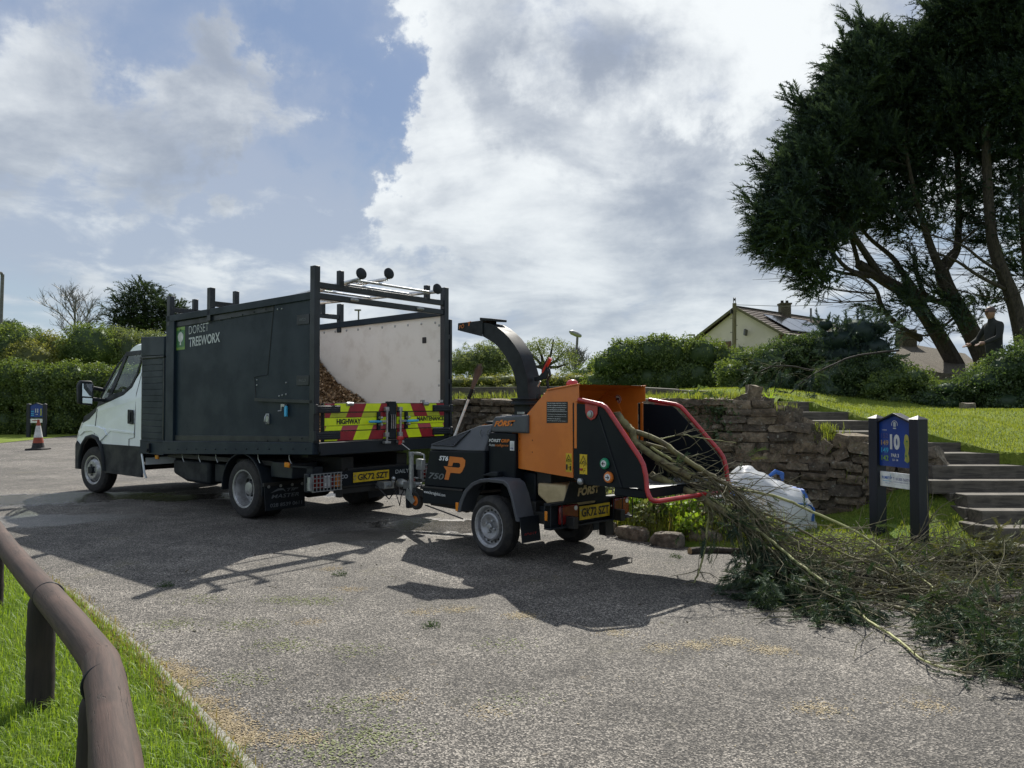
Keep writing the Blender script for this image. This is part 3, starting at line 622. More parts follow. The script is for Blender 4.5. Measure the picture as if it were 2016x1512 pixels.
# ================================================================== log rail in the foreground
fence = thing('log_rail', 'low brown log knee rail on short posts along the grass verge in the foreground', 'fence', (-1.35, 2.53, 0))
def log(name, p0, p1, r0, r1, n=22, seg=24, wob=.004, miter=None):
    p0, p1 = Vector(p0), Vector(p1); L = (p1 - p0).length; d = (p1 - p0).normalized()
    r = random.Random(hash(name) % 99 + int(L * 10)); ph = [r.uniform(0, 6) for _ in range(6)]
    m = MB(); pts = []; rr = []
    for i in range(seg + 1):
        t = i / seg; e = .86 if i in (0, seg) else 1.0
        pts.append((t * L, math.sin(t * 9 + ph[0]) * wob, math.sin(t * 7 + ph[1]) * wob)); rr.append((r0 + (r1 - r0) * t) * e * (1 + .018 * math.sin(t * 23 + ph[2]) + .012 * math.sin(t * 51 + ph[3])))
    pts[0] = (0.0, *pts[0][1:]); pts.insert(1, (.012, *pts[1][1:])); rr.insert(1, rr[1])
    if miter is not None: pts[-1] = (L, 0, 0); rr[-1] = r1
    m.tube(pts, rr, n)
    if miter is not None:                # end cut on the bisecting plane so that both logs meet flush
        q = Vector((1, 0, 0)).rotation_difference(d).inverted() @ Vector(miter); k0 = (len(pts) - 1) * n
        for k in range(k0, k0 + n): x_, y_, z_ = m.v[k]; m.v[k] = (L - (y_ * q.y + z_ * q.z) / q.x, y_, z_)
    o = m.build(name, 'log' if name == 'rail' else 'post', fence, ang=45); o.location = p0 - Vector((-1.35, 2.53, 0)); o.rotation_euler = Vector((1, 0, 0)).rotation_difference(d).to_euler(); return o
ZR = .515
JT = Vector((-1.365, 2.575, ZR)); E1 = Vector((-4.2, 6.06, ZR + .03)); E2 = Vector((-.215, .62, ZR - .035)); BIS = ((E1 - JT).normalized() - (E2 - JT).normalized())
log('rail', E1, JT, .053, .058, miter=BIS); log('rail', E2, JT, .059, .058, miter=BIS)
for x, y, r, zt in ((-2.13, 3.50, .058, .50), (-1.283, 2.40, .056, .47), (-3.45, 5.15, .055, .5), (-.37, .86, .058, .46)):
    log('post', (x, y, -.05), (x + .006, y, zt), r, r, wob=.003)
for (x, y), d in (((-2.06, 3.44), (-.634, .773)), ((-1.262, 2.40), (-.507, .862))):
    dd = Vector((d[0], d[1], .01)).normalized(); a = dd.cross(Vector((0, 0, 1))).normalized(); b = a.cross(dd)
    c = Vector((x, y, ZR + (.004 if y > 3 else -.006))) - Vector((-1.35, 2.53, 0)); m = MB()
    m.tube([c + (a * math.cos(q) + b * math.sin(q)) * (.0585 if y > 3 else .0605) for q in [i * math.pi / 16 for i in range(32)]], .005, 6, closed=True)
    m.build('wire_tie', 'black', fence)
# ------------------------------------------------ grass blades (too many to count)
def blades(name, P, hmin, hmax, wd, mat, lean=.45, seg=2, parent=None, bend=None):
    n = len(P); h = rng.uniform(hmin, hmax, n); a = rng.uniform(0, 2 * np.pi, n); l = np.abs(rng.normal(0, lean, n))
    d = np.c_[np.cos(a), np.sin(a)]; s = np.c_[-np.sin(a), np.cos(a)] * (wd * rng.uniform(.6, 1.2, n))[:, None]
    z0 = np.zeros(n)
    base = P; mid = P + np.c_[d * (l * h * .35)[:, None], h * .6]; tip = P + np.c_[d * (l * h)[:, None], h * (1 - .25 * np.minimum(l, 1.5))]
    sv = np.c_[s, z0]
    V = np.stack([base - sv, base + sv, mid + sv * .7, mid - sv * .7, tip], 1).reshape(-1, 3)
    i = np.arange(n)[:, None] * 5
    Fc = np.concatenate([i + np.array([[0, 1, 2]]), i + np.array([[0, 2, 3]]), i + np.array([[3, 2, 4]])])
    o = npmesh(name, V, Fc, mat, parent, rnd=np.repeat(rng.uniform(0, 1, n), 5)); tag(o, kind='stuff'); return o
def inside(poly, P):
    x, y = P[:, 0], P[:, 1]; c = np.zeros(len(P), bool); q = np.array(poly); j = len(q) - 1
    for i in range(len(q)):
        with np.errstate(divide='ignore', invalid='ignore'):
            cr = ((q[i, 1] > y) != (q[j, 1] > y)) & (x < (q[j, 0] - q[i, 0]) * (y - q[i, 1]) / (q[j, 1] - q[i, 1] + 1e-12) + q[i, 0])
        c ^= cr; j = i
    return c
def tufty(P, sc=9., k=.55):
    """keep points with a clumpy probability"""
    q = np.sin(P[:, 0] * sc + np.sin(P[:, 1] * sc * .7) * 2) * np.sin(P[:, 1] * sc * 1.1 + np.sin(P[:, 0] * sc * .6) * 2)
    return P[rng.uniform(0, 1, len(P)) < k + (1 - k) * (q * .5 + .5)]
GP = [(-4.6, 6.9), (-3.03, 5.38), (-2.0, 4.2), (-1.0, 2.9), (-.1, 1.6), (-.2, 1.2), (-2.2, 1.2), (-6, 5)]
P = np.c_[rng.uniform(-5, 0, 300000), rng.uniform(1.3, 7, 300000)]; P = P[inside(GP, P)]
P = P[rng.uniform(0, 1, len(P)) < np.clip(3.4 / P[:, 1], .25, 1) ** 1.5 * .95]; P = tufty(P)
P = np.c_[P, np.full(len(P), .008)]
tag(blades('grass', P, .025, .085, .0021, 'grass', .95), 'long lush bright green grass under the log rail', 'grass')
EP2 = np.array(EDGE[:5]); pe = resample(EDGE[:5], 5200); pe = pe + rng.normal(0, .035, pe.shape) + np.array([-.03, -.02])
tag(blades('grass', np.c_[pe, np.full(len(pe), .01)], .02, .06, .0022, 'straw', .9), 'dry tufts of grass spilling over the kerb edge', 'grass')
# mown bank and verge
P = np.c_[rng.uniform(-1, 9, 240000), rng.uniform(5, 17, 240000)]
VP = [(.55, 9.0), (1.0, 8.4), (1.25, 7.78), (1.68, 7.4), (2.6, 6.75), (3.7, 5.7), (4.6, 4.9), (4.25, 6.4), (4.25, 7.6), (4.2, 8.6), (4.9, 9.05), (2.6, 9.3), (1.6, 10), (-.4, 11.9)]
Q = tufty(P[inside(VP, P)], 6); Q = Q[rng.uniform(0, 1, len(Q)) < .9]
tag(blades('grass', np.c_[Q, verge_h(Q[:, 0], Q[:, 1])], .025, .07, .0035, 'grasslawn', .6), 'short grass on the verge below the stone wall', 'grass')
Q = P[inside(RIM[:-1] + [(9, 5), (12, 12), (9, 17), (-1, 17)], P)]; Q = Q[rng.uniform(0, 1, len(Q)) < np.clip(9 / Q[:, 1], .3, 1) ** 1.6]; Q = tufty(Q, 4, .7)
tag(blades('grass', np.c_[Q, hill_h(Q[:, 0], Q[:, 1])], .02, .05, .0042, 'grasslawn', .6), 'sunlit mown grass on the slope right of the steps', 'grass')
# tufts growing over the wall top and the broken end of the wall
tp = []
for px, py, Y, n_, sp_ in ((1400, 783, 9.75, 420, .16), (1350, 783, 10.1, 420, .2), (1440, 782, 9.6, 300, .14), (1300, 786, 10.3, 300, .2), (1640, 862, 9.35, 500, .13), (1665, 872, 9.3, 420, .13), (1690, 880, 9.3, 420, .13), (1615, 845, 9.4, 260, .1), (1715, 893, 9.3, 300, .1),
                            (1760, 940, 9.25, 380, .16), (1540, 803, 9.5, 120, .08), (905, 783, 12.7, 240, .3), (980, 780, 12.3, 200, .3), (1850, 1000, 8.3, 500, .25)):
    c = at(px, py, Y if px < 1500 else float(np.interp(px, [1440, 1557, 1835], [9.5, 9.25, 8.35]))); q = rng.normal(0, 1, (n_, 3)) * [sp_, .10, .015] + np.array(c); tp.append(q)
tag(blades('grass', np.concatenate(tp) - [0, 0, .03], .05, .15, .004, 'grasslawn', .7), 'tufts of long grass growing over the broken top of the stone wall', 'grass')
dz = []
for px, py, n_, s_ in ((1700, 1020, 26, .22), (1650, 1045, 10, .3), (1780, 1060, 8, .3), (1860, 990, 12, .25), (1560, 1060, 8, .4), (1820, 1020, 6, .2)):
    c = G(px, py, .06); dz.append(np.array(c)[None] + rng.normal(0, 1, (n_, 3)) * [s_, s_, 0])
dz = np.concatenate(dz); dz[:, 2] = verge_h(dz[:, 0], dz[:, 1]) + .07
e = [at(x_, y_, Y_) for x_, y_, Y_ in ((1936, 881, 9.2), (1945, 886, 9.1), (1968, 888, 9.1), (1990, 897, 8.9))]
e = np.array([(p.x, p.y, hill(p.x, p.y) + .06) for p in e]); dz = np.concatenate([dz, e])
hx = np.array([(math.cos(a), math.sin(a), .15 * math.sin(3 * a)) for a in np.linspace(0, 2 * math.pi, 7)[:-1]])
Vd, Fd = scatter(hx, np.array([[0, 1, 2, 3, 4, 5]]), dz, frames(np.tile([0., -.8, .6], (len(dz), 1)) + rng.normal(0, .2, (len(dz), 3))), rng.uniform(.009, .016, len(dz)))
tag(npmesh('daisies', Vd, Fd, 'daisy', rnd=rng.uniform(0, 1, len(Vd))), 'small white daisies dotted over the verge grass', 'daisies', kind='stuff')
# litter on the asphalt: sawdust, leaf bits, moss
def litter(spots, mat, name, label, size, flat=.10):
    ps = []
    for x, y, n_, sx, sy in spots: ps.append(np.c_[rng.normal(x, sx, n_), rng.normal(y, sy, n_), rng.uniform(.001, .004, n_)])
    ps = np.concatenate(ps); n_ = len(ps)
    T = np.array([(-.5, -.28, 0), (.5, -.2, .06), (.45, .25, -.03), (-.42, .3, .05)]); dr = rng.normal(size=(n_, 3)) * [1, 1, flat]
    V, Fc = scatter(T, np.array([[0, 1, 2, 3]]), ps, frames(dr), size * rng.uniform(.4, 1.4, n_))
    return tag(npmesh(name, V, Fc, mat, rnd=np.repeat(rng.uniform(0, 1, n_), 4)), label, 'litter', kind='stuff')
sp_ = [(x, y, n_, .06, .045) for x, y, n_ in [(*G(px, py)[:2], int(q * 2.2)) for px, py, q in ((345, 1325, 420), (370, 1345, 300), (480, 1455, 420), (430, 1410, 360), (400, 1385, 260), (455, 1430, 300), (320, 1310, 240), (1440, 1262, 200), (1370, 1270, 200), (1520, 1280, 240), (1210, 1245, 90), (1025, 1212, 220), (900, 1200, 130), (830, 1205, 110),
       (690, 1160, 120), (1300, 1275, 90), (780, 1372, 90), (590, 1455, 200), (960, 1400, 70), (1830, 1390, 100), (1610, 1395, 150), (650, 1120, 110), (610, 1225, 90))]]
sp_ += [(rng.uniform(-3, 3), rng.uniform(2.5, 8), 9, .2, .2) for _ in range(90)]
litter(sp_, 'litter', 'sawdust', 'patches of tan sawdust and dry needles on the asphalt', .009)
sp_ = [(*G(px, py)[:2], int(q * 1.6), .10, .07) for px, py, q in ((560, 1180, 160), (620, 1183, 220), (690, 1390, 160), (650, 1480, 260), (760, 1455, 150), (480, 1230, 160), (560, 1270, 180), (480, 1335, 120), (710, 1440, 120), (400, 1180, 120), (990, 1270, 80), (1020, 1380, 60), (330, 1230, 140), (700, 1280, 100))]
litter(sp_, 'moss', 'needle_litter', 'scattered green needles and moss bits on the asphalt', .011)
MT['darkbits'] = leafmat('dark_leaf_bits', (.02, .018, .012), (.07, .055, .03), .1, .03)
sp_ = [(rng.uniform(-7, 3.2), rng.uniform(2.6, 12), int(rng.integers(1, 5)), .04, .03) for _ in range(190)]
litter(sp_, 'darkbits', 'leaf_bits', 'dark dead leaf bits strewn over the asphalt', .022, .25)
for px, py, lab, nseed in ((668, 1133, 'dark clod of leaves on the sunlit asphalt left of the small trailer shadow', 1), (848, 1233, 'dark curled twig lying on the asphalt in front of the chipper', 2), (1330, 1098, 'small dark bark scrap near the fallen log', 3), (325, 1155, 'flat dark leaf clump in the truck shadow', 4)):
    c = G(px, py); n_ = 26; V, Fc = scatter(LT[0], LT[1], np.array(c)[None] + rng.normal(0, 1, (n_, 3)) * [.035, .025, .008] + [0, 0, .014], frames(rng.normal(size=(n_, 3)) * [1, 1, .2]), .03 * rng.uniform(.6, 1.3, n_))
    tag(npmesh('leaf_clump' if nseed != 2 else 'twig', V, Fc, 'leafdk', rnd=rng.uniform(0, .4, len(V))), lab, 'debris')
# ================================================================== the tipper truck (local x forward, y left, z up; origin at its rear left corner on the ground)
TRZ = math.atan2(.62159, -.78335)
tr = thing('tipper_truck', 'white cab tipper truck with high dark grey body and red and yellow chevron tailgate', 'truck', (-2.135, 8.29, 0), TRZ)
LEFT = ((-1, 0, 0), (0, 0, 1)); REAR = ((0, -1, 0), (0, 0, 1))
WD_ = 2.12
def zb(x): return .816 - .126 * max(0, min(1, x / 3.2))         # lower edge of the body
def zt(x): return 2.585 - .050 * max(0, min(1, x / 3.2))        # upper edge
# --- body frame
m = MB()
for y0, y1 in ((-.005, -.085), (-WD_ + .005, -WD_ + .085)):
    ym = (y0 + y1) / 2
    m.ext([(.02, y0, zt(0) - .085), (3.2, y0, zt(3.2) - .085), (3.2, y0, zt(3.2)), (.02, y0, zt(0))], (0, y1 - y0, 0))
    yo = .02 if y0 > -1 else -.02
    m.ext([(.0, y0 + yo, zb(0)), (3.22, y0 + yo, zb(3.2)), (3.22, y0 + yo, zb(3.2) + .175), (.0, y0 + yo, zb(0) + .13)], (0, y1 - y0, 0))
    m.ext([(2.99, y0 - .002, zb(3) + .1), (3.195, y0 - .002, zb(3) + .1), (3.195, y0 - .002, zt(3) - .02), (2.99, y0 - .002, zt(3) - .02)], (0, (y1 - y0) * .9, 0))
m.bb(3.12, 3.2, -WD_ + .09, -.09, .75, zt(3.2) - .01)
m.build('body_frame', 'anth', tr, bevel=.006)
m = MB()
for y0 in (-.002, -WD_ + .002):
    s = 1 if y0 > -1 else -1
    m.bb(.0, .085, y0, y0 - .075 * s, zb(0) + .005, 2.865)
m.each('rear_post', 'anth2', tr, bevel=.006)
MB().bb(.02, .06, -WD_ - .045, -WD_ - .085, 1.0, 2.46).bb(.02, .06, -WD_ - .0, -WD_ - .085, 1.62, 1.68).bb(.02, .06, -WD_ - .0, -WD_ - .085, 2.2, 2.26).build('door_stay', 'anth2', tr, bevel=.005)
# --- side panel, strips, hatch
m = MB().ext([(.08, -.045, .93), (3.0, -.045, .86), (3.0, -.045, 2.50), (.08, -.045, 2.52)], (0, -.025, 0)); m.build('side_panel', 'anth', tr)
m = MB().ext([(.09, -.030, .945), (2.99, -.030, .87), (2.99, -.030, .945), (.09, -.030, 1.012)], (0, -.015, 0))
m.ext([(.8, -.034, 2.43), (2.99, -.034, 2.375), (2.99, -.034, 2.44), (.8, -.034, 2.50)], (0, -.012, 0)); m.each('riveted_strip', 'anth2', tr, bevel=.003)
h = MB().ext([(.764, -.022, 2.515), (.80, -.022, 2.30), (.885, -.022, 1.695), (1.147, -.022, 1.676), (1.115, -.022, 1.412), (.03, -.022, 1.386), (.03, -.022, 2.52)], (0, -.024, 0)).build('side_hatch', 'anth', tr, bevel=.004)
MB().tube([(.764, -.0205, 2.505), (.80, -.0205, 2.30), (.885, -.0205, 1.695), (1.147, -.0205, 1.676), (1.115, -.0205, 1.412)], .0045, 4).build('hatch_gap', 'ink', h)
MB().beam((1.12, -.012, 1.412), (.035, -.012, 1.386), .02, .035).build('hatch_lip', 'anth2', h)
rv = MB()
def rivet(mb, x, y, z, r=.013, ax=(0, 1, 0)): mb.lathe([(r, 0), (r * .8, .006), (r * .3, .009)], (x, y, z), ax, 8)
for i in range(13): rivet(rv, .25 + i * .215, -.030, .985 - .0155 * i * .99, .011)
for i in range(9): rivet(rv, .95 + i * .24, -.034, 2.462 - .0165 * i, .011)
for i in range(14): rivet(rv, .12 + i * .225, .016, .875 - .0088 * i, .009)
rv.stuff('rivets', 'anth2', tr)
m = MB()
for x, z in ((.70, 2.44), (.62, 2.44), (.66, 1.45), (.60, 1.46), (.53, 1.47), (.53, 1.60), (1.1, 1.64), (1.1, 1.58)): rivet(m, x, -.022, z, .011)
m.stuff('hatch_bolts', 'galv', h)
for z in (2.29, 1.62): MB().box((.22, -.018, z), (.22, .010, .11)).build('hinge_plate', 'anth2', h, bevel=.004); txt(h, 'WHITLOX', (.285, -.012, z - .015), *LEFT, .13, .03, 'greyprint')
la = MB().bb(.87, .93, -.045, -.026, 1.13, 1.25); la.tube([(.90, -.02, 1.24), (.90, .0, 1.21), (.90, .005, 1.16), (.90, -.02, 1.14)], .009, 6); la.build('side_latch', 'galv', tr, bevel=.003)
la = MB().bb(.53, .60, -.03, .0, 1.33, 1.36); la.tube([(.60, -.01, 1.33), (.60, -.008, 1.285), (.66, -.01, 1.28)], .008, 6); la.build('hatch_catch', 'galv', tr)
MB().bb(.505, .545, -.03, -.005, 1.22, 1.34).build('catch_tag', 'cyan', tr, bevel=.005)
# --- lettering on the side
lg = MB().ext([(2.775, -.042, 2.074), (2.985, -.042, 2.068), (2.985, -.042, 2.368), (2.775, -.042, 2.374)], (0, -.003, 0)).build('logo_badge', 'lgreen', tr)
MB().ext([(2.782, -.0405, 2.11), (2.978, -.0405, 2.104), (2.978, -.0405, 2.325), (2.782, -.0405, 2.33)], (0, -.001, 0)).build('logo_field', 'dgreen', lg)
cr = [(2.88 + .068 * math.cos(a) * (1 + .06 * math.sin(5 * a)), -.0395, 2.238 + .066 * math.sin(a) * (1 + .05 * math.cos(7 * a))) for a in np.linspace(0, 2 * math.pi, 33)[:-1]]
MB().ext(cr, (0, -.0008, 0)).ext([(2.892, -.0395, 2.19), (2.868, -.0395, 2.19), (2.862, -.0395, 2.132), (2.898, -.0395, 2.132)], (0, -.0008, 0)).build('logo_tree', 'wht', lg)
txt(tr, 'DORSET', (2.675, -.044, 2.262), (-1, 0, .045), (0, 0, 1), .475, .105, 'silver', -.008)
txt(tr, 'TREEWORX', (2.675, -.044, 2.095), (-1, 0, .045), (0, 0, 1), .74, .125, 'silver', .024)
# --- far side wall, front wall, floor
m = MB().bb(.05, 3.12, -WD_ + .004, -WD_ + .03, .9, 2.52); m.build('far_side_panel', 'anth', tr)
lin = MB().bb(.09, 3.12, -WD_ + .032, -WD_ + .05, .93, 2.50).build('white_lining', 'ply', tr)
bo = MB(); rivet(bo, 0, 0, 0, .018); bme = bo.mesh('lining_bolt'); bme.materials.append(MT['galv'])
for x, z in [(.2 + i * .255, 2.42) for i in range(11)] + [(.13, 2.38), (.13, 1.92), (.13, 1.60), (.13, 1.30), (1.05, 1.38), (1.11, 1.38)]:
    o = bpy.data.objects.new('lining_bolt', bme); COL.objects.link(o); o.parent = lin; o.location = (x, -WD_ + .05, z)
MB().bb(.36, .43, -WD_ + .048, -WD_ + .062, 2.16, 2.24).build('black_plate', 'ink', lin, bevel=.01)
MB().bb(3.05, 3.10, -WD_ + .05, -.07, .93, 2.45).build('headboard', 'plybrown', tr)
MB().bb(.1, 3.1, -.055, -.071, .93, 2.5).build('near_lining', 'ply', tr)
MB().bb(.0, 3.2, -WD_ + .05, -.05, .84, .93).build('floor', 'anth2', tr)
MB().bb(-.005, .02, -WD_ + .09, -.09, .80, .935).build('rear_sill', 'anth2', tr, bevel=.005)
# --- tailgate: two doors with chevrons
def tailgate_door(y0, y1, sgn):
    d = MB().bb(-.022, .022, y0, y1, .95, 1.372).build('tailgate_door', 'black', tr, bevel=.004)
    xs = -.026
    bands = ((1.366, 1.275, 'yel', 'chred'), (1.263, 1.212, 'yel2', 'chred'), (1.118, 1.068, 'yel', 'chpink'), (1.057, .955, 'yel', 'chred'))
    ya, yb = max(y0, y1) - .02, min(y0, y1) + .02
    MB().bb(xs, xs + .006, ya, yb, 1.207, 1.123).build('reflective_strip', 'yel', d, bevel=.001)
    for zt_, zb_, cy, cr_ in bands:
        st = MB().bb(xs, xs + .006, ya, yb, zt_, zb_).build('reflective_strip', cy, d)
        mm = MB()
        for k in range(-3, 8):
            def yy(z, k2): # leaning stripe edges
                q = .235 * k2 + (1.37 - z) * .48 - .07
                return (ya - q) if False else q
            e0 = .45 * k + .02; pts = []
            for z, off in ((zt_, 0), (zt_, .225), (zb_, .225), (zb_, 0)):
                q = e0 + off - (1.37 - z) * .48
                y = (-.02 - q) if sgn > 0 else (-WD_ + .02 + q)
                pts.append((min(ya, max(yb, y)), z))
            if abs(pts[0][0] - pts[1][0]) + abs(pts[2][0] - pts[3][0]) < .004: continue
            P2 = [(xs - .0012, y, z) for y, z in pts]
            mm.add(P2, [(0, 1, 2, 3)])
        if mm.v: mm.each('red_stripe', cr_, d, smooth=False)
    return d
dl = tailgate_door(-.105, -1.045, 1); dr_ = tailgate_door(-1.165, -WD_ + .1, -1)
txt(dl, 'HIGHWAY', (-.029, -.285, 1.135), *REAR, .345, .062, 'ink', .035)
txt(dr_, 'MAINTENANCE', (-.029, -1.52, 1.15), *REAR, .475, .056, 'ink', .035)
st = MB().bb(-.028, -.022, -1.80, -1.985, .985, 1.06).build('maker_sticker', 'wht', dr_)
txt(dr_, 'TIP MASTER', (-.029, -1.81, 1.03), *REAR, .165, .02, 'ink', .01); txt(dr_, '028 8539 0611', (-.029, -1.81, 1.0), *REAR, .165, .014, 'ink')
m = MB()
for z in (1.305, 1.015):
    for s, ye in ((1, 0), (-1, -WD_)):
        for dz in (-.022, .0, .022): m.bb(-.05, -.026, ye - .0 * s, ye - .32 * s, z + dz - .008, z + dz + .008)
        m.bb(-.040, -.026, ye - .01 * s, ye - .33 * s, z - .042, z + .042); m.cyl((-.035, ye + .005 * s, z - .05), (-.035, ye + .005 * s, z + .05), .024)
m.each('strap_hinge', 'anth2', tr, bevel=.003)
m = MB().bb(-.045, .03, -1.05, -1.16, .95, 1.39); m.build('centre_post', 'black', tr, bevel=.005)
m = MB()
for y in (-1.075, -1.105, -1.135): m.tube([(-.055, y + .01, 1.235), (-.055, y, 1.225), (-.055, y, 1.07)], .007, 6)
m.stuff('post_rods', 'galv', tr)
for y, s in ((-1.0, 1), (-1.215, -1)):
    m = MB().cyl((-.06, y, .905), (-.06, y, 1.325), .013); m.box((-.05, y, 1.30), (.04, .055, .05)); m.box((-.05, y, 1.0), (.04, .06, .05)); m.box((-.055, y, .91), (.05, .09, .025)); m.bb(-.06, -.03, y + .0, y + .11 * s, 1.145, 1.17)
    b = m.build('locking_bar', 'galv', tr, bevel=.003)
    MB().bb(-.05, -.028, y + .09 * s, y + .135 * s, 1.06, 1.265).build('lock_bracket', 'black', b, bevel=.003)
    mm = MB().lathe([(.016, 0), (.016, .05), (.006, .055)], (-.05, y + .112 * s, 1.2), (-1, 0, 0), 10); mm.lathe([(.016, 0), (.016, .05), (.006, .055)], (-.05, y + .112 * s, 1.12), (-1, 0, 0), 10); mm.each('lock_stud', 'galv', b)
    MB().tube([(-.07, y + .1 * s, 1.155), (-.075, y + .19 * s, 1.157), (-.07, y + .28 * s, 1.157)], [.014, .016, .014], 8).build('grip', 'cyan', b)
m = MB()
for y in (-.42, -1.62): m.lathe([(.022, 0), (.022, .09), (.01, .1)], (-.03, y, 1.36), (0, -1, 0), 10)
for y in (-1.62, -1.95): m.box((-.02, y, 1.395), (.03, .05, .03))
m.stuff('tailgate_catch', 'galv', tr)
# --- ladder rack
def hoop(x, zt_, zbar, lower):
    m = MB()
    if not lower:
        for y in (-.04, -WD_ + .04): m.bb(x - .04, x + .04, y - .035, y + .035, 2.4, zt_)
    for y in (-.385, -1.76): m.bb(x - .03, x + .03, y - .032, y + .032, zbar, zt_ - .005)
    m.bb(x - .03, x + .03, -.075, -WD_ + .075, zbar - .035, zbar + .03)
    if lower: m.bb(x - .03, x + .03, -.08, -WD_ + .08, 2.51, 2.575)
    return m.build('rack_hoop', 'anth2', tr, bevel=.005)
hp = hoop(.045, 2.862, 2.665, True); hoop(2.14, 2.82, 2.625, False); hoop(3.14, 2.80, 2.62, False)
m = MB()
for y in (-.5, -1.55): m.lathe([(.012, 0), (.022, .02), (.022, .1), (.012, .12)], (.01, y, 2.545), (0, -1, 0), 10)
m.each('rack_lamp', 'galv', hp)
# --- locker behind the cab
m = MB().bb(3.235, 3.89, -.02, -WD_ + .02, .67, 2.27); lk = m.build('locker', 'anth', tr, bevel=.012)
m = MB().ext([(3.24, -.005, 2.01), (3.885, -.005, 2.02), (3.885, -.005, 2.29), (3.24, -.005, 2.265)], (0, -.4, 0)); m.build('locker_header', 'anth', lk, bevel=.01)
m = MB().bb(3.225, 3.9, .008, -.03, 1.985, 2.01); m.bb(3.25, 3.28, -.012, -.03, .88, 1.98); m.bb(3.84, 3.87, -.012, -.03, .88, 1.98); m.each('shutter_frame', 'anth2', lk, bevel=.003)
for i in range(13): MB().ext([(3.28, -.019, .885 + i * .084), (3.84, -.019, .885 + i * .084), (3.84, -.019, .885 + i * .084 + .080), (3.28, -.019, .885 + i * .084 + .080)], (0, .008, 0)).build('shutter_slat', 'anth', lk, bevel=.004)
m = MB().bb(3.22, 3.87, .0, -.03, .672, .845); m.bb(3.24, 3.86, .006, -.0, .84, .86); m.build('locker_step', 'anth', lk, bevel=.004)
MB().bb(3.56, 3.62, .03, -.0, .69, .82).lathe([(.022, 0), (.022, .02)], (3.59, .03, .73), (0, 1, 0)).build('locker_latch', 'black', lk, bevel=.004)
# --- cab
YS = -.06; YE = -2.06
def ysid(z): return .11 * sstep(z, 1.25, 2.25)
cabprof = [(3.92, .36), (3.93, 1.3), (3.95, 2.238), (4.38, 2.234), (4.47, 2.19), (4.56, 2.135), (4.85, 1.87), (5.10, 1.60), (5.33, 1.33), (5.58, 1.235), (5.81, 1.165), (5.89, 1.06), (6.00, .93), (6.075, .82), (6.10, .72), (6.085, .36)]
ST_ = [(0, 0), (.04, .035), (.12, .07), (.3, .10), (.5, .115), (.7, .10), (.88, .07), (.96, .035), (1, 0)]
def cabpt(x, z, s, bul):
    t = ysid(z); y = YS - t + (YE + t - YS + t) * s
    k = sstep(x, 4.4, 5.9); rz = .03 * (1 - min(1, min(s, 1 - s) / .04)) * sstep(z, 1.1, 1.4)
    return (x + bul * k * 1.3 - .03 * (1 - min(1, min(s, 1 - s) / .04)) * sstep(x, 5.6, 6.0), y, z - rz)
def strip(i0, i1, name, mat, par, off=0):
    mb = MB(); vs = [cabpt(x, z, s, b) for s, b in ST_ for x, z in cabprof[i0:i1 + 1]]; n_ = i1 - i0 + 1
    mb.add(vs, [(a * n_ + i, a * n_ + i + 1, (a + 1) * n_ + i + 1, (a + 1) * n_ + i) for a in range(len(ST_) - 1) for i in range(n_ - 1)])
    return mb.build(name, mat, par, ang=40)
cab = strip(2, 5, 'cab', 'white', tr)
strip(5, 8, 'windscreen', 'glass', cab); strip(8, 12, 'bonnet', 'white', cab); strip(12, 15, 'bumper', 'black', cab)
def sideface(pts, name, mat, off=0, par=None, both=True, th=0.0):
    mb = MB()
    for s in ((1, -1) if both else (1,)):
        vs = [((x, YS - ysid(z) + off, z) if s > 0 else (x, YE + ysid(z) - off, z)) for x, z in pts]
        if th: mb.ext(vs, (0, -th * s, 0))
        else: mb.add(vs, [tuple(range(len(vs)))])
    return mb.each(name, mat, par or cab, smooth=th > 0, bevel=.003 if th else 0)
ARCH = [(5.90, .36), (5.885, .55), (5.80, .73), (5.66, .835), (5.48, .865), (5.31, .835), (5.17, .73), (5.09, .55), (5.06, .36)]
sideface([(3.92, .36), (3.93, 1.50), (4.13, 1.82), (4.22, 1.72), (4.31, 1.60), (4.53, 1.485), (4.93, 1.395), (5.33, 1.305), (5.58, 1.215), (5.78, 1.15)], 'door_skin', 'white') if False else None
low = [(3.92, .36), (3.93, 1.45), (4.14, 1.80), (4.215, 1.72), (4.315, 1.59), (4.53, 1.485), (4.93, 1.395), (5.31, 1.318), (5.58, 1.205), (5.78, 1.14), (5.86, 1.05), (5.97, .92), (6.04, .81), (6.06, .72), (6.05, .36)] + ARCH
sideface(low, 'side_skin', 'white')
sideface([(3.93, 1.45), (4.14, 1.80), (4.12, 2.10), (4.60, 2.085), (4.545, 2.125), (4.46, 2.178), (4.37, 2.205), (3.95, 2.207)], 'rear_pillar', 'white')
sideface([(4.60, 2.085), (4.66, 2.02), (5.16, 1.50), (5.31, 1.318), (5.30, 1.335), (5.07, 1.585), (4.83, 1.85), (4.545, 2.125)], 'windscreen_pillar', 'white')
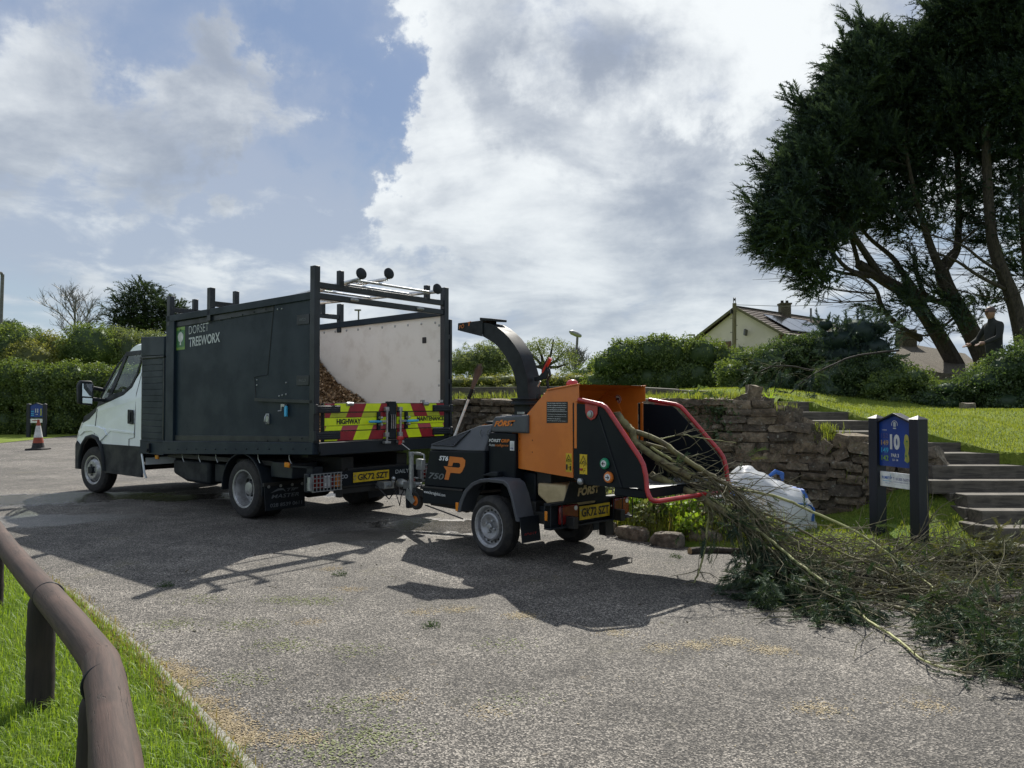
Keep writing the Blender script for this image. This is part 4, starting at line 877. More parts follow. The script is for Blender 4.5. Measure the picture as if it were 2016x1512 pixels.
# black window surround, glass
surround = [(4.64, 2.125), (4.13, 2.13), (4.115, 2.07), (4.20, 1.78), (4.30, 1.60), (4.53, 1.49), (4.93, 1.40), (5.36, 1.305), (5.17, 1.60), (4.94, 1.88)]
def ring(outer, holes_quads): pass
def bandpoly(a, b): return a + b[::-1]
for pts in ([(4.64, 2.125), (4.13, 2.13), (4.155, 2.07), (4.60, 2.058)], [(4.13, 2.13), (4.115, 2.07), (4.20, 1.78), (4.30, 1.60), (4.53, 1.49), (4.93, 1.40), (5.36, 1.305), (5.30, 1.40), (5.02, 1.46), (4.90, 1.50), (4.55, 1.545), (4.36, 1.63), (4.245, 1.80), (4.155, 2.07)],
            [(4.60, 2.058), (4.70, 2.05), (4.95, 1.60), (5.02, 1.46), (4.90, 1.50), (4.78, 1.70)], [(4.64, 2.125), (4.60, 2.058), (4.70, 2.05), (4.94, 1.84), (5.16, 1.57), (5.30, 1.40), (5.36, 1.305), (5.19, 1.60), (4.95, 1.89)]):
    sideface(pts, 'window_surround', 'black', .006, th=.012)
sideface([(4.155, 2.07), (4.60, 2.058), (4.78, 1.70), (4.90, 1.50), (4.55, 1.545), (4.36, 1.63), (4.245, 1.80)], 'side_window', 'glass', -.004)
sideface([(4.70, 2.05), (4.94, 1.84), (5.16, 1.57), (5.30, 1.40), (5.02, 1.46), (4.95, 1.60)], 'quarter_window', 'glass', -.004)
# lower cladding, door seams, handle
sideface([(3.925, .33), (3.925, .76), (5.235, .758), (5.18, .70), (5.105, .55), (5.07, .335)], 'sill_cladding', 'black', .010, th=.03)
sideface([(5.905, .34), (5.89, .58), (5.86, .70), (6.02, .78), (6.075, .72), (6.07, .34)], 'bumper_corner', 'black', .012, th=.05)
for s, yy in ((1, YS), (-1, YE)):
    MB().tube([(x, yy + .014 * s, z) for x, z in ARCH], .030, 8).build('arch_trim', 'black', cab)
def seam(pts, r=.0045):
    MB().tube([(x, YS - ysid(z) + .001, z) for x, z in pts], r, 4).build('door_seam', 'ink', cab)
seam([(4.04, 2.10), (4.09, 1.80), (4.15, 1.50), (4.165, .88), (4.32, .855), (4.33, .40)]); seam([(5.345, 1.28), (5.40, 1.05), (5.435, .885)])
sideface([(5.20, .80), (5.26, .88), (5.50, .945), (5.75, .93), (5.90, .86), (5.95, .93), (5.75, 1.02), (5.35, 1.02), (5.08, .98), (5.0, .90)], 'wheel_flare', 'white', .022, th=.03)
sideface([(4.18, .93), (4.9, .95), (5.02, .90), (5.08, .98), (4.95, .985), (4.18, .955)], 'door_crease', 'white', .006, th=.012)
hd = MB().ext([(4.185, YS + .004, 1.065), (4.345, YS + .004, 1.075), (4.345, YS + .004, 1.275), (4.185, YS + .004, 1.27)], (0, .012, 0)).build('door_handle', 'black', tr, bevel=.02, segs=3)
MB().bb(4.235, 4.275, YS + .012, YS + .028, 1.10, 1.24).build('handle_grip', 'blackgloss', hd, bevel=.008)
# bonnet edge black panel and headlamp
sideface([(5.36, 1.305), (5.60, 1.215), (5.80, 1.15), (5.83, 1.06), (5.62, 1.12), (5.40, 1.235)], 'scuttle_panel', 'black', .006, th=.01)
sideface([(5.83, 1.07), (5.87, 1.06), (5.97, .93), (6.03, .83), (5.98, .86), (5.90, .96)], 'headlamp', 'whitelens', .007, th=.02)
# mirror
mi = MB().ext([(5.10, .30, 1.36), (5.10, .10, 1.33), (5.10, .09, 1.63), (5.10, .12, 1.70), (5.10, .28, 1.70), (5.10, .31, 1.62)], (.10, 0, 0)).build('mirror_housing', 'black', tr, bevel=.025, segs=3)
MB().ext([(5.098, .26, 1.47), (5.098, .12, 1.46), (5.098, .12, 1.65), (5.098, .26, 1.655)], (-.003, 0, 0)).build('mirror_pane', 'mirror', mi)
MB().ext([(5.098, .255, 1.37), (5.098, .12, 1.36), (5.098, .12, 1.44), (5.098, .255, 1.445)], (-.003, 0, 0)).build('wide_angle_pane', 'mirror', mi)
MB().tube([(5.15, .12, 1.60), (5.12, -.07, 1.56)], .028, 8).tube([(5.15, .12, 1.43), (5.12, -.07, 1.41)], .028, 8).build('mirror_arm', 'black', mi)
m = MB().ext([(5.10, YE - .30, 1.36), (5.10, YE - .10, 1.33), (5.10, YE - .12, 1.70), (5.10, YE - .28, 1.70)], (.10, 0, 0)).tube([(5.15, YE - .1, 1.6), (5.12, YE + .05, 1.56)], .028).build('mirror_housing', 'black', tr, bevel=.025)
# interior
m = MB()
for y0, y1 in ((-.2, -.75), (-.78, -1.1), (-1.3, -1.85)):
    m.bb(4.35, 4.85, y0, y1, .9, 1.1); m.ext([(4.32, y0, 1.1), (4.47, y0, 1.1), (4.35, y0, 1.62), (4.24, y0, 1.62)], (0, y1 - y0, 0)); m.bb(4.20, 4.30, y0 - .14, y1 + .14, 1.64, 1.82)
m.each('seat', 'black', cab, bevel=.03)
m = MB().ext([(5.0, -.15, 1.05), (5.0, -.15, 1.33), (5.3, -.15, 1.30), (5.3, -.15, 1.0)], (0, -1.8, 0)); m.bb(3.94, 5.3, -.1, -2.0, .6, .9); m.lathe([(.2, 0), (.2, .03), (.17, .03), (.17, 0), (.2, 0)], (4.92, -1.55, 1.38), (-.5, 0, .8), 20, False); m.build('dashboard', 'black', cab)
MB().bb(3.94, 3.96, -.12, -2.0, .5, 1.5).build('cab_rear_wall', 'white', cab)
# --- chassis and under parts
m = MB().bb(.2, 5.2, -.55, -.72, .55, .75).bb(.2, 5.2, -1.4, -1.57, .55, .75)
for x in (.5, 1.9, 2.9): m.bb(x, x + .12, -.3, -1.8, .74, .83)
m.bb(.15, 1.0, -.6, -1.5, .42, .62); m.cyl((1.36, -.35, .35), (1.36, -1.77, .35), .07); m.lathe([(.05, -.25), (.2, -.12), (.2, .12), (.05, .25)], (1.36, -1.06, .36), (0, 1, 0)); m.cyl((5.3, -.3, .36), (5.3, -1.8, .36), .05)
m.bb(3.2, 4.9, -.75, -1.4, .45, .8); m.bb(.9, 3.3, -.10, -.5, .64, .70)
m.build('chassis', 'chassis', tr, bevel=.006)
MB().ext([(2.35, -.15, .32), (2.9, -.15, .33), (3.25, -.15, .42), (3.25, -.15, .62), (2.35, -.15, .62)], (0, -.42, 0)).build('fuel_tank', 'black', tr, bevel=.04, segs=3)
MB().bb(2.05, 2.30, -.2, -.6, .36, .6).build('battery_box', 'black', tr, bevel=.02)
MB().bb(.52, .93, -.10, -.45, .515, .695).build('tool_box', 'anth2', tr, bevel=.01)
MB().tube([(3.88, -.03, .70), (3.84, -.02, .62), (3.80, -.02, .50), (3.79, -.03, .40), (3.80, -.06, .33)], .014, 8).build('wing_edge', 'white', tr)
m = MB()
for x in (.45, 1.05, 1.95, 2.35, 2.75): m.tube([(x, -.01, zb(x)), (x + .01, -.02, zb(x) - .05), (x - .03, -.02, zb(x) - .10)], .006, 5)
m.each('rope_hook', 'galv', tr)
for x, z in ((3.5, .635), (.55, .675)): MB().bb(x - .045, x + .045, -.07, -.045, z - .03, z + .03).build('side_lamp', 'amber', tr, bevel=.008)
MB().bb(.1, .62, -.09, -.06, .655, .675).bb(.1, .2, -.2, -.06, .6, .67).build('lamp_bracket', 'black', tr)
# mudguards and flaps
def guard(cx, y0, y1, r):
    prof = [(cx + r * math.cos(a), .36 + r * math.sin(a) * .98) for a in np.linspace(-.1, math.pi + .15, 19)]; mb = MB(); vs = []
    for x, z in prof: vs += [(x, y0, z), (x, y1, z), (cx + (x - cx) * .955, y1, .36 + (z - .36) * .955), (cx + (x - cx) * .955, y0, .36 + (z - .36) * .955)]
    mb.add(vs, [(i * 4 + j, i * 4 + (j + 1) % 4, i * 4 + 4 + (j + 1) % 4, i * 4 + 4 + j) for i in range(len(prof) - 1) for j in range(4)] + [(0, 1, 2, 3), tuple(len(vs) - 4 + j for j in range(4))])
    return mb.build('mudguard', 'black', tr, bevel=.006)
guard(1.375, .0, -.55, .43); guard(1.375, -WD_, -WD_ + .55, .43)
fl = MB().ext([(.92, -.01, .43), (.92, -.57, .43), (.90, -.56, .13), (.90, -.02, .13)], (.012, 0, 0)).build('mud_flap', 'black', tr)
MB().bb(.905, .94, -.0, -.58, .41, .45).build('flap_bar', 'chassis', fl)
m = MB()
for y in (-.06, -.22, -.38, -.52): m.lathe([(.018, 0), (.018, .01)], (.91, y, .405), (-1, 0, 0), 10)
m.stuff('flap_bolts', 'galv', fl)
FR = ((0, -1, 0), (-.066, 0, 1))
txt(fl, 'TIP', (.900, -.30, .335), *FR, .16, .035, 'greyprint', .03, .3); txt(fl, 'MASTER', (.897, -.09, .265), *FR, .38, .045, 'greyprint', .01, .2); txt(fl, '028 8539 0611', (.892, -.07, .165), *FR, .44, .045, 'greyprint', .015)
MB().ext([(.899, -.08, .33), (.899, -.18, .375), (.899, -.25, .375), (.899, -.29, .33), (.899, -.25, .352), (.899, -.19, .352)], (-.002, 0, 0)).build('flap_emblem', 'greyprint', fl)
MB().ext([(.92, -WD_ + .02, .43), (.92, -WD_ + .57, .43), (.90, -WD_ + .56, .13), (.90, -WD_ + .02, .13)], (.012, 0, 0)).build('mud_flap', 'black', tr)
# rear bar, lights, plate
rb = MB().bb(.12, .2, -.02, -WD_ + .02, .40, .60); rb.bb(.14, .3, -.5, -1.7, .33, .45); rb.bb(.12, .2, -.45, -.5, .3, .5); rb.build('under_run_bar', 'chassis', tr, bevel=.01)
for y0, y1 in ((.02, -.43), (-1.64, -WD_ - .04)):
    w = y1 - y0
    lb = MB().bb(.065, .13, y0 + .0, y1, .40, .605).build('light_housing', 'black', tr, bevel=.012)
    for k, (a, b, mt) in enumerate(((.14, .46, 'redlens'), (.47, .64, 'whitelens'), (.65, .8, 'redlens'), (.81, .95, 'amber'))):
        MB().bb(.055, .068, y0 + w * a, y0 + w * b, .435, .57).build('lens', mt, lb, bevel=.004)
    g = MB()
    for i in range(9): g.bb(.028, .036, y0 + w * (.08 + i * .105), y0 + w * (.08 + i * .105) - .009, .405, .60)
    for i in range(5): g.bb(.026, .034, y0 + w * .06, y0 + w * .96, .405 + i * .0475, .413 + i * .0475)
    for a in (.07, .93): g.bb(.03, .09, y0 + w * a, y0 + w * a - .008, .41, .6)
    g.bb(.03, .10, y0 + w * .0, y0 + w * .055, .425, .57); g.build('lamp_guard', 'galv', lb)
pl = MB().bb(.098, .104, -.63, -1.18, .457, .572).build('number_plate', 'plate', tr, bevel=.002)
txt(pl, 'GK72 SZT', (.0965, -.695, .478), *REAR, .465, .074, 'ink', .03); txt(pl, 'GB', (.0965, -.643, .525), *REAR, .025, .018, 'lblue'); txt(pl, 'UK', (.0965, -.643, .485), *REAR, .025, .018, 'lblue')
MB().bb(.108, .118, -.45, -1.62, .43, .60).build('plate_board', 'blackgloss', tr, bevel=.004)
txt(tr, 'IVECO', (.106, -.355, .515), *REAR, .20, .045, 'silver', .02); txt(tr, 'DAILY', (.106, -1.29, .515), *REAR, .22, .045, 'silver', -.008)
# tow bar
m = MB().bb(-.02, .2, -1.0, -1.15, .36, .44).tube([(.05, -1.075, .40), (-.06, -1.075, .40), (-.09, -1.075, .46)], .022); m.lathe([(.004, 0), (.02, .01), (.025, .025), (.02, .04), (.004, .05)], (-.09, -1.075, .46), (0, 0, 1), 12); m.build('tow_ball', 'galv', tr, bevel=.004)
MB().tube([(.1, -.95, .42), (-.03, -.96, .33), (-.10, -1.0, .25), (-.16, -1.03, .34), (-.25, -1.05, .42)], .009, 6).tube([(.1, -1.2, .42), (-.02, -1.18, .30), (-.12, -1.15, .16), (-.2, -1.10, .30), (-.3, -1.07, .40)], .006, 6).build('trailer_cable', 'ink', tr)
# --- wheels
def wheel(parent, c, r, w, rr, style, outer=1, tyre_mat='tyre', steer=0, dual=False):
    e = sub('wheel', parent, c, (0, 0, steer)); ax = (0, outer, 0); q = r - rr
    prof = [(rr - .012, -w / 2 + .02), (rr + .01, -w / 2 + .004), (rr + q * .5, -w / 2 - .004), (r - .03, -w / 2 + .008), (r - .008, -w / 2 + .03), (r, -w / 2 + .05), (r, -w * .22), (r - .007, -w * .215), (r - .007, -w * .18), (r, -w * .175), (r, -w * .02), (r - .007, -w * .015), (r - .007, w * .015), (r, w * .02), (r, w * .175),
            (r - .007, w * .18), (r - .007, w * .215), (r, w * .22), (r, w / 2 - .05), (r - .008, w / 2 - .03), (r - .03, w / 2 - .008), (rr + q * .5, w / 2 + .004), (rr + .01, w / 2 - .004), (rr - .012, w / 2 - .02)]
    MB().lathe(prof, (0, 0, 0), ax, 48, False).build('tyre', tyre_mat, e, ang=28)
    h = w / 2 - .006; m = MB()
    if style == 'dual':
        dish = [(rr + .012, h - .004), (rr + .016, h + .004), (rr, h + .002), (rr - .014, h - .02), (rr - .020, h - .10), (rr - .03, h - .135), (.115, h - .145), (.105, h - .12), (.08, h - .118), (.075, h - .07), (.02, h - .065)]
    elif style == 'front':
        dish = [(rr + .012, h - .004), (rr + .016, h + .004), (rr, h + .002), (rr - .014, h - .012), (rr - .02, h - .04), (.155, h - .006), (.13, h + .015), (.02, h + .018)]
    else:
        dish = [(rr + .010, h - .004), (rr + .013, h + .003), (rr, h + .0), (rr - .012, h - .012), (rr - .018, h - .038), (rr - .045, h - .045), (rr * .70, h - .012), (rr * .62, h - .006), (rr * .55, h - .014), (rr * .34, h - .032), (.028, h - .034)]
    m.lathe(dish + [(.001, dish[-1][1])], (0, 0, 0), ax, 40, False)
    rim = m.build('rim', 'rim' if style != 'trailer' else 'rimgrey', e, ang=30)
    holes = MB(); nn = {'dual': 6, 'front': 8, 'trailer': 18}[style]
    for k in range(nn):
        a = 2 * math.pi * (k + .5) / nn; rad = {'dual': .145, 'front': rr - .037, 'trailer': rr - .034}[style]; hr = {'dual': .024, 'front': .018, 'trailer': .0095}[style]
        y = {'dual': h - .1375, 'front': h - .026, 'trailer': h - .040}[style] * outer
        cx, cz = math.cos(a) * rad, math.sin(a) * rad; el = 1.7 if style != 'trailer' else 1.25
        pts = [(cx + (math.cos(t) * hr * math.cos(a) - math.sin(t) * hr * el * math.sin(a)), y + .004 * outer, cz + (math.cos(t) * hr * math.sin(a) + math.sin(t) * hr * el * math.cos(a))) for t in np.linspace(0, 2 * math.pi, 13)[:-1]]
        holes.ext(pts, (0, .002 * outer, 0))
    for k in range({'dual': 6, 'front': 6, 'trailer': 4}[style]):
        pass
    holes.stuff('rim_holes', 'ink', e)
    nuts = MB(); nk, nr = {'dual': (6, .092), 'front': (6, .075), 'trailer': (4, .052)}[style]; hy = {'dual': h - .118, 'front': h + .015, 'trailer': h - .034}[style]
    for k in range(nk):
        a = 2 * math.pi * k / nk + .4; nuts.lathe([(.013, 0), (.013, .02), (.008, .026)], (math.cos(a) * nr, hy * outer, math.sin(a) * nr), ax, 6)
    if style == 'trailer': nuts.lathe([(.030, 0), (.030, .03), (.024, .038), (.005, .04)], (0, hy * outer, 0), ax, 16)
    if style == 'front': nuts.lathe([(.06, 0), (.055, .035), (.01, .04)], (0, hy * outer, 0), ax, 16)
    nuts.stuff('wheel_nuts', 'galv' if style == 'trailer' else 'black', e)
    return e
wheel(tr, (5.48, -.16, .352), .352, .21, .205, 'front', 1, steer=.13); wheel(tr, (5.48, -1.96, .352), .352, .21, .205, 'front', -1, steer=.13)
wheel(tr, (1.375, -.125, .352), .352, .20, .212, 'dual', 1); wheel(tr, (1.375, -WD_ + .125, .352), .352, .20, .212, 'dual', -1)
for y in (-.36, -WD_ + .36): wheel(tr, (1.375, y, .352), .352, .20, .212, 'dual', -1)

# ================================================================== wood chips lying in the truck body
def heap_z(x, y): return np.minimum(2.05, .97 + np.maximum(0, (x - 1.0 + .12 * (y + 2.07))) * .63 + .05 * np.sin(x * 5 + y * 3) + .03 * np.sin(y * 9))
gx, gy = np.meshgrid(np.linspace(.2, 3.04, 40), np.linspace(-WD_ + .055, -.075, 30), indexing='ij'); V = np.c_[gx.ravel(), gy.ravel(), heap_z(gx, gy).ravel() - .02]
Fq = np.array([(i * 30 + j, (i + 1) * 30 + j, (i + 1) * 30 + j + 1, i * 30 + j + 1) for i in range(39) for j in range(29)])
n_ = 15000; px_ = np.c_[rng.uniform(.25, 3.0, n_), rng.uniform(-WD_ + .07, -.09, n_)]; pz = heap_z(px_[:, 0], px_[:, 1]) + rng.uniform(-.01, .02, n_)
T = np.array([(-.5, -.25, 0), (.5, -.2, .1), (.45, .22, -.05), (-.42, .28, .08)]); Vc, Fc = scatter(T, np.array([[0, 1, 2, 3]]), np.c_[px_, pz], frames(rng.normal(size=(n_, 3)) * [1, 1, .6]), .045 * rng.uniform(.4, 1.4, n_))
ch = npmesh('wood_chips', np.r_[V, Vc], np.r_[Fq, Fc + len(V)], 'chip', rnd=np.r_[np.full(len(V), .15), np.repeat(rng.uniform(0, 1, n_) ** 1.6, 4)])
ch.location = tr.location; ch.rotation_euler = tr.rotation_euler; tag(ch, 'heap of brown wood chips sloping inside the open truck body', 'wood chips', kind='stuff')
# ================================================================== ladder on the rack
ld = thing('ladder', 'aluminium tripod ladder with black rubber feet lying on the truck rack', 'ladder', (-2.135, 8.29, 0), TRZ)
TOP = [(2.05, -.62, 2.68), (2.05, -.80, 2.68)]
R1, R2, R3 = Vector((-.2, -.45, 2.745)), Vector((-.2, -1.66, 2.745)), Vector((-.2, -.86, 2.80))
TA, TB = Vector((2.35, -.86, 2.70)), Vector((2.35, -1.12, 2.70))
m = MB().tube([R1, TA], .024, 10).tube([R2, TB], .024, 10); m.build('rail', 'alu', ld)
m = MB().tube([R3, (1.2, -.95, 2.80), (2.3, -1.0, 2.74)], .022, 10); leg_ = m.build('tripod_leg', 'alu', ld)
for t in (.45, .62): p = R3.lerp(Vector((2.3, -1.0, 2.74)), t) + Vector((0, -.01, .012)); MB().cyl(p, p + Vector((.06, -.003, 0)), .028).build('tape_band', 'green', leg_)
for i in range(9):
    t = .03 + i * .115; MB().tube([R1.lerp(TA, t), R2.lerp(TB, t)], .014, 8).build('rung', 'alu', ld)
m = MB()
for i in range(1, 8):
    t = i * .12; a = R1.lerp(TA, t); b = R3.lerp(Vector((2.3, -1.0, 2.74)), t); m.tube([a + Vector((0, 0, .01)), b], .009, 6)
m.each('brace', 'alu', ld)
for p in (R1, R2, R3):
    d = Vector((-1, 0, 0)); c = p + Vector((-.03, 0, .06 if p is not R2 else .03))
    MB().lathe([(.02, -.06), (.05, -.02), (.066, .0), (.066, .015), (.03, .03)], c, (-.9, .1, .15), 18).build('rubber_foot', 'black', ld); MB().tube([p, c + Vector((.03, 0, 0))], .02, 8).build('foot_bracket', 'alu', ld)
# ================================================================== the towed wood chipper (local x forward, y left, origin under the middle of its axle)
CRZ = math.atan2(.72, -.694)
cp = thing('wood_chipper', 'black and orange towed wood chipper with curved black chute and red bars round its hopper', 'wood chipper', (.2516, 7.281, 0), CRZ)
def cw(x, y, z): c, s = math.cos(CRZ), math.sin(CRZ); return Vector((.2516 + x * c - y * s, 7.281 + x * s + y * c, z))      # local to world
def mir(f):
    for s in (1, -1): f(s)
# lower body mouldings
def loft(mb, prof, ys, insets):
    """prof: (x,z) outline, extruded across y with the outline pulled in at the edges"""
    cx = sum(p[0] for p in prof) / len(prof); cz = sum(p[1] for p in prof) / len(prof); n = len(prof); vs = []
    for y, k in zip(ys, insets): vs += [(cx + (x - cx) * (1 - k), y, cz + (z - cz) * (1 - k)) for x, z in prof]
    m = len(ys); mb.add(vs, [(i * n + j, i * n + (j + 1) % n, (i + 1) * n + (j + 1) % n, (i + 1) * n + j) for i in range(m - 1) for j in range(n)] + [tuple(range(n - 1, -1, -1)), tuple((m - 1) * n + j for j in range(n))]); return mb
YS6 = (.45, .42, .2, -.2, -.42, -.45)
m = MB().ext([(1.095, .45, .90), (.268, .45, .93), (.268, .45, .56), (.55, .45, .545), (1.19, .45, .53)], (0, -.9, 0)); body = m.build('engine_cover', 'blackgloss', cp, bevel=.018, segs=3)
m = MB().ext([(1.195, .462, .515), (.545, .462, .53), (.63, .462, .385), (1.19, .462, .356)], (0, -.924, 0)); sk = m.build('side_skirt', 'blackgloss', cp, bevel=.008)
MB().beam((1.195, .468, .525), (.55, .468, .54), .012, .02).build('trim_strip', 'chassis', sk, bevel=.003)
# grey hood with sloping nose
m = MB(); hv = [(1.085, .905), (1.06, .955), (.46, 1.155), (.268, 1.172), (.268, .925), (.53, .915)]
vs = [(x, .455, z) if z < .97 else (x, .455 - .10 * (z - .95) / .2, z) for x, z in hv]; vs2 = [(x, -y, z) for x, y, z in vs]
m.add(vs + vs2, [(5, 4, 3, 2, 1, 0), (6, 7, 8, 9, 10, 11)] + [(i, (i + 1) % 6, (i + 1) % 6 + 6, i + 6) for i in range(6)]); hood = m.build('hood', 'grey', cp, bevel=.012, segs=3)
def hy(z): return .455 - .10 * max(0, z - .95) / .2
gq = [(1.045, .952), (.555, 1.10), (.70, .962)]
MB().add([(x, hy(z) + .003, z) for x, z in gq] + [(x, hy(z) - .01, z) for x, z in gq], [(0, 1, 2), (0, 1, 4, 3), (1, 2, 5, 4), (2, 0, 3, 5)]).build('vent_recess', 'ink', hood, smooth=False)
g = MB()
for i in range(24):
    x = .58 + i * .0195; za = max(.958, .958); top = 1.10 + (x - .555) * (.952 - 1.10) / (1.045 - .555)
    lo = .962 - (.70 - x) * (.962 - 1.10) / (.70 - .555) if x < .70 else .962 + (x - .70) * (.952 - .962) / .345
    if top - lo > .012: g.beam((x, hy(lo) + .006, lo + .003), (x - .008, hy(top) + .006, top - .003), .006, .007, up=(1, 0, 0))
g.stuff('vent_slats', 'grey', hood)
MB().tube([(1.05, hy(.955) + .004, .955), (.55, hy(1.106) + .004, 1.106), (.70, hy(.957) + .004, .957)], .008, 6, closed=True).build('vent_frame', 'grey', hood)
MB().ext([(1.06, .30, .965), (.46, .27, 1.165), (.46, -.27, 1.165), (1.06, -.30, .965)], (0, 0, .006)).build('hood_flash', 'orange', hood)
MB().bb(.42, .22, .30, .1, 1.17, 1.20).build('air_scoop', 'black', hood, bevel=.012)
# roller / rotor housing beside the funnel
m = MB(); hump = [(.215, 1.105), (.205, 1.20), (.17, 1.245), (-.26, 1.27), (-.26, 1.105)]
loft(m, hump, (.415, .40, .2, -.2, -.40, -.415), (.06, 0, 0, 0, 0, .06)); hp_ = m.build('top_cover', 'grey', cp, bevel=.012, segs=3)
m = MB().bb(.262, -.10, .405, -.405, .66, 1.10); m.bb(.21, -.25, .30, -.30, .45, .75); m.build('drum_housing', 'blackgloss', cp, bevel=.012)
m = MB()
for i in range(5): m.bb(.15 - i * .075, .12 - i * .075, .36, .05, 1.245, 1.262)
m.stuff('cover_ribs', 'grey', hp_, bevel=.004)
txt(cp, 'FÖRST', (.165, .418, 1.155), (-1, 0, .05), (-.18, 0, 1), .27, .062, 'orprint', .05, .25)
txt(cp, 'FÖRST', (.250, .407, 1.010), (-1, 0, .03), (0, 0, 1), .165, .034, 'wht', .03, .15); txt(cp, 'GRIP', (.082, .407, 1.012), (-1, 0, .03), (0, 0, 1), .11, .030, 'orprint', .02, .15)
txt(cp, 'Auto', (.250, .407, .972), (-1, 0, .03), (0, 0, 1), .08, .024, 'wht', .005, .15); txt(cp, 'intelligence', (.166, .407, .966), (-1, 0, .03), (0, 0, 1), .18, .03, 'orprint', 0, .15)
lb = MB().bb(-.035, -.088, .405, .409, .945, 1.03).build('white_label', 'wht', cp); txt(lb, '108', (-.042, .409, .955), *LEFT, .038, .018, 'purple', .02)
for i in range(5): MB().bb(-.042, -.08, .4092, .4098, .98 + i * .009, .984 + i * .009).build('label_line', 'silver', lb)
# CE mark
for cx in (.335, .235):
    MB().tube([(cx + .045 * math.cos(a) - .0, hy(1.08) + .012, 1.085 + .045 * math.sin(a)) for a in np.linspace(-1.15, 1.15, 10)], .005, 5).build('mark', 'greyprint', hood)
MB().tube([(.28, hy(1.08) + .012, 1.085), (.245, hy(1.08) + .012, 1.085)], .005, 5).build('mark', 'greyprint', hood)
# side graphics
txt(cp, 'ST6', (.935, .452, .805), *LEFT, .145, .048, 'wht', .05, .25)
MB().tube([(x, .4535, z) for x, z in ((1.10, .675), (1.02, .672), (1.055, .617))], .0035, 4).build('graphic', 'greyprint', cp) if False else None
txt(cp, '750', (1.105, .452, .615), *LEFT, .25, .062, 'greyprint', .02, .3)
P_ = [(.86 - .000815 * (X - 890), .853 - .00053 * (Z - 369)) for X, Z in ((1000, 370), (1240, 375), (1290, 420), (1280, 520), (1230, 630), (1190, 665), (1015, 670), (980, 805), (900, 805), (940, 640), (885, 560), (1165, 565), (1195, 545), (1195, 490), (1170, 475), (1065, 480), (1045, 548), (965, 548))]
MB().ext([(x, .4525, z) for x, z in P_], (0, -.0015, 0)).build('graphic', 'orange', cp, smooth=False)
txt(cp, 'www.forstglobal.com', (1.165, .464, .455), (-1, 0, -.03), (0, 0, 1), .345, .042, 'wht', .012)
# chassis, drawbar, axle
m = MB(); mir(lambda s: m.beam((1.15, .33 * s, .40), (1.82, .05 * s, .40), .05, .08)); m.beam((1.75, 0, .41), (2.18, 0, .42), .07, .08); mir(lambda s: m.beam((-.75, .32 * s, .36), (1.18, .34 * s, .38), .06, .10)); m.cyl((0, -.5, .27), (0, .5, .27), .035)
m.bb(-.3, .5, -.35, .35, .36, .5); m.beam((.9, .1, .28), (1.25, .12, .32), .05, .05); m.build('chassis', 'chassis', cp, bevel=.005)
MB().tube([(1.2, .42, .335), (.55, .47, .27)], .007, 6).build('brake_rod', 'ink', cp)
m = MB().lathe([(.035, 0), (.05, .04), (.055, .1), (.04, .15)], (2.1, 0, .44), (1, 0, .1), 14); m.bb(1.86, 2.1, -.045, .045, .40, .48); m.tube([(2.05, 0, .49), (1.98, 0, .53), (1.88, 0, .53)], .012); co_ = m.build('hitch_coupling', 'galv', cp, bevel=.006)
MB().tube([(1.93, .02, .50), (1.99, .02, .55)], .014).build('release_handle', 'red', co_)
m = MB().cyl((1.87, .1, .33), (1.87, .1, .80), .027, n=14).cyl((1.87, .1, .78), (1.87, .1, .83), .031, n=14); jk = m.build('jockey_tube', 'galv', cp, bevel=.003)
m = MB().tube([(1.90, .1, .82), (1.72, .1, .815), (1.64, .1, .81), (1.635, .1, .76)], .009, 8).cyl((1.80, .1, .818), (1.69, .1, .815), .016); m.build('winding_handle', 'galv', jk)
MB().tube([(1.90, .1, .85), (2.04, .11, .915)], .006, 6).build('safety_rod', 'galv', jk); MB().lathe([(.022, 0), (.022, .05), (.04, .055), (.04, .085), (.02, .095)], (2.065, .11, .905), (0, 0, 1), 14).build('red_cap', 'red', jk)
m = MB().ext([(1.90, .135, .43), (1.93, .135, .33), (1.80, .135, .26), (1.75, .135, .30), (1.84, .135, .40)], (0, .005, 0)).ext([(1.90, .06, .43), (1.93, .06, .33), (1.80, .06, .26), (1.75, .06, .30), (1.84, .06, .40)], (0, .005, 0)); fk = m.build('jockey_fork', 'galv', cp)
jw = sub('jockey_wheel', cp, (1.77, .10, .30)); MB().lathe([(.055, -.025), (.085, -.03), (.098, -.018), (.10, 0), (.098, .018), (.085, .03), (.055, .025)], (0, 0, 0), (0, 1, 0), 28, False).build('tyre', 'tyre', jw); MB().lathe([(.058, .02), (.045, .012), (.025, .014), (.02, .03), (.006, .032)], (0, 0, 0), (0, 1, 0), 24).build('rim', 'orange', jw)
MB().ext([(1.97, .12, .42), (1.88, .12, .43), (1.90, .12, .20), (1.95, .12, .20)], (0, -.08, 0)).build('mud_guard_plate', 'black', cp, bevel=.015)
MB().box((1.70, .1, .70), (.11, .05, .12)).build('document_box', 'galv', cp, bevel=.006); MB().box((1.62, .06, .43), (.15, .12, .1)).build('coupling_damper', 'black', cp, bevel=.02)
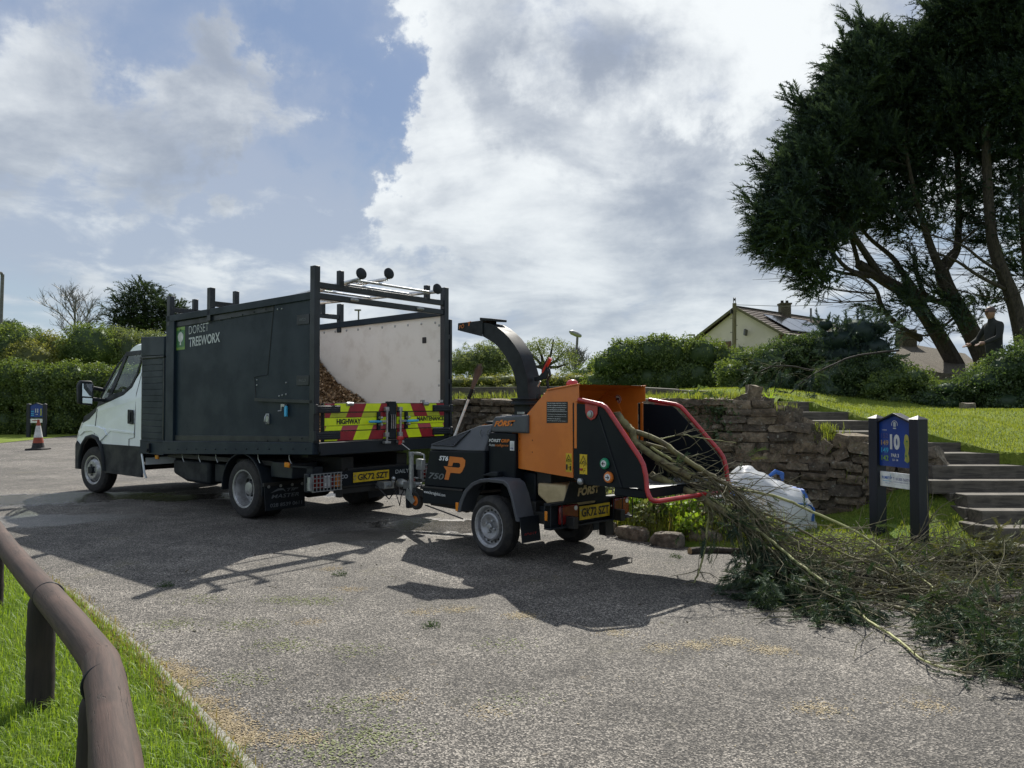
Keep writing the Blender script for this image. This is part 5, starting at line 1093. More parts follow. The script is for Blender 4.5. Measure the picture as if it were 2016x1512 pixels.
# wheels, mudguards, flaps
wheel(cp, (.04, .52, .272), .272, .17, .175, 'trailer', 1); wheel(cp, (.04, -.52, .272), .272, .17, .175, 'trailer', -1)
def cguard(s):
    prof = [(.475, .355), (.44, .46), (.37, .57), (.27, .645), (.16, .685), (.06, .70), (-.16, .70), (-.22, .67), (-.27, .58), (-.31, .46), (-.345, .355)]; mb = MB(); vs = []
    cx, cz = .06, .36
    for x, z in prof:
        for y, k in ((.60 * s, .90), (.61 * s, .99), (.595 * s, 1.0), (.40 * s, 1.0), (.40 * s, .96), (.585 * s, .955), (.59 * s, .90)): vs.append((cx + (x - cx) * k, y, cz + (z - cz) * k))
    n = 7; mb.add(vs, [(i * n + j, i * n + (j + 1) % n, (i + 1) * n + (j + 1) % n, (i + 1) * n + j) for i in range(len(prof) - 1) for j in range(n)] + [tuple(range(n)), tuple(len(vs) - n + j for j in range(n))])
    return mb.build('mudguard', 'grey', cp, bevel=.006)
cguard(1); cguard(-1)
MB().ext([(.30, .47, .70), (.15, .47, .745), (.07, .47, .75), (.07, .47, .70)], (0, -.08, 0)).build('guard_stay', 'black', cp, bevel=.01)
def cflap(s):
    f = MB().ext([(-.345, .585 * s, .39), (-.345, .36 * s, .39), (-.375, .36 * s, .175), (-.375, .585 * s, .175)], (.01, 0, 0)).build('mud_flap', 'black', cp)
    if s > 0: txt(f, 'FÖRST', (-.364, .555, .225), (0, -1, 0), (-.14, 0, 1), .15, .035, 'redprint', .01)
cflap(1); cflap(-1)
for x, z in ((.475, .405), (-.62, .43)): MB().bb(x + .018, x - .018, .55 if x < 0 else .595, .56 if x < 0 else .61, z - .04, z + .04).build('side_reflector', 'amber', cp, bevel=.004)
# funnel
def fy(x): return .36 - .1125 * (x + .04)
def panel(name, pts, s, mat, th=.006, off=0, bev=.0015, par=None): return MB().ext([(x, (fy(x) + off) * s, z) for x, z in pts], (0, -th * s, 0)).build(name, mat, par or cp, bevel=bev)
FUN = [(-.035, .90), (-.035, 1.125), (-.10, 1.18), (-.507, 1.488), (-.90, 1.530), (-.903, 1.392), (-.822, 1.373), (-.828, .755), (-.05, .785)]
sides = [panel('funnel_side', FUN, s, 'orange') for s in (1, -1)]
m = MB().add([(-.10, fy(-.1), 1.18), (-.507, fy(-.507), 1.486), (-.90, fy(-.9), 1.528), (-.90, -fy(-.9), 1.528), (-.507, -fy(-.507), 1.486), (-.10, -fy(-.1), 1.18)], [(0, 1, 4, 5), (1, 2, 3, 4)])
m.add([(-.05, fy(-.05), .79), (-.83, fy(-.83), .76), (-.83, -fy(-.83), .76), (-.05, -fy(-.05), .79)], [(0, 1, 2, 3)]); m.add([(-.04, .36, .79), (-.04, .36, 1.12), (-.04, -.36, 1.12), (-.04, -.36, .79)], [(0, 1, 2, 3)])
m.build('funnel_shell', 'orange', cp, smooth=False)
MB().bb(-.12, -.16, -.28, .28, .82, 1.08).build('feed_roller', 'ink', cp)
m = MB(); mir(lambda s: m.ext([(-.45, fy(-.45) * s * .985, 1.06), (-.45, fy(-.45) * s * .985, 1.46), (-.60, fy(-.6) * s * .985, 1.42), (-.66, fy(-.66) * s * .985, 1.30), (-.66, fy(-.66) * s * .985, 1.0)], (0, -.008 * s, 0))); m.each('inner_liner', 'orange', cp)
m = MB(); mir(lambda s: m.beam((-.51, fy(-.51) * s, 1.487), (-.90, fy(-.9) * s, 1.529), .03, .012)); mir(lambda s: m.beam((-.865, fy(-.86) * s, 1.0), (-.865, fy(-.86) * s, 1.38), .012, .03)); mir(lambda s: m.beam((-.05, (fy(-.05) + .004) * s, .80), (-.035, (fy(-.04) + .004) * s, 1.12), .02, .02)); m.each('funnel_flange', 'orange', cp, bevel=.003)
# black side wings, folded tray
WING = [(-.833, 1.373), (-.925, 1.368), (-1.165, 1.345), (-1.20, 1.325), (-1.595, .945), (-1.635, .83), (-1.645, .73), (-1.608, .722), (-1.54, .735), (-1.391, .722), (-1.0, .712), (-.842, .757)]
wings = [panel('funnel_wing', WING, s, 'blackgloss', off=.003) for s in (1, -1)]
MB().beam((-1.14, fy(-1.14) + .006, 1.277), (-1.388, fy(-1.39) + .006, .725), .008, .012).build('wing_fold', 'black', wings[0], bevel=.002)
m = MB().add([(-.84, fy(-.84), .752), (-1.0, fy(-1.0), .712), (-1.40, fy(-1.4), .725), (-1.62, fy(-1.62), .735), (-1.62, -fy(-1.62), .735), (-1.40, -fy(-1.4), .725), (-1.0, -fy(-1.0), .712), (-.84, -fy(-.84), .752)], [(0, 1, 6, 7), (1, 2, 5, 6), (2, 3, 4, 5)]); tray = m.build('feed_tray', 'galv', cp, smooth=False)
MB().bb(-1.30, -1.60, -.50, .50, .655, .722).build('tray_beam', 'blackgloss', cp, bevel=.008)
def barpts(s): return [(x, (fy(x) + .022) * s, z) for x, z in ((-.925, 1.402), (-1.19, 1.360), (-1.235, 1.340), (-1.265, 1.312), (-1.59, .965), (-1.625, .915), (-1.648, .84), (-1.66, .735), (-1.675, .695), (-1.695, .668))] + [(-1.712, (fy(-1.7) + .005) * s, .655), (-1.72, (fy(-1.7) - .04) * s, .650)]
m = MB().tube(barpts(1) + barpts(-1)[::-1], .0185, 12); m.build('safety_bar', 'red', cp, ang=60)
for s in (1, -1):
    pv = panel('pivot_plate', [(-.985, 1.372), (-1.13, 1.352), (-1.128, 1.29), (-1.10, 1.25), (-1.055, 1.235), (-1.01, 1.255), (-.988, 1.30)], s, 'red', off=.012, bev=.003)
    MB().lathe([(.030, 0), (.030, .006), (.022, .01), (.022, .022), (.008, .024)], (-1.055, (fy(-1.055) + .012) * s, 1.285), (0, s, 0), 18).build('pivot_bolt', 'galv', pv)
MB().lathe([(.028, 0), (.026, .02), (.015, .03), (.004, .032)], (-.93, fy(-.93) + .004, .735), (0, 1, 0), 18).build('wing_bolt', 'galv', wings[0])
# signs on the funnel
bl = panel('safety_label', [(-.495, 1.385), (-.768, 1.385), (-.768, 1.208), (-.495, 1.20)], 1, 'ink', .001, .001, 0)
TX = ['Do not attempt inspection, repairs,', 'cleaning, or adjustment of the machine', 'until the engine is switched off and all', 'the moving parts are stationary', '', 'Caution: Moving rotors - Keep hands & feet out of hopper', 'Do not attempt to clear material by hand or foot', 'when in motion', 'Always stop engine and remove key before maintenance']
for i, s_ in enumerate(TX):
    if s_: txt(bl, s_, (-.508, fy(-.50) + .003, 1.366 - i * .0185), (-1, .1125, 0), (0, 0, 1), .245 * min(1, .5 + len(s_) / 70), .011 if i < 4 else .008, 'wht', .015)
    else: panel('label_rule', [(-.505, 1.372 - i * .0185 + .005), (-.76, 1.372 - i * .0185 + .005), (-.76, 1.372 - i * .0185 + .003), (-.505, 1.372 - i * .0185 + .003)], 1, 'wht', .0005, .0022, 0, bl)
def warn(x0, x1, z0, z1, s, kind, off):
    w = panel('warning_sticker', [(x0, z1), (x1, z1), (x1, z0), (x0, z0)], s, 'yel' if False else 'plate', .001, off, 0)
    cx = (x0 + x1) / 2; hw = abs(x1 - x0) * .42; y = lambda x: (fy(x) + off + .0015) * s; zt_ = z1 - .012; zb_ = zt_ - hw * 1.75
    MB().tube([(cx, y(cx), zt_), (cx - hw, y(cx - hw), zb_), (cx + hw, y(cx + hw), zb_)], .003, 4, closed=True).build('warning_triangle', 'ink', w)
    MB().tube([(cx + hw * .35, y(cx), zb_ + .006), (cx, y(cx), zb_ + hw * .6), (cx - hw * .25, y(cx), zb_ + hw * .45), (cx - hw * .4, y(cx), zb_ + .006)], .003, 4).build('warning_symbol', 'ink', w)
    zz = (z0 + zb_) / 2 - .004
    if kind == 0:
        MB().ext([(cx + hw, y(cx), zz - .022), (cx + hw * .45, y(cx), zz - .022), (cx + hw * .45, y(cx), zz + .022), (cx + hw, y(cx), zz + .022)], (0, -.0006 * s, 0)).tube([(cx + hw * .3, y(cx), zz), (cx - hw * .35, y(cx), zz)], .002, 4).tube([(cx - hw * .7, y(cx), zz - .026), (cx - hw * .7, y(cx), zz + .012)], .008, 6).lathe([(.008, 0), (.008, .001)], (cx - hw * .7, y(cx), zz + .024), (0, s, 0), 10).build('warning_symbol', 'ink', w)
    else:
        MB().tube([(cx + hw * .9, y(cx), zz), (cx + hw * .2, y(cx), zz)], .010, 6).build('warning_symbol', 'redprint', w)
        for q in (.022, -.022): MB().tube([(cx - hw * .5 + .016 * math.cos(a), y(cx), zz + q + .016 * math.sin(a)) for a in np.linspace(0, 5.4, 10)], .0022, 4).build('warning_symbol', 'ink', w)
warn(-.742, -.815, .80, .955, 1, 0, .001); warn(-.915, -1.003, .795, .957, 1, 1, .005)
for x, z, mt, d in ((-1.213, .898, 'green', 1), (-1.256, .794, 'orange', -1)):
    y = fy(x) + .003; b = MB().lathe([(.042, 0), (.045, .012), (.040, .024), (.030, .026)], (x, y, z), (0, 1, 0), 28).build('push_button', mt, cp, ang=30)
    MB().lathe([(.027, .026), (.027, .029)], (x, y, z), (0, 1, 0), 24).build('button_disc', 'wht', b)
    q = d; MB().ext([(x + .019 * q, y + .0295, z), (x + .003 * q, y + .0295, z + .016), (x - .001 * q, y + .0295, z + .013), (x + .007 * q, y + .0295, z + .0035), (x - .018 * q, y + .0295, z + .0035), (x - .018 * q, y + .0295, z - .0035), (x + .007 * q, y + .0295, z - .0035), (x - .001 * q, y + .0295, z - .013), (x + .003 * q, y + .0295, z - .016)], (0, .001, 0)).build('arrow', 'ink', b)
yq = -(fy(-.62) - .008); rs = MB().lathe([(.042, 0), (.042, .002)], (-.615, yq, 1.408), (0, 1, 0), 28).build('prohibition_sign', 'wht', cp)
MB().tube([(-.615 + .037 * math.cos(a), yq + .003, 1.408 + .037 * math.sin(a)) for a in np.linspace(0, 2 * math.pi, 25)[:-1]], .004, 5, closed=True).tube([(-.59, yq + .003, 1.434), (-.64, yq + .003, 1.382)], .004, 5).build('red_ring', 'red', rs); MB().tube([(-.60, yq + .0025, 1.40), (-.62, yq + .0025, 1.415), (-.635, yq + .0025, 1.41)], .009, 6).build('sign_figure', 'ink', rs)
m = MB().lathe([(.05, 0), (.052, .012), (.047, .03), (.03, .045), (.006, .05)], (-.70, .31, 1.525), (0, 0, 1), 20); m.build('stop_button', 'red', cp, ang=50)
m = MB().ext([(-.58, .36, 1.493), (-.76, .36, 1.514), (-.76, .36, 1.528), (-.70, .36, 1.528)], (0, -.1, 0)); m.build('button_mount', 'orange', cp, bevel=.003)
for x, z in ((-.12, 1.05), (-.12, .945), (-.30, 1.045), (-.30, .94)): MB().lathe([(.006, 0), (.004, .003)], (x, fy(x), z), (0, 1, 0), 8).build('small_bolt', 'ink', sides[0])
# tank, rear light bar, name plate
MB().ext([(-.29, .32, .665), (-.62, .30, .67), (-.62, .30, .48), (-.52, .32, .42), (-.30, .33, .56)], (0, -.4, 0)).build('hydraulic_tank', 'cream', cp, bevel=.02, segs=3)
MB().bb(-.22, -.42, .28, -.28, .62, .78).build('under_funnel_frame', 'chassis', cp, bevel=.01)
np_ = MB().ext([(-.70, .345, .71), (-.70, .43, .54), (-.70, -.14, .51), (-.70, -.115, .665)], (-.006, 0, 0)).build('name_plate', 'black', cp, bevel=.002)
txt(np_, 'FÖRST', (-.708, .255, .575), (0, -1, .04), (0, 0, 1), .30, .085, 'cream', .05, .22)
m = MB().bb(-.60, -.68, .56, -.56, .515, .535); m.bb(-.60, -.615, .56, -.56, .33, .53); m.bb(-.60, -.68, .56, -.56, .315, .33)
for y in (.56, .42, -.27, -.40, -.55): m.bb(-.672, -.68, y, y - .010, .32, .53)
m.bb(-.3, -.62, .30, .24, .38, .46); m.bb(-.3, -.62, -.30, -.24, .38, .46); lbx = m.build('light_bar', 'black', cp, bevel=.004)
for y0, y1 in ((.415, .175), (-.31, -.535)):
    l = MB().bb(-.62, -.655, y0, y1, .34, .505).build('tail_lamp', 'redlens', cp, bevel=.012); w = y1 - y0
    MB().bb(-.655, -.662, y0 + w * .02, y0 + w * .32, .36, .49).build('lens', 'redlens', l, bevel=.006); MB().lathe([(.02, 0), (.02, .008)], (-.652, y0 + w * .82, .47), (-1, 0, 0), 14).build('lens', 'whitelens', l)
pt = MB().bb(-.645, -.65, .16, -.255, .355, .475).build('number_plate', 'plate', cp, bevel=.002); txt(pt, 'GK72 SZT', (-.651, .135, .378), *REAR, .375, .078, 'ink', .03)
MB().ext([(-.64, -.46, .335), (-.66, -.55, .335), (-.66, -.52, .36)], (.03, 0, 0)).build('triangle_reflector', 'whitelens', lbx)
for y in (.14, -.28): MB().lathe([(.010, 0), (.008, .006)], (-.645, y, .44), (-1, 0, 0), 8).build('plate_screw', 'galv', lbx)
MB().bb(-.50, -.58, -.28, -.40, .16, .34).build('prop_stand', 'chassis', cp, bevel=.005)
# chute
outer = [(.045, 1.26), (.048, 1.425), (.068, 1.616), (.129, 1.771), (.175, 1.855), (.239, 1.93), (.315, 2.005), (.395, 2.066), (.48, 2.118), (.57, 2.158), (.70, 2.185)]
inner = [(.205, 1.26), (.200, 1.42), (.212, 1.55), (.255, 1.665), (.285, 1.72), (.330, 1.775), (.37, 1.83), (.42, 1.880), (.47, 1.925), (.535, 1.970), (.70, 2.045)]
m = MB(); vs = []
for (xo, zo), (xi, zi) in zip(outer, inner): vs += [(xo, .085, zo), (xo, -.085, zo), (xi, -.085, zi), (xi, .085, zi)]
m.add(vs, [(i * 4 + j, i * 4 + (j + 1) % 4, i * 4 + 4 + (j + 1) % 4, i * 4 + 4 + j) for i in range(len(outer) - 1) for j in range(4)]); chute = m.build('discharge_chute', 'grey', cp, ang=32); chute.data.materials[0] = MT['black']
m = MB().add([(.69, .095, 2.205), (.69, .095, 2.04), (1.085, .09, 2.13), (1.08, .09, 2.205), (.69, -.095, 2.205), (.69, -.095, 2.04), (1.085, -.09, 2.13), (1.08, -.09, 2.205)], [(0, 1, 2, 3), (7, 6, 5, 4), (3, 7, 4, 0)]); fl_ = m.build('deflector_flap', 'black', chute, bevel=.006, smooth=False)
MB().ext([(.73, .10, 2.205), (.54, .10, 2.185), (.54, .10, 2.21), (.73, .10, 2.235)], (0, -.2, 0)).build('flap_hinge', 'black', chute, bevel=.005)
txt(chute, 'FÖ', (1.055, .0935, 2.14), (-1, 0, .12), (0, 0, 1), .08, .045, 'orprint', .01, .1); txt(chute, 'T', (.925, .0935, 2.16), (-1, 0, .12), (0, 0, 1), .06, .042, 'orprint', .01, .1)
m = MB().lathe([(.18, 0), (.18, .02), (.165, .03), (.165, .045), (.18, .05), (.18, .065)], (.125, 0, 1.355), (0, 0, 1), 28); m.bb(.23, .02, .10, -.10, 1.24, 1.36); m.build('chute_base', 'black', cp, bevel=.004)
MB().bb(.17, .07, .12, .105, 1.265, 1.29).build('cover_catch', 'galv', cp, bevel=.003)
br = MB().ext([(.05, .01, 1.62), (-.02, .01, 1.635), (-.10, .01, 1.71), (-.13, .01, 1.66), (-.11, .01, 1.60), (.0, .01, 1.585), (.05, .01, 1.58)], (0, -.02, 0)).build('handle_bracket', 'black', chute, bevel=.006)
MB().tube([(-.055, .0, 1.66), (-.155, .0, 1.79)], [.016, .020], 10).build('handle_grip', 'red', chute); MB().tube([(-.12, .02, 1.70), (-.155, .02, 1.69), (-.17, .02, 1.63), (-.13, .02, 1.58), (-.15, .02, 1.50)], .012, 8).build('control_cable', 'black', chute); MB().tube([(.01, .0, 1.53), (-.02, .0, 1.58)], .01).build('clamp_rod', 'galv', chute)
MB().lathe([(.02, 0), (.025, .02), (.02, .05)], (-.05, .05, 1.41), (0, 0, 1), 12).tube([(-.05, .05, 1.425), (-.16, .06, 1.42)], .006, 6).build('chute_clamp', 'black', cp)
# blue cloth left on the hood, broom leaning behind
cl = npmesh('cloth', *(lambda g: (np.c_[g[0].ravel(), g[1].ravel(), (.0 + .035 * np.sin(g[0] * 23) * np.cos(g[1] * 19) + .02 * np.sin(g[1] * 41)).ravel()], np.array([(i * 16 + j, (i + 1) * 16 + j, (i + 1) * 16 + j + 1, i * 16 + j + 1) for i in range(15) for j in range(15)])))(np.meshgrid(np.linspace(-.14, .14, 16), np.linspace(-.12, .12, 16), indexing='ij')), 'bluecloth', smooth=True)
cl.location = cw(.58, -.20, 1.175); cl.rotation_euler = (-.1, .30, CRZ); tag(cl, 'crumpled blue cloth lying on the sloping chipper hood', 'cloth')
bm_ = thing('broom', 'long handled broom with grey bristles upside down leaning behind the chipper', 'broom', tuple(cw(1.66, -.36, 1.0)))
o0 = Vector(bm_.location); hp0 = [cw(1.72, -.36, .92) - o0, cw(1.43, -.36, 1.42) - o0]
MB().tube(hp0, .014, 10).build('handle', 'signwhite', bm_); MB().tube([hp0[1], cw(1.37, -.36, 1.53) - o0], .02, 10).build('ferrule', 'black', bm_)
n_ = 150; b0 = np.array(cw(1.40, -.36, 1.48) - o0); dirb = np.array(cw(1.24, -.36, 1.79) - cw(1.40, -.36, 1.48)); u_ = np.array(cw(1, 0, 0) - cw(0, 0, 0)); v_ = np.array(cw(0, 1, 0) - cw(0, 0, 0)); mb = MB()
for i in range(n_):
    q = rng.normal(0, .7, 2); e = b0 + dirb * rng.uniform(.7, 1.05) + u_ * q[0] * .028 + v_ * q[1] * .035; mid = b0 + dirb * .5 + u_ * q[0] * .016 + v_ * q[1] * .02; mb.tube([b0 + u_ * q[0] * .006 + v_ * q[1] * .006, mid, e], [.004, .004, .002], 3, False)
mb.stuff('bristles', 'steelpole', bm_, smooth=False)
# ================================================================== things on the verge
# --- golf hole sign
def hole_sign(loc, rz, sc, number, label, full):
    """local x along the board (left to right for the reader), reader looks along +y"""
    t = thing('hole_sign', label, 'sign', loc, rz); t.scale = (sc, sc, sc); w = .52
    for x in (0, w):
        p = MB().bb(x - .055, x + .055, -.055, .055, -.1, 1.15).build('post', 'signpost', t, bevel=.005)
        MB().add([(x - .062, -.062, 1.15), (x + .062, -.062, 1.15), (x + .062, .062, 1.15), (x - .062, .062, 1.15), (x, 0, 1.185)], [(0, 1, 4), (1, 2, 4), (2, 3, 4), (3, 0, 4), (3, 2, 1, 0)]).build('post_cap', 'signpost', p, smooth=False)
    x0, x1, xm = .055, w - .055, w / 2
    b = MB().ext([(x0, -.02, .70), (x1, -.02, .70), (x1, -.02, 1.115), (xm, -.02, 1.19), (x0, -.02, 1.115)], (0, .035, 0)).build('board', 'signblue', t)
    m = MB().beam((x0 - .005, -.003, 1.118), (xm, -.003, 1.196), .09, .018).beam((xm, -.003, 1.196), (x1 + .005, -.003, 1.118), .09, .018); m.build('gable_trim', 'signpost', t, bevel=.003)
    RU = ((1, 0, 0), (0, 0, 1)); y = -.0215
    l = MB().bb(x0, x1, -.018, .005, .505, .645).build('sponsor_board', 'signwhite', t, bevel=.002)
    def tx(s, x, z, w_, h_, mt, bo=.015, par=b): return txt(par, s, (x0 + x, y if par is b else -.0195, z), *RU, w_, h_, mt, bo)
    if full:
        tx('10', .140, .860, .125, .145, 'wht', .055); tx('PAR 3', .155, .79, .095, .034, 'wht', .02); tx('S.I. 14', .17, .755, .07, .02, 'wht', .02)
        tx('YARDS', .035, 1.035, .065, .012, 'wht', .01); tx('152', .028, .965, .09, .045, 'purple', .02); tx('149', .025, .895, .095, .05, 'cutwood', .02); tx('149', .028, .825, .092, .05, 'cyan', .02); tx('142', .028, .752, .092, .05, 'lgreen', .02)
        MB().tube([(xm - .005 + .036 * math.cos(a), y - .001, 1.095 + .036 * math.sin(a)) for a in np.linspace(-.3, math.pi + .3, 14)], .003, 4).build('crest_ring', 'wht', b)
        MB().ext([(xm - .02, y - .0005, 1.075), (xm + .01, y - .0005, 1.075), (xm + .01, y - .0005, 1.115), (xm - .005, y - .0005, 1.122), (xm - .02, y - .0005, 1.115)], (0, -.001, 0)).ext([(xm - .025, y - .0005, 1.055), (xm + .015, y - .0005, 1.055), (xm + .012, y - .0005, 1.066), (xm - .022, y - .0005, 1.066)], (0, -.001, 0)).build('crest_shield', 'silver', b)
        MB().ext([(x0 + x_, y, z_) for x_, z_ in ((.32, .765), (.355, .745), (.378, .765), (.376, .81), (.366, .835), (.372, .87), (.378, .91), (.374, .97), (.365, 1.0), (.34, 1.01), (.325, .995), (.318, .955), (.312, .93), (.322, .905), (.33, .86), (.322, .82), (.325, .79))], (0, -.0015, 0)).build('course_map', 'mapyel', b, smooth=False)
        for x_, z_ in ((.352, .945), (.34, .81)): MB().lathe([(.010, 0), (.010, .001)], (x0 + x_, y - .001, z_), (0, -1, 0), 10).build('map_bunker', 'dgreen', b)
        tx('PLUMBSTOP', .03, .578, .125, .026, 'lblue', .02, l); MB().ext([(x0 + .133, -.0195, .605), (x0 + .141, -.0195, .605), (x0 + .137, -.0195, .625)], (0, -.001, 0)).build('drop_mark', 'cyan', l)
        tx('T: 01305 561710', .17, .575, .225, .026, 'purple', .008, l); tx('E: weymouth@plumbstop.co.uk', .17, .553, .225, .014, 'purple', .005, l); tx('www.plumbstop.co.uk', .17, .532, .2, .009, 'silver', 0, l)
        for z in (.562, .556): MB().bb(x0 + .035, x0 + .15, -.0195, -.019, z, z + .002).build('print_line', 'cyan', l)
        tx('Weymouth', .07, .535, .06, .010, 'lblue', .005, l)
    else:
        tx(number, .165, .86, .09, .14, 'wht', .04); tx('PAR', .18, .78, .07, .03, 'wht', .02)
        for z, mt in ((.96, 'purple'), (.89, 'cyan'), (.82, 'cyan'), (.755, 'cyan')): MB().bb(x0 + .03, x0 + .12, y, y - .001, z, z + .03).build('print_line', mt, b)
        MB().ext([(x0 + x_, y, z_) for x_, z_ in ((.32, .765), (.365, .745), (.375, .85), (.365, 1.0), (.34, 1.01), (.318, .95), (.33, .86))], (0, -.0015, 0)).build('course_map', 'mapyel', b, smooth=False)
        MB().bb(x0 + .06, x0 + .31, -.0195, -.019, .57, .595).build('print_line', 'redprint', l)
    return t
pL, pR = Vector((3.66, 7.72, 0)), Vector((3.80, 7.20, 0)); dd = pR - pL
hole_sign((pL.x, pL.y, .03), math.atan2(dd.y, dd.x), dd.length / .52, '10', 'blue hole sign with a big white 10 on navy posts by the timber steps', True)
p11 = G(56, 861); hole_sign((p11.x, p11.y, 0), .15, 1.13, '11', 'small far blue hole sign showing 11 on the grass behind the traffic cone', False)
# --- traffic cone
c0 = G(75, 885.5); cn = thing('traffic_cone', 'orange and white traffic cone standing at the far left edge of the car park', 'traffic cone', tuple(c0))
def conepart(name, z0, z1, mt, par, o=0):
    r = lambda z: .165 - (z - .06) * (.165 - .03) / .80 + o; return MB().lathe([(r(z0), z0), (r(z1), z1)], (0, 0, 0), (0, 0, 1), 24).build(name, mt, par)
MB().bb(-.24, .24, -.24, .24, 0, .045).lathe([(.19, .045), (.165, .07)], (0, 0, 0), (0, 0, 1), 24).build('base', 'tyre', cn, bevel=.012)
MT['conered'] = pm('cone_red', (.30, .055, .022), .6, c2=(.20, .04, .02), ns=12); MT['conewhite'] = pm('cone_sleeve', (.58, .58, .56), .4, c2=(.45, .44, .42), ns=9)
conepart('lower_band', .065, .20, 'tyre', cn); conepart('red_band', .20, .36, 'conered', cn); conepart('reflective_sleeve', .36, .70, 'conewhite', cn, .003); conepart('cone_top', .70, .86, 'conered', cn); MB().lathe([(.028, 0), (.035, .01), (.03, .03)], (0, 0, .85), (0, 0, 1), 16).build('cone_tip', 'conered', cn)
# --- bulk bag lying in front of the wall
bag = thing('bulk_bag', 'white woven bulk bag with blue straps slumped against the stone wall', 'bulk bag', (2.66, 8.27, .06)); bag.scale = (.95, .95, .97)
TPX = np.array([(-.60, .02), (-.58, .28), (-.50, .40), (-.36, .52), (-.27, .62), (-.20, .66), (-.08, .63), (.05, .57), (.18, .51), (.28, .45), (.38, .44), (.47, .38), (.54, .26), (.58, .10), (.57, .02)])
nu, nv = 46, 22; vs = []
for i in range(nu):
    x = -.60 + 1.18 * i / (nu - 1); tz = np.interp(x, TPX[:, 0], TPX[:, 1])
    for j in range(nv):
        f = j / (nv - 1); a = f * math.pi; dep = .40 * math.sqrt(max(0.02, 1 - (x / .62) ** 4))
        y = -math.cos(a) * dep * (1 + .12 * math.sin(x * 9)); z = tz * (math.sin(a) ** .55 if 0 < f < 1 else 0)
        fold = .007 * math.sin(x * 47 + f * 21 + 3 * math.sin(f * 9)) * math.sin(a) + .013 * math.sin(x * 17 + f * 9) * math.sin(a) + .010 * math.sin(x * 31 - f * 14 + 2 * math.sin(f * 7)) * math.sin(a) + .012 * math.sin(f * 33 + x * 8) * math.sin(a)
        fold *= .6
        if y < 0 and .07 < z < .19: fold += -.03 * math.sin((z - .07) / .12 * math.pi)
        vs.append((x + fold * .5, y - fold * (.8 if f < .5 else -.8), max(0, z + fold)))
bd = MB().add(vs, [(i * nv + j, (i + 1) * nv + j, (i + 1) * nv + j + 1, i * nv + j + 1) for i in range(nu - 1) for j in range(nv - 1)] + [tuple(range(nv - 1, -1, -1)), tuple((nu - 1) * nv + j for j in range(nv))]).build('bag', 'bag', bag, ang=80)
def bagz(x, f):
    i = int(round((x + .60) / 1.18 * (nu - 1))); j = int(round(f * (nv - 1))); return Vector(vs[max(0, min(nu - 1, i)) * nv + max(0, min(nv - 1, j))])
def bagband(name, xf, w, f0, f1, mt, off=.008):
    mb = MB(); q = []
    for k in range(9):
        f = f0 + (f1 - f0) * k / 8; x = xf(f); p = bagz(x, f); c = Vector((x, 0, .2)); n_ = (p - c); n_.x = 0; n_.normalize()
        q += [p + n_ * off + Vector((-w / 2, 0, 0)), p + n_ * off + Vector((w / 2, 0, 0))]
    mb.add(q, [(2 * k, 2 * k + 1, 2 * k + 3, 2 * k + 2) for k in range(8)]); return mb.build(name, mt, bag)
bagband('strap', lambda f: -.385 + .05 * (f - .2), .065, .17, .42, 'strap'); bagband('strap', lambda f: .43 - .2 * (f - .2), .06, .22, .48, 'strap'); bagband('strap', lambda f: .49, .04, .06, .2, 'strap')
MB().tube([(.10, -.02, .55), (.16, -.05, .60), (.24, -.02, .57), (.27, .05, .50)], [.02, .028, .028, .02], 6).build('lifting_loop', 'strap', bag)
hem = MB().tube([bagz(x, .13) + Vector((0, -.014, .0)) for x in np.linspace(-.25, .5, 16)], .008, 5).build('hem', 'strap', bag)
# --- edging rocks in front of the flower bed
for px, py, sx, sy, sz, rz, lab in ((1203, 1052, .13, .16, .15, .3, 'small squat edging rock nearest the chipper wheel'), (1248, 1063, .40, .17, .16, -.75, 'long flat topped edging rock at the front of the flower bed'), (1320, 1076, .30, .2, .15, -.6, 'broken dark edging rock in the middle of the flower bed edge'),
                                    (1395, 1074, .36, .22, .17, -.3, 'pale rough edging rock behind the hanging pale stick'), (1465, 1070, .28, .2, .13, -.3, 'low edging rock half hidden behind the cut branches')):
    p = G(px, py); me = rock_mesh('edging_rock', px, .17); me.materials[0] = MT['rock']; o = bpy.data.objects.new('edging_rock', me); COL.objects.link(o)
    o.location = (p.x, p.y + .05, sz * .38); o.scale = (sx, sy, sz); o.rotation_euler = (random.uniform(-.1, .1), random.uniform(-.12, .12), rz); s_ = o.modifiers.new('round', 'SUBSURF'); s_.levels = 1; s_.render_levels = 1; pass; o.data.materials[0] = MT['rock']; tag(o, lab, 'rock', 'rocks edging the flower bed')
# --- plants of the flower bed
def leaf_plant(x, y, h, r, n, mat, label, tp=LQ, cat='plant', name='leafy_plant', size=.09, stems=7, stemmat='twig'):
    z0 = float(verge_h(x, y)); t = thing(name, label, cat, (x, y, z0)); m = MB(); tips = []
    for i in range(stems):
        a = random.uniform(0, 6.28); q = r * random.uniform(.2, 1); hh = h * random.uniform(.65, 1.05); e = Vector((q * math.cos(a), q * math.sin(a), hh)); m.tube([(e.x * .2, e.y * .2, 0), (e.x * .5, e.y * .5, hh * .55), e], [.006, .005, .002], 4); tips.append(e)
    m.build('stem', stemmat, t)
    k = rng.integers(0, stems, n); f = rng.uniform(.35, 1.05, n) ** .7; T_ = np.array([tuple(e) for e in tips]); pos = T_[k] * f[:, None] + rng.normal(0, r * .14, (n, 3)) * [1, 1, .6]; pos[:, 2] = np.maximum(pos[:, 2], .01)
    V, Fc = scatter(tp[0], tp[1], pos, frames(rng.normal(size=(n, 3)) + [0, 0, .5]), size * rng.uniform(.6, 1.3, n)); npmesh('leaves', V, Fc, mat, t, rnd=np.repeat(rng.uniform(0, 1, n), len(tp[0]))); return t
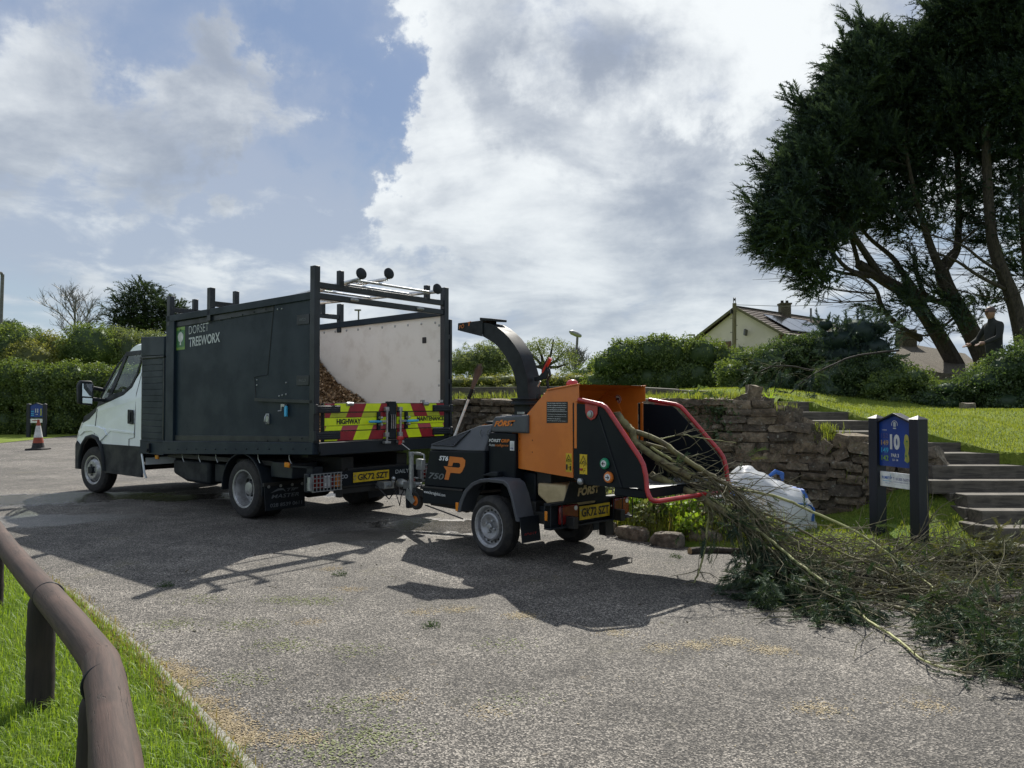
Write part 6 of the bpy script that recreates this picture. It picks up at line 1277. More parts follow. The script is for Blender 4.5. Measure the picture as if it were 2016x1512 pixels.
for px, py, Y, h, r, n, mt, lab in ((1255, 1010, 8.15, .42, .16, 60, 'leafbr', 'bright lime green leafy plant behind the tail lamp of the chipper'), (1310, 1000, 7.95, .44, .16, 60, 'leaf', 'mid green plant with upright stems under the red safety bar'), (1332, 1020, 7.8, .36, .15, 50, 'leafbr', 'lime green leafy plant in the centre of the flower bed'),
                                   (1372, 1000, 7.75, .42, .16, 60, 'leafbr', 'yellow green plant beneath the branches entering the hopper'), (1285, 1035, 7.85, .26, .2, 60, 'leafgr', 'low grey green plant just above the long edging rock'), (1412, 1040, 7.55, .3, .18, 60, 'leafgr', 'greyish plant beside the hanging pale stick'),
                                   (1225, 1000, 8.4, .42, .2, 70, 'leafgr', 'tall greyish plant at the left end of the flower bed'), (1350, 1050, 7.5, .2, .14, 40, 'leafbr', 'short light green tuft between two edging rocks'), (1455, 1055, 7.4, .2, .2, 50, 'leafbr', 'light green plant at the right end of the flower bed by the fallen log'),
                                   (1440, 1000, 8.2, .35, .2, 60, 'leafdk', 'dark leafy plant behind the branches left of the white bag')):
    p = at(px, py, Y); leaf_plant(p.x, Y, h, r, n, mt, lab)
bx = [(x, y) for x, y in np.c_[rng.uniform(.6, 2.7, 2200), rng.uniform(6.9, 9.6, 2200)]]; P = np.array(bx); P = P[inside([(.75, 8.8), (1.1, 8.15), (1.3, 7.75), (1.7, 7.5), (2.3, 7.2), (2.7, 7.6), (2.4, 8.4), (1.8, 9.3), (.9, 9.8)], P)]
z_ = verge_h(P[:, 0], P[:, 1]); st_ = np.c_[P, z_]
tag(blades('undergrowth', np.repeat(st_, 5, 0) + rng.normal(0, .05, (len(st_) * 5, 3)) * [1, 1, 0], .10, .34, .0035, 'grasslawn', .5), 'mixed grassy undergrowth filling the flower bed', 'undergrowth')
tag(blades('dry_stems', np.repeat(st_[::4], 3, 0) + rng.normal(0, .06, (len(st_[::4]) * 3, 3)) * [1, 1, 0], .12, .36, .003, 'straw', .45), 'straw coloured dry stems among the flower bed plants', 'undergrowth')
q = st_[rng.integers(0, len(st_), 900)] + np.c_[rng.normal(0, .05, (900, 2)), rng.uniform(.12, .44, 900)]; V, Fc = scatter(LT[0], LT[1], q, frames(rng.normal(size=(900, 3))), .024 * rng.uniform(.6, 1.4, 900)); tag(npmesh('lilac_flowers', V, Fc, 'flower', rnd=np.repeat(rng.uniform(0, 1, 900), len(LT[0]))), 'haze of tiny pale lilac flowers over the flower bed', 'flowers', kind='stuff')
# --- ivy on the wall
iv = thing('ivy', 'dark green ivy and bare creeper stems climbing the stone wall right of the hopper', 'ivy', (2.2, 9.65, .9))
ps = []
for px, py, n_, s_ in ((1408, 818, 70, .11), (1390, 812, 40, .12), (1418, 850, 40, .10), (1360, 805, 30, .14)):
    c = at(px, py, 9.55); ps.append(np.array(c) + rng.normal(0, 1, (n_, 3)) * [s_, .03, s_])
ps = np.concatenate(ps); ps[:, 1] = np.interp(ps[:, 0], [1.6, 2.6, 3.3], [10.1, 9.4, 9.3]) - .06 + rng.normal(0, .02, len(ps)); V, Fc = scatter(LQ[0], LQ[1], ps - np.array(iv.location), frames(rng.normal(size=ps.shape) * [1, .4, 1]), .075 * rng.uniform(.6, 1.2, len(ps))); npmesh('leaves', V, Fc, 'leafdk', iv, rnd=np.repeat(rng.uniform(0, 1, len(ps)), len(LQ[0])))
m = MB()
for i in range(46):
    x = random.uniform(1.7, 3.1); z = random.uniform(.5, 1.25); pts = []
    for k in range(7): pts.append(Vector((x, np.interp(x, [1.6, 2.6, 3.3], [10.1, 9.4, 9.3]) - .05 + random.uniform(-.02, .02), z)) - iv.location); x += random.uniform(-.09, .09); z += random.uniform(-.02, .10)
    m.tube(pts, [.006, .006, .005, .005, .004, .004, .003], 4)
m.stuff('creeper_stem', 'twig', iv)
for px, py, lab, mt in ((1515, 785, 'thin yellow green iris leaves on top of the wall beside the upright stone', 'leafbr'),):
    p = at(px, 795, 9.4); m = MB(); t = thing('leaf_tuft', lab, 'plant', tuple(p))
    for a, l in ((-.5, .15), (.1, .16), (.7, .2), (.3, .22)): m.add([(-.012, 0, 0), (.012, 0, 0), (math.sin(a) * l * .6 + .012, 0, l * .7), (math.sin(a) * l, .0, l)], [(0, 1, 2, 3)])
    o = m.build('leaves', mt, t, smooth=False); a_ = o.data.attributes.new('rnd', 'FLOAT', 'POINT'); a_.data.foreach_set('value', [.5] * len(o.data.vertices))

# ================================================================== cut branches going into the hopper
def branch(label, pts, r0, r1, mat='stem', twigs=26, tlen=.45, spray=0, slen=.3, smat='cut', f0=.35, f1=1., name='cut_branch', curl=.25, tr_=.0042, down=.25, sd=1, cutend=True, group='cut conifer branches fed into the chipper'):
    P = [at(*p) for p in pts]; P = [p if p.z > .02 else Vector((p.x, p.y, .02)) for p in P]
    # smooth the polyline
    Q = []
    for i in range(len(P) - 1):
        p0, p1, p2, p3 = P[max(i - 1, 0)], P[i], P[i + 1], P[min(i + 2, len(P) - 1)]
        for k in range(6):
            t = k / 6; Q.append(.5 * ((2 * p1) + (p2 - p0) * t + (2 * p0 - 5 * p1 + 4 * p2 - p3) * t * t + (3 * p1 - p0 - 3 * p2 + p3) * t ** 3))
    Q.append(P[-1]); n = len(Q); o = Q[0].copy(); t = thing(name, label, 'branch', tuple(o), group=group); rd = random.Random(sd)
    Q = [q + Vector((rd.gauss(0, .0022), rd.gauss(0, .0022), rd.gauss(0, .0022))) for q in Q]
    MB().tube([q - o for q in Q], [r0 + (r1 - r0) * i / (n - 1) for i in range(n)], 9).build('stem', mat, t, ang=60)
    if cutend:
        d = (Q[0] - Q[1]).normalized(); MB().cyl(Q[0] - o, Q[0] - o + d * .004, r0 * .94, n=10).build('cut_face', 'cutwood', t)
    m = MB(); ends = []
    for i in range(twigs):
        f = f0 + (f1 - f0) * rd.random(); k = min(n - 2, int(f * (n - 1))); p = Q[k].lerp(Q[k + 1], rd.random()); d = (Q[k + 1] - Q[k]).normalized()
        L = tlen * rd.uniform(.4, 1.2); s_ = Vector((rd.gauss(0, 1), rd.gauss(0, 1), rd.gauss(0, 1))); v = (d * 1.1 + s_ * .45).normalized(); pp = [p - o]; c = p - o
        for j in range(4):
            v = (v + Vector((rd.gauss(0, curl), rd.gauss(0, curl), rd.gauss(-down * .3, curl)))).normalized(); c = c + v * L / 4
            if (c + o).z < .02: c.z = .02 - o.z
            pp.append(c.copy())
        m.tube(pp, [tr_, tr_ * .85, tr_ * .7, tr_ * .5, tr_ * .3], 4, False); ends.append((pp, v))
    if twigs: m.stuff('twigs', 'twig', t)
    if spray:
        pos = []; dr = []
        for i in range(spray):
            pp, v = ends[rd.randrange(len(ends))]; a = rd.choice([1, 2, 3, 3, 4, 4]); pos.append(tuple(pp[a] + Vector((rd.gauss(0, .02), rd.gauss(0, .02), rd.gauss(0, .02))))); dd_ = v * .9 + Vector((rd.gauss(0, .5), rd.gauss(0, .5), rd.gauss(-down, .4))); dr.append(tuple(dd_))
        pos = np.array(pos); V, Fc = scatter(SPF[0], SPF[1], pos, frames(np.array(dr), rng.uniform(0, 6.28, spray)), slen * rng.uniform(.5, 1.25, spray)); V[:, 2] = np.maximum(V[:, 2] + o.z, .008 + rng.uniform(0, .01, len(V))) - o.z
        npmesh('foliage', V, Fc, smat, t, rnd=np.repeat(rng.uniform(0, 1, spray), len(SPF[0])))
    return t
branch('short thick kinked butt end sticking up inside the chipper hopper', [(1213, 813, 6.55), (1228, 832, 6.5), (1245, 850, 6.45), (1252, 872, 6.42), (1290, 900, 6.3), (1360, 940, 6.15)], .036, .026, 'stem', 14, .4, sd=2)
branch('long brown branch lying highest across the white bag and down to the verge', [(1247, 849, 6.5), (1300, 868, 6.4), (1350, 905, 6.25), (1405, 938, 6.15), (1450, 968, 6.05), (1495, 1022, 5.95), (1535, 1075, 5.85), (1600, 1140, 5.6)], .024, .015, 'stem', 90, 0.65, 20, 0.12, 'cutgrey', sd=3)
branch('olive branch running through the middle of the bundle below the red bar', [(1250, 868, 6.5), (1330, 893, 6.4), (1400, 945, 6.2), (1470, 1005, 6.0), (1540, 1075, 5.8), (1600, 1130, 5.6)], .019, .010, 'stem', 110, 0.6, 50, 0.14, 'cut', sd=4)
branch('lowest thick green branch leaving the feed tray over the red bottom bar', [(1282, 935, 6.3), (1345, 963, 6.15), (1400, 992, 6.05), (1460, 1030, 5.95), (1520, 1090, 5.8), (1560, 1150, 5.65)], .034, .016, 'stem', 70, .45, 200, 0.14, 'cut', f0=.35, sd=5)
branch('very long pale green branch sweeping from the bundle right down onto the asphalt', [(1400, 980, 6.1), (1500, 1050, 5.85), (1560, 1100, 5.6), (1640, 1160, 5.2), (1700, 1215, 4.85), (1760, 1272, 4.5), (1812, 1312, 4.12), (1868, 1332, 3.95), (1905, 1345, 3.9)], .0135, .0045, 'stemgreen', 26, .4, 30, 0.13, 'cut', f0=.3, sd=6, cutend=False)
branch('arching slender branch curving over toward the sign posts and down to the leafy pile', [(1420, 960, 6.3), (1520, 975, 6.25), (1600, 1008, 6.1), (1690, 1050, 5.9), (1770, 1105, 5.6), (1840, 1160, 5.3), (1872, 1200, 5.05), (1880, 1225, 4.95)], .012, .006, 'stemgreen', 24, .4, 60, 0.14, 'cut', f0=.4, sd=7, cutend=False)
branch('slender branch running just below the arching one toward the pile', [(1430, 985, 6.2), (1540, 1025, 6.05), (1640, 1080, 5.8), (1740, 1125, 5.5), (1850, 1190, 5.1), (1930, 1230, 4.85)], .011, .005, 'stem', 40, .45, 90, 0.14, 'cutgrey', f0=.3, sd=8, cutend=False)
branch('thin pale stick hanging straight down from the bundle to the asphalt', [(1396, 1000, 6.1), (1393, 1040, 6.1), (1386, 1085, 6.05), (1376, 1125, 6.0), (1366, 1150, 5.85)], .011, .006, 'stemgreen', 5, .3, f0=.7, sd=9, cutend=False)
branch('bushy dark green branch hanging to the ground below the bundle', [(1440, 1010, 6.1), (1480, 1060, 5.95), (1510, 1120, 5.8), (1530, 1170, 5.6), (1545, 1195, 5.4)], .016, .008, 'stem', 95, .42, 1500, 0.16, 'cut', f0=.15, sd=10, down=.7, cutend=False)
branch('second bushy dark green branch beside the hanging one reaching right', [(1470, 1040, 6.0), (1530, 1110, 5.7), (1580, 1160, 5.45), (1620, 1190, 5.2), (1650, 1200, 5.05)], .015, .007, 'stem', 80, .38, 900, 0.15, 'cut', f0=.2, sd=11, down=.6, cutend=False)
branch('flat twiggy branch lying across the verge in front of the left sign post', [(1470, 1120, 6.1), (1580, 1108, 6.1), (1700, 1104, 6.1), (1835, 1104, 6.1), (1930, 1110, 5.9)], .014, .007, 'twig', 60, .5, 90, 0.12, 'cutgrey', f0=.05, sd=12, cutend=False)
branch('dark twiggy branch forking up in front of the right sign post', [(1640, 1108, 6.3), (1720, 1095, 6.3), (1775, 1080, 6.25), (1815, 1048, 6.2), (1833, 1020, 6.2)], .010, .004, 'twigdark', 16, .35, f0=.2, sd=13, cutend=False)
branch('twiggy branch stretching along the verge to the right edge', [(1840, 1105, 6.2), (1900, 1118, 6.1), (1950, 1125, 6.0), (1975, 1105, 6.0), (2030, 1092, 6.0)], .013, .008, 'twigdark', 34, .45, 90, 0.14, 'cutgrey', f0=.0, sd=14, cutend=False)
branch('grey green wilted bushy top lying below the timber steps', [(1760, 1130, 5.9), (1840, 1100, 6.15), (1900, 1085, 6.25), (1950, 1092, 6.2)], .010, .005, 'twig', 60, .35, 380, 0.16, 'cutgrey', f0=.3, sd=15, cutend=False)
branch('mid pile conifer branch with matted twigs lying on the asphalt', [(1600, 1170, 5.5), (1680, 1165, 5.5), (1760, 1175, 5.4), (1850, 1185, 5.2), (1940, 1180, 5.2)], .014, .007, 'twig', 200, 0.45, 150, 0.13, 'cutgrey', f0=.0, sd=16, cutend=False)
branch('leafy dark conifer top slumped on the asphalt at the right edge', [(1740, 1190, 5.2), (1810, 1215, 5.0), (1870, 1240, 4.75), (1930, 1265, 4.55), (1985, 1290, 4.35)], .014, .006, 'stem', 170, .42, 620, 0.15, 'cut', f0=.15, sd=17, down=.3, cutend=False)
branch('feathery conifer spray spread flat on the asphalt nearest the camera', [(1850, 1270, 4.6), (1910, 1300, 4.3), (1960, 1325, 4.1), (2000, 1340, 4.0), (2050, 1365, 3.85)], .010, .004, 'twig', 90, .34, 420, 0.13, 'cut', f0=.1, sd=18, down=.2, cutend=False)
branch('crossing branch of dead twigs in the thick of the pile', [(1560, 1150, 5.7), (1660, 1130, 5.7), (1780, 1150, 5.5), (1900, 1200, 5.2), (2030, 1235, 4.9)], .012, .006, 'twigdark', 150, .5, 70, 0.14, 'cutgrey', f0=.0, sd=19, cutend=False)
branch('wiry branch with long bare twigs along the upper side of the bundle', [(1280, 880, 6.4), (1360, 930, 6.3), (1440, 985, 6.2), (1540, 1050, 6.0), (1650, 1120, 5.7), (1750, 1160, 5.5)], .012, .006, 'stemgreen', 150, 0.65, 20, 0.12, 'cutgrey', f0=.05, sd=20, curl=.4, cutend=False)
branch('wiry branch with tangled twigs along the lower side of the bundle', [(1290, 910, 6.3), (1370, 960, 6.15), (1450, 1025, 6.0), (1520, 1090, 5.8), (1620, 1150, 5.5)], .012, .006, 'stem', 150, 0.6, 90, 0.14, 'cut', f0=.05, sd=21, curl=.4, cutend=False)
branch('thin pale twig arching loose in front of the far black wing', [(1300, 865, 6.1), (1340, 856, 6.1), (1380, 862, 6.1), (1450, 872, 6.2)], .005, .002, 'stemgreen', 8, .25, f0=.2, sd=22, cutend=False)
branch('brown log with dark cut end lying along the edge of the asphalt', [(1357, 1087, 7.05), (1400, 1083, 7.1), (1450, 1085, 7.05), (1510, 1092, 6.95), (1580, 1090, 6.9)], .036, .026, 'bark', 8, .3, name='log', sd=23, group='logs lying by the brush pile')
branch('thick brown log lying under the pile at the right edge', [(1868, 1192, 5.25), (1930, 1190, 5.2), (2000, 1186, 5.2), (2080, 1180, 5.2)], .050, .054, 'bark', 10, .3, name='log', sd=24, group='logs lying by the brush pile')
# loose twigs all over the pile
m = MB(); rd = random.Random(5)
for i in range(700):
    px = rd.uniform(1560, 2040); py = 1120 + rd.gauss(0, 45) + (px - 1560) * .10; g0 = G(px, min(max(py, 1085), 1330)); d = Vector((rd.gauss(0, 1), rd.gauss(0, .6), rd.gauss(.1, .2))).normalized(); L = rd.uniform(.15, .6); p = g0 + Vector((0, 0, rd.uniform(.01, .15))); pts = [p]
    for k in range(3): d = (d + Vector((rd.gauss(0, .2), rd.gauss(0, .2), rd.gauss(-.1, .15)))).normalized(); p = p + d * L / 3; p = Vector((p.x, p.y, max(.01, p.z))); pts.append(p)
    m.tube(pts, [.0045, .004, .003, .0015], 4, False)
o = m.build('loose_twigs', 'twig', None, smooth=False); tag(o, 'tangle of loose thin twigs covering the brush pile', 'twigs', kind='stuff')
# ================================================================== hedges, trees, house behind
def leafcloud(blobs, per, tpl, size, flat=1.0, inner=.25, up=.3):
    """leaf clusters on and inside ellipsoids: blobs = (centre, radii)"""
    pos = []; dr = []
    for c, r in blobs:
        r = np.array(r, float) if hasattr(r, '__len__') else np.array([r] * 3); n = max(6, int(per * (r[0] * r[1] + r[1] * r[2] + r[0] * r[2]) / 3)); b = ball(n)
        k = np.where(rng.uniform(0, 1, n) < inner, rng.uniform(.3, .85, n), rng.uniform(.82, 1.08, n)); pos.append(np.array(c)[None] + b * r * k[:, None]); dr.append(b + rng.normal(0, .6, (n, 3)) + [0, 0, up])
    pos = np.concatenate(pos); dr = np.concatenate(dr); n = len(pos)
    V, Fc = scatter(tpl[0], tpl[1], pos, frames(dr, rng.uniform(0, 6.28, n)), size * rng.uniform(.65, 1.35, n)); return V, Fc, np.repeat(rng.uniform(0, 1, n), len(tpl[0]))
def coreballs(blobs, k=.78):
    V = []; Fc = []; nu, nv = 10, 7
    for c, r in blobs:
        r = np.array(r, float) if hasattr(r, '__len__') else np.array([r] * 3); o = len(V)
        for j in range(nv + 1):
            for i in range(nu): a = 2 * math.pi * i / nu; b = math.pi * j / nv; q = k * (1 + .12 * math.sin(3 * a + 5 * b)); V.append((c[0] + r[0] * q * math.sin(b) * math.cos(a), c[1] + r[1] * q * math.sin(b) * math.sin(a), c[2] + r[2] * q * math.cos(b)))
        for j in range(nv):
            for i in range(nu): a, b, c_, d = o + j * nu + i, o + j * nu + (i + 1) % nu, o + (j + 1) * nu + (i + 1) % nu, o + (j + 1) * nu + i; Fc += [(a, b, c_), (a, c_, d)]
    return np.array(V), np.array(Fc)
def foliage(name, label, cat, blobs, per, mat, size, tpl=LT, core=.78, base=None, trunk=None, group=None, inner=.2, crown='foliage', up=.3, trunkmat='bark'):
    c = np.mean([b[0] for b in blobs], axis=0); o = Vector((c[0], c[1], min(b[0][2] - (b[1][2] if hasattr(b[1], '__len__') else b[1]) for b in blobs) if base is None else base)); t = thing(name, label, cat, tuple(o), group=group); off = np.array(o)
    V, Fc, rn = leafcloud(blobs, per, tpl, size, inner=inner, up=up)
    if core:
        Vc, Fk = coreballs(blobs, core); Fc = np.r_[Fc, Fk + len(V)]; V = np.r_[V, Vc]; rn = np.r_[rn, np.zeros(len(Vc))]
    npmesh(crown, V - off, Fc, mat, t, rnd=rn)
    if trunk:
        m = MB()
        for pts, r in trunk: m.tube([Vector(p) - o for p in pts], r, 7)
        m.each('trunk' if len(trunk) == 1 else 'limb', trunkmat, t)
    return t
def B(px, py, Y, rx, ry=None, rz=None):
    p = at(px, py, Y); return (tuple(p), (rx, ry or rx, rz or rx))
# left: clipped hedge across the end of the car park
hb = []
for x in np.arange(-27, -7.5, 1.3):
    for z in (.55, 1.6, 2.35): hb.append(((x + rng.uniform(-.2, .2), 33.4 + rng.uniform(-.15, .15), z + rng.uniform(-.1, .1)), (1.0, .8, .75)))
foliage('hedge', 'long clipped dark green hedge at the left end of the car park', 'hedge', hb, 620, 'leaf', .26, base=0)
for i, (px, py, Y, r, mt, lab) in enumerate(((25, 690, 36, (1.9, 1.2, 1.25), 'leaf', 'broad green bush above the hedge at the far left edge'), (95, 695, 36.5, (1.3, 1, 1.0), 'leafyel', 'yellow green bush above the hedge left of the bare tree'), (178, 685, 36, (1.45, 1.1, 1.2), 'leaf', 'rounded bush above the hedge left of the truck cab'), (235, 690, 37, (1.3, 1.0, 1.1), 'leafgr', 'pale green bush behind the truck cab roof'), (290, 695, 38, (1.6, 1.1, 1.1), 'leafgr', 'pale bush hidden mostly by the truck locker'), (60, 708, 35, (1.2, .9, .8), 'leafyel', 'low olive bush leaning over the hedge top at left'), (0, 672, 44, (1.6, 1.2, 1.3), 'leafdk', 'dark bush at the foot of the left lamp post'))):
    bl = [B(px, py, Y, *r)] + [B(px + rng.uniform(-22, 22), py + rng.uniform(-24, 20), Y + rng.uniform(-.4, .4), r[0] * .5, r[1] * .6, r[2] * .5) for _ in range(5)]
    foliage('bush', lab, 'bush', bl, 330, mt, .24, group='bushes above the far left hedge', trunk=[([at(px, 740, Y), at(px, 700, Y)], [.12, .06])])
# bare tree
def bare(px, pyb, pyt, Y, lab, spread):
    p0, p1 = at(px, pyb, Y), at(px, pyt, Y); H = p1.z - p0.z; t = thing('bare_tree', lab, 'tree', tuple(p0)); m = MB(); rd = random.Random(3)
    MB().tube([(0, 0, -1.2), (0, 0, H * .4), (.05, 0, H)], [.10, .07, .015], 6).build('trunk', 'steelpole', t)
    def grow(p, d, L, r, k):
        pts = [p]
        for i in range(3): d = (d + Vector((rd.gauss(0, .16), rd.gauss(0, .16), rd.gauss(.08, .1)))).normalized(); p = p + d * L / 3; pts.append(p)
        m.tube(pts, [r, r * .8, r * .6, r * .4], 4, False)
        if k:
            for i in range(4): grow(pts[rd.choice([1, 2, 3])], (d + Vector((rd.gauss(0, .55), rd.gauss(0, .55), rd.gauss(.15, .3)))).normalized(), L * .6, r * .55, k - 1)
    for i in range(13): z = H * (.05 + .85 * i / 13); a = rd.uniform(0, 6.28); grow(Vector((0, 0, z)), Vector((math.cos(a), math.sin(a), 1.0)).normalized(), spread * (1 - .6 * i / 13), .045, 3)
    m.stuff('branches', 'steelpole', t, smooth=False); return t
bare(146, 690, 590, 45, 'bare leafless tree with fine grey twigs above the hedge at left', 2.0)
# conifers
def conifer_crown(pos, dr, size, mat, parent, off, tpl=SPT, lo=0, hi=1):
    n = len(pos); V, Fc = scatter(tpl[0], tpl[1], pos - off, frames(dr, rng.uniform(-.6, .6, n)), size * rng.uniform(.6, 1.4, n)); return npmesh('crown', V, Fc, mat, parent, rnd=np.repeat(rng.uniform(lo, hi, n), len(tpl[0])))
# pine at left behind the truck
pt_ = thing('pine_tree', 'layered dark pine tree standing behind the truck cab and locker', 'tree', tuple(at(283, 700, 50))); o = np.array(pt_.location); m = MB()
for x0, x1, yt in ((283, 285, 566), (297, 302, 585), (268, 262, 590)): m.tube([at(x0, 720, 50) - Vector(o), at((x0 + x1) / 2, 650, 50) - Vector(o), at(x1, yt, 50) - Vector(o)], [.16, .12, .03], 6)
ps = []; ds = []
for px, py, w in ((285, 566, 12), (262, 578, 16), (300, 580, 18), (248, 596, 20), (318, 596, 20), (282, 596, 30), (335, 612, 22), (240, 615, 26), (290, 615, 40), (255, 632, 32), (325, 630, 32), (290, 640, 30), (236, 640, 16), (268, 652, 34), (318, 650, 34), (345, 605, 14), (350, 640, 20)):
    c = np.array(at(px, py, 50)); r = w * 50 / F; n = int(40 + w * 5); q = rng.normal(0, 1, (n, 3)) * [r * .55, .8, .16]; ps.append(c + q); ds.append(q * [1, 1, 1] + rng.normal(0, .4, (n, 3)) + [0, 0, .35]); m.tube([c - o, c - o + np.array([-.0, 0, -.3]), np.array(at(285, py + 14, 50)) - o], [.02, .03, .05], 4)
m.each('limb', 'bark', pt_); conifer_crown(np.concatenate(ps), np.concatenate(ds), .55, 'pine', pt_, o)
# big wind-swept cypresses on the right
K_ = 2.2
def limb(mb, pts, r0, r1, o, n=8):
    P = [at(p[0], p[1], p[2] * K_) for p in pts]; r0 *= K_ * .58; r1 *= K_ * .58; Q = []
    for i in range(len(P) - 1):
        p0, p1, p2, p3 = P[max(i - 1, 0)], P[i], P[i + 1], P[min(i + 2, len(P) - 1)]
        for k in range(4): t = k / 4; Q.append(.5 * ((2 * p1) + (p2 - p0) * t + (2 * p0 - 5 * p1 + 4 * p2 - p3) * t * t + (3 * p1 - p0 - 3 * p2 + p3) * t ** 3))
    Q.append(P[-1]); k = len(Q); mb.tube([q - o for q in Q], [r0 + (r1 - r0) * (i / (k - 1)) ** .8 for i in range(k)], n); return Q
def cypress(label, base, limbs, blobs, seed, ymid, dens=1.0):
    o = at(base[0], base[1], base[2] * K_); ymid *= K_; t = thing('cypress_tree', label, 'tree', tuple(o), group=None); off = np.array(o); tm = MB(); lm = MB(); tw = MB(); rd = random.Random(seed)
    for i, (pts, r0, r1) in enumerate(limbs):
        Q = limb(tm if i == 0 else lm, pts, r0, r1, o)
        if i:
            for q in range(len(Q) * 2):                       # fine dead twigs along the bare limbs
                p = Q[rd.randrange(len(Q))]; d = Vector((rd.gauss(-.7, .7), rd.gauss(0, .6), rd.gauss(.15, .35))).normalized(); L = rd.uniform(.6, 2.6); tw.tube([p - o, p - o + d * L * .5 + Vector((0, 0, .03)), p - o + d * L + Vector((0, 0, .12))], [.014, .011, .005], 3, False)
    tm.build('trunk', 'bark', t); 
    if lm.v: lm.each('limb', 'bark', t)
    if tw.v: tw.stuff('dead_twigs', 'twigdark', t, smooth=False)
    ps = []; ds = []; blobs = [(q[0] + 30 * min(1, max(0, (1830 - q[0]) / 220)), q[1] + 4, *q[2:]) for q in blobs]
    for px, py, rx, rz, dy, fill in blobs:
        dy *= K_; c = np.array(at(px, py, ymid + dy)); R_ = np.array([rx * .92 * (ymid + dy) / F, 1.9 + .7 * rx / 60, rz * .92 * (ymid + dy) / F]); n = int(fill * dens * (56 + 1.9 * (rx * rz) ** .75)); b = ball(n); k = rng.uniform(.15, 1.0, n) ** .55; ps.append(c + b * R_ * k[:, None]); ds.append(b * [1.1, .9, .7] + np.array([-.75, 0, .42]) + rng.normal(0, .42, (n, 3)))
    for px, py, rx, rz, dy, fill in blobs:                 # feathery wind-bent plumes breaking the outline
        dy *= K_; c = np.array(at(px, py, ymid + dy)); R_ = np.array([rx, 40, rz]) * (ymid + dy) / F
        for q in range(int(2 + rx * fill / 8)):
            b = ball(1)[0]; b[2] = abs(b[2]) if rng.uniform() < .7 else b[2]; p = c + b * R_ * rng.uniform(.66, .88); d = np.array([-.85, rng.normal(0, .35), .42]) + b * .55 + rng.normal(0, .18, 3); d /= np.linalg.norm(d); Lp = rng.uniform(.6, 1.5) * (.6 + fill * .4); m_ = 16; f = np.linspace(0, 1, m_)[:, None]
            ps.append(p + d * f * Lp + np.array([0, 0, .18]) * f ** 2 * Lp + rng.normal(0, .09, (m_, 3)) * (1.15 - f)); ds.append(d + rng.normal(0, .45, (m_, 3)) * (1.2 - f * .6))
    ps = np.concatenate(ps); ds = np.concatenate(ds); conifer_crown(ps, ds, .66, 'cyp', t, off, SPT); return t
cypress('tall wind swept dark cypress leaning left nearest the house', (1905, 790, 15.5),
        [([(1915, 800, 15.5), (1890, 735, 15.5), (1836, 642, 15.4), (1792, 585, 15.2), (1738, 550, 15), (1690, 520, 14.8)], .36, .16),
         ([(1738, 550, 15), (1708, 505, 14.7), (1672, 450, 14.4), (1640, 400, 14.2), (1600, 330, 14)], .14, .05), ([(1716, 542, 14.9), (1670, 530, 14.6), (1632, 488, 14.3), (1606, 452, 14.1)], .10, .03), ([(1712, 545, 14.9), (1645, 534, 14.6), (1600, 512, 14.4), (1560, 500, 14.2)], .07, .025),
         ([(1812, 668, 15.3), (1768, 640, 15), (1738, 608, 14.8), (1722, 566, 14.6), (1680, 536, 14.4)], .11, .05), ([(1722, 578, 14.6), (1655, 572, 14.3), (1615, 560, 14.1), (1572, 540, 14)], .035, .012), ([(1836, 642, 15.4), (1810, 585, 15.4), (1776, 535, 15.3), (1755, 505, 15.3), (1708, 465, 15.2), (1680, 420, 15)], .16, .05), ([(1690, 520, 14.8), (1676, 470, 14.6), (1650, 420, 14.4), (1630, 380, 14.2)], .09, .04), ([(1724, 592, 14.5), (1660, 595, 14.2), (1630, 596, 14.1)], .03, .01)],
        [(1500, 440, 36, 32, -1.2, 1), (1520, 385, 42, 40, -1, 1), (1545, 330, 48, 44, -.8, 1), (1575, 480, 52, 26, -.6, .8), (1530, 500, 34, 20, -1, .8), (1580, 270, 54, 50, -.5, 1), (1615, 400, 70, 60, -.2, 1.1), (1620, 215, 52, 48, -.3, 1), (1660, 160, 52, 50, -.2, 1), (1660, 300, 74, 66, .3, 1.2), (1690, 115, 42, 46, 0, 1), (1700, 220, 66, 60, .5, 1.1), (1730, 330, 64, 56, .6, .85), (1690, 420, 62, 34, .2, .6), (1745, 130, 50, 50, .4, 1), (1745, 425, 48, 34, .4, .4), (1570, 540, 22, 16, -.8, .55), (1585, 565, 16, 16, -.8, .5), (1488, 472, 22, 16, -1.2, .8), (1690, 85, 20, 22, 0, .7), (1640, 120, 18, 22, -.2, .5), (1770, 600, 34, 20, -.4, .35), (1790, 545, 22, 20, 0, .3)], 1, 14.8, 1.0)
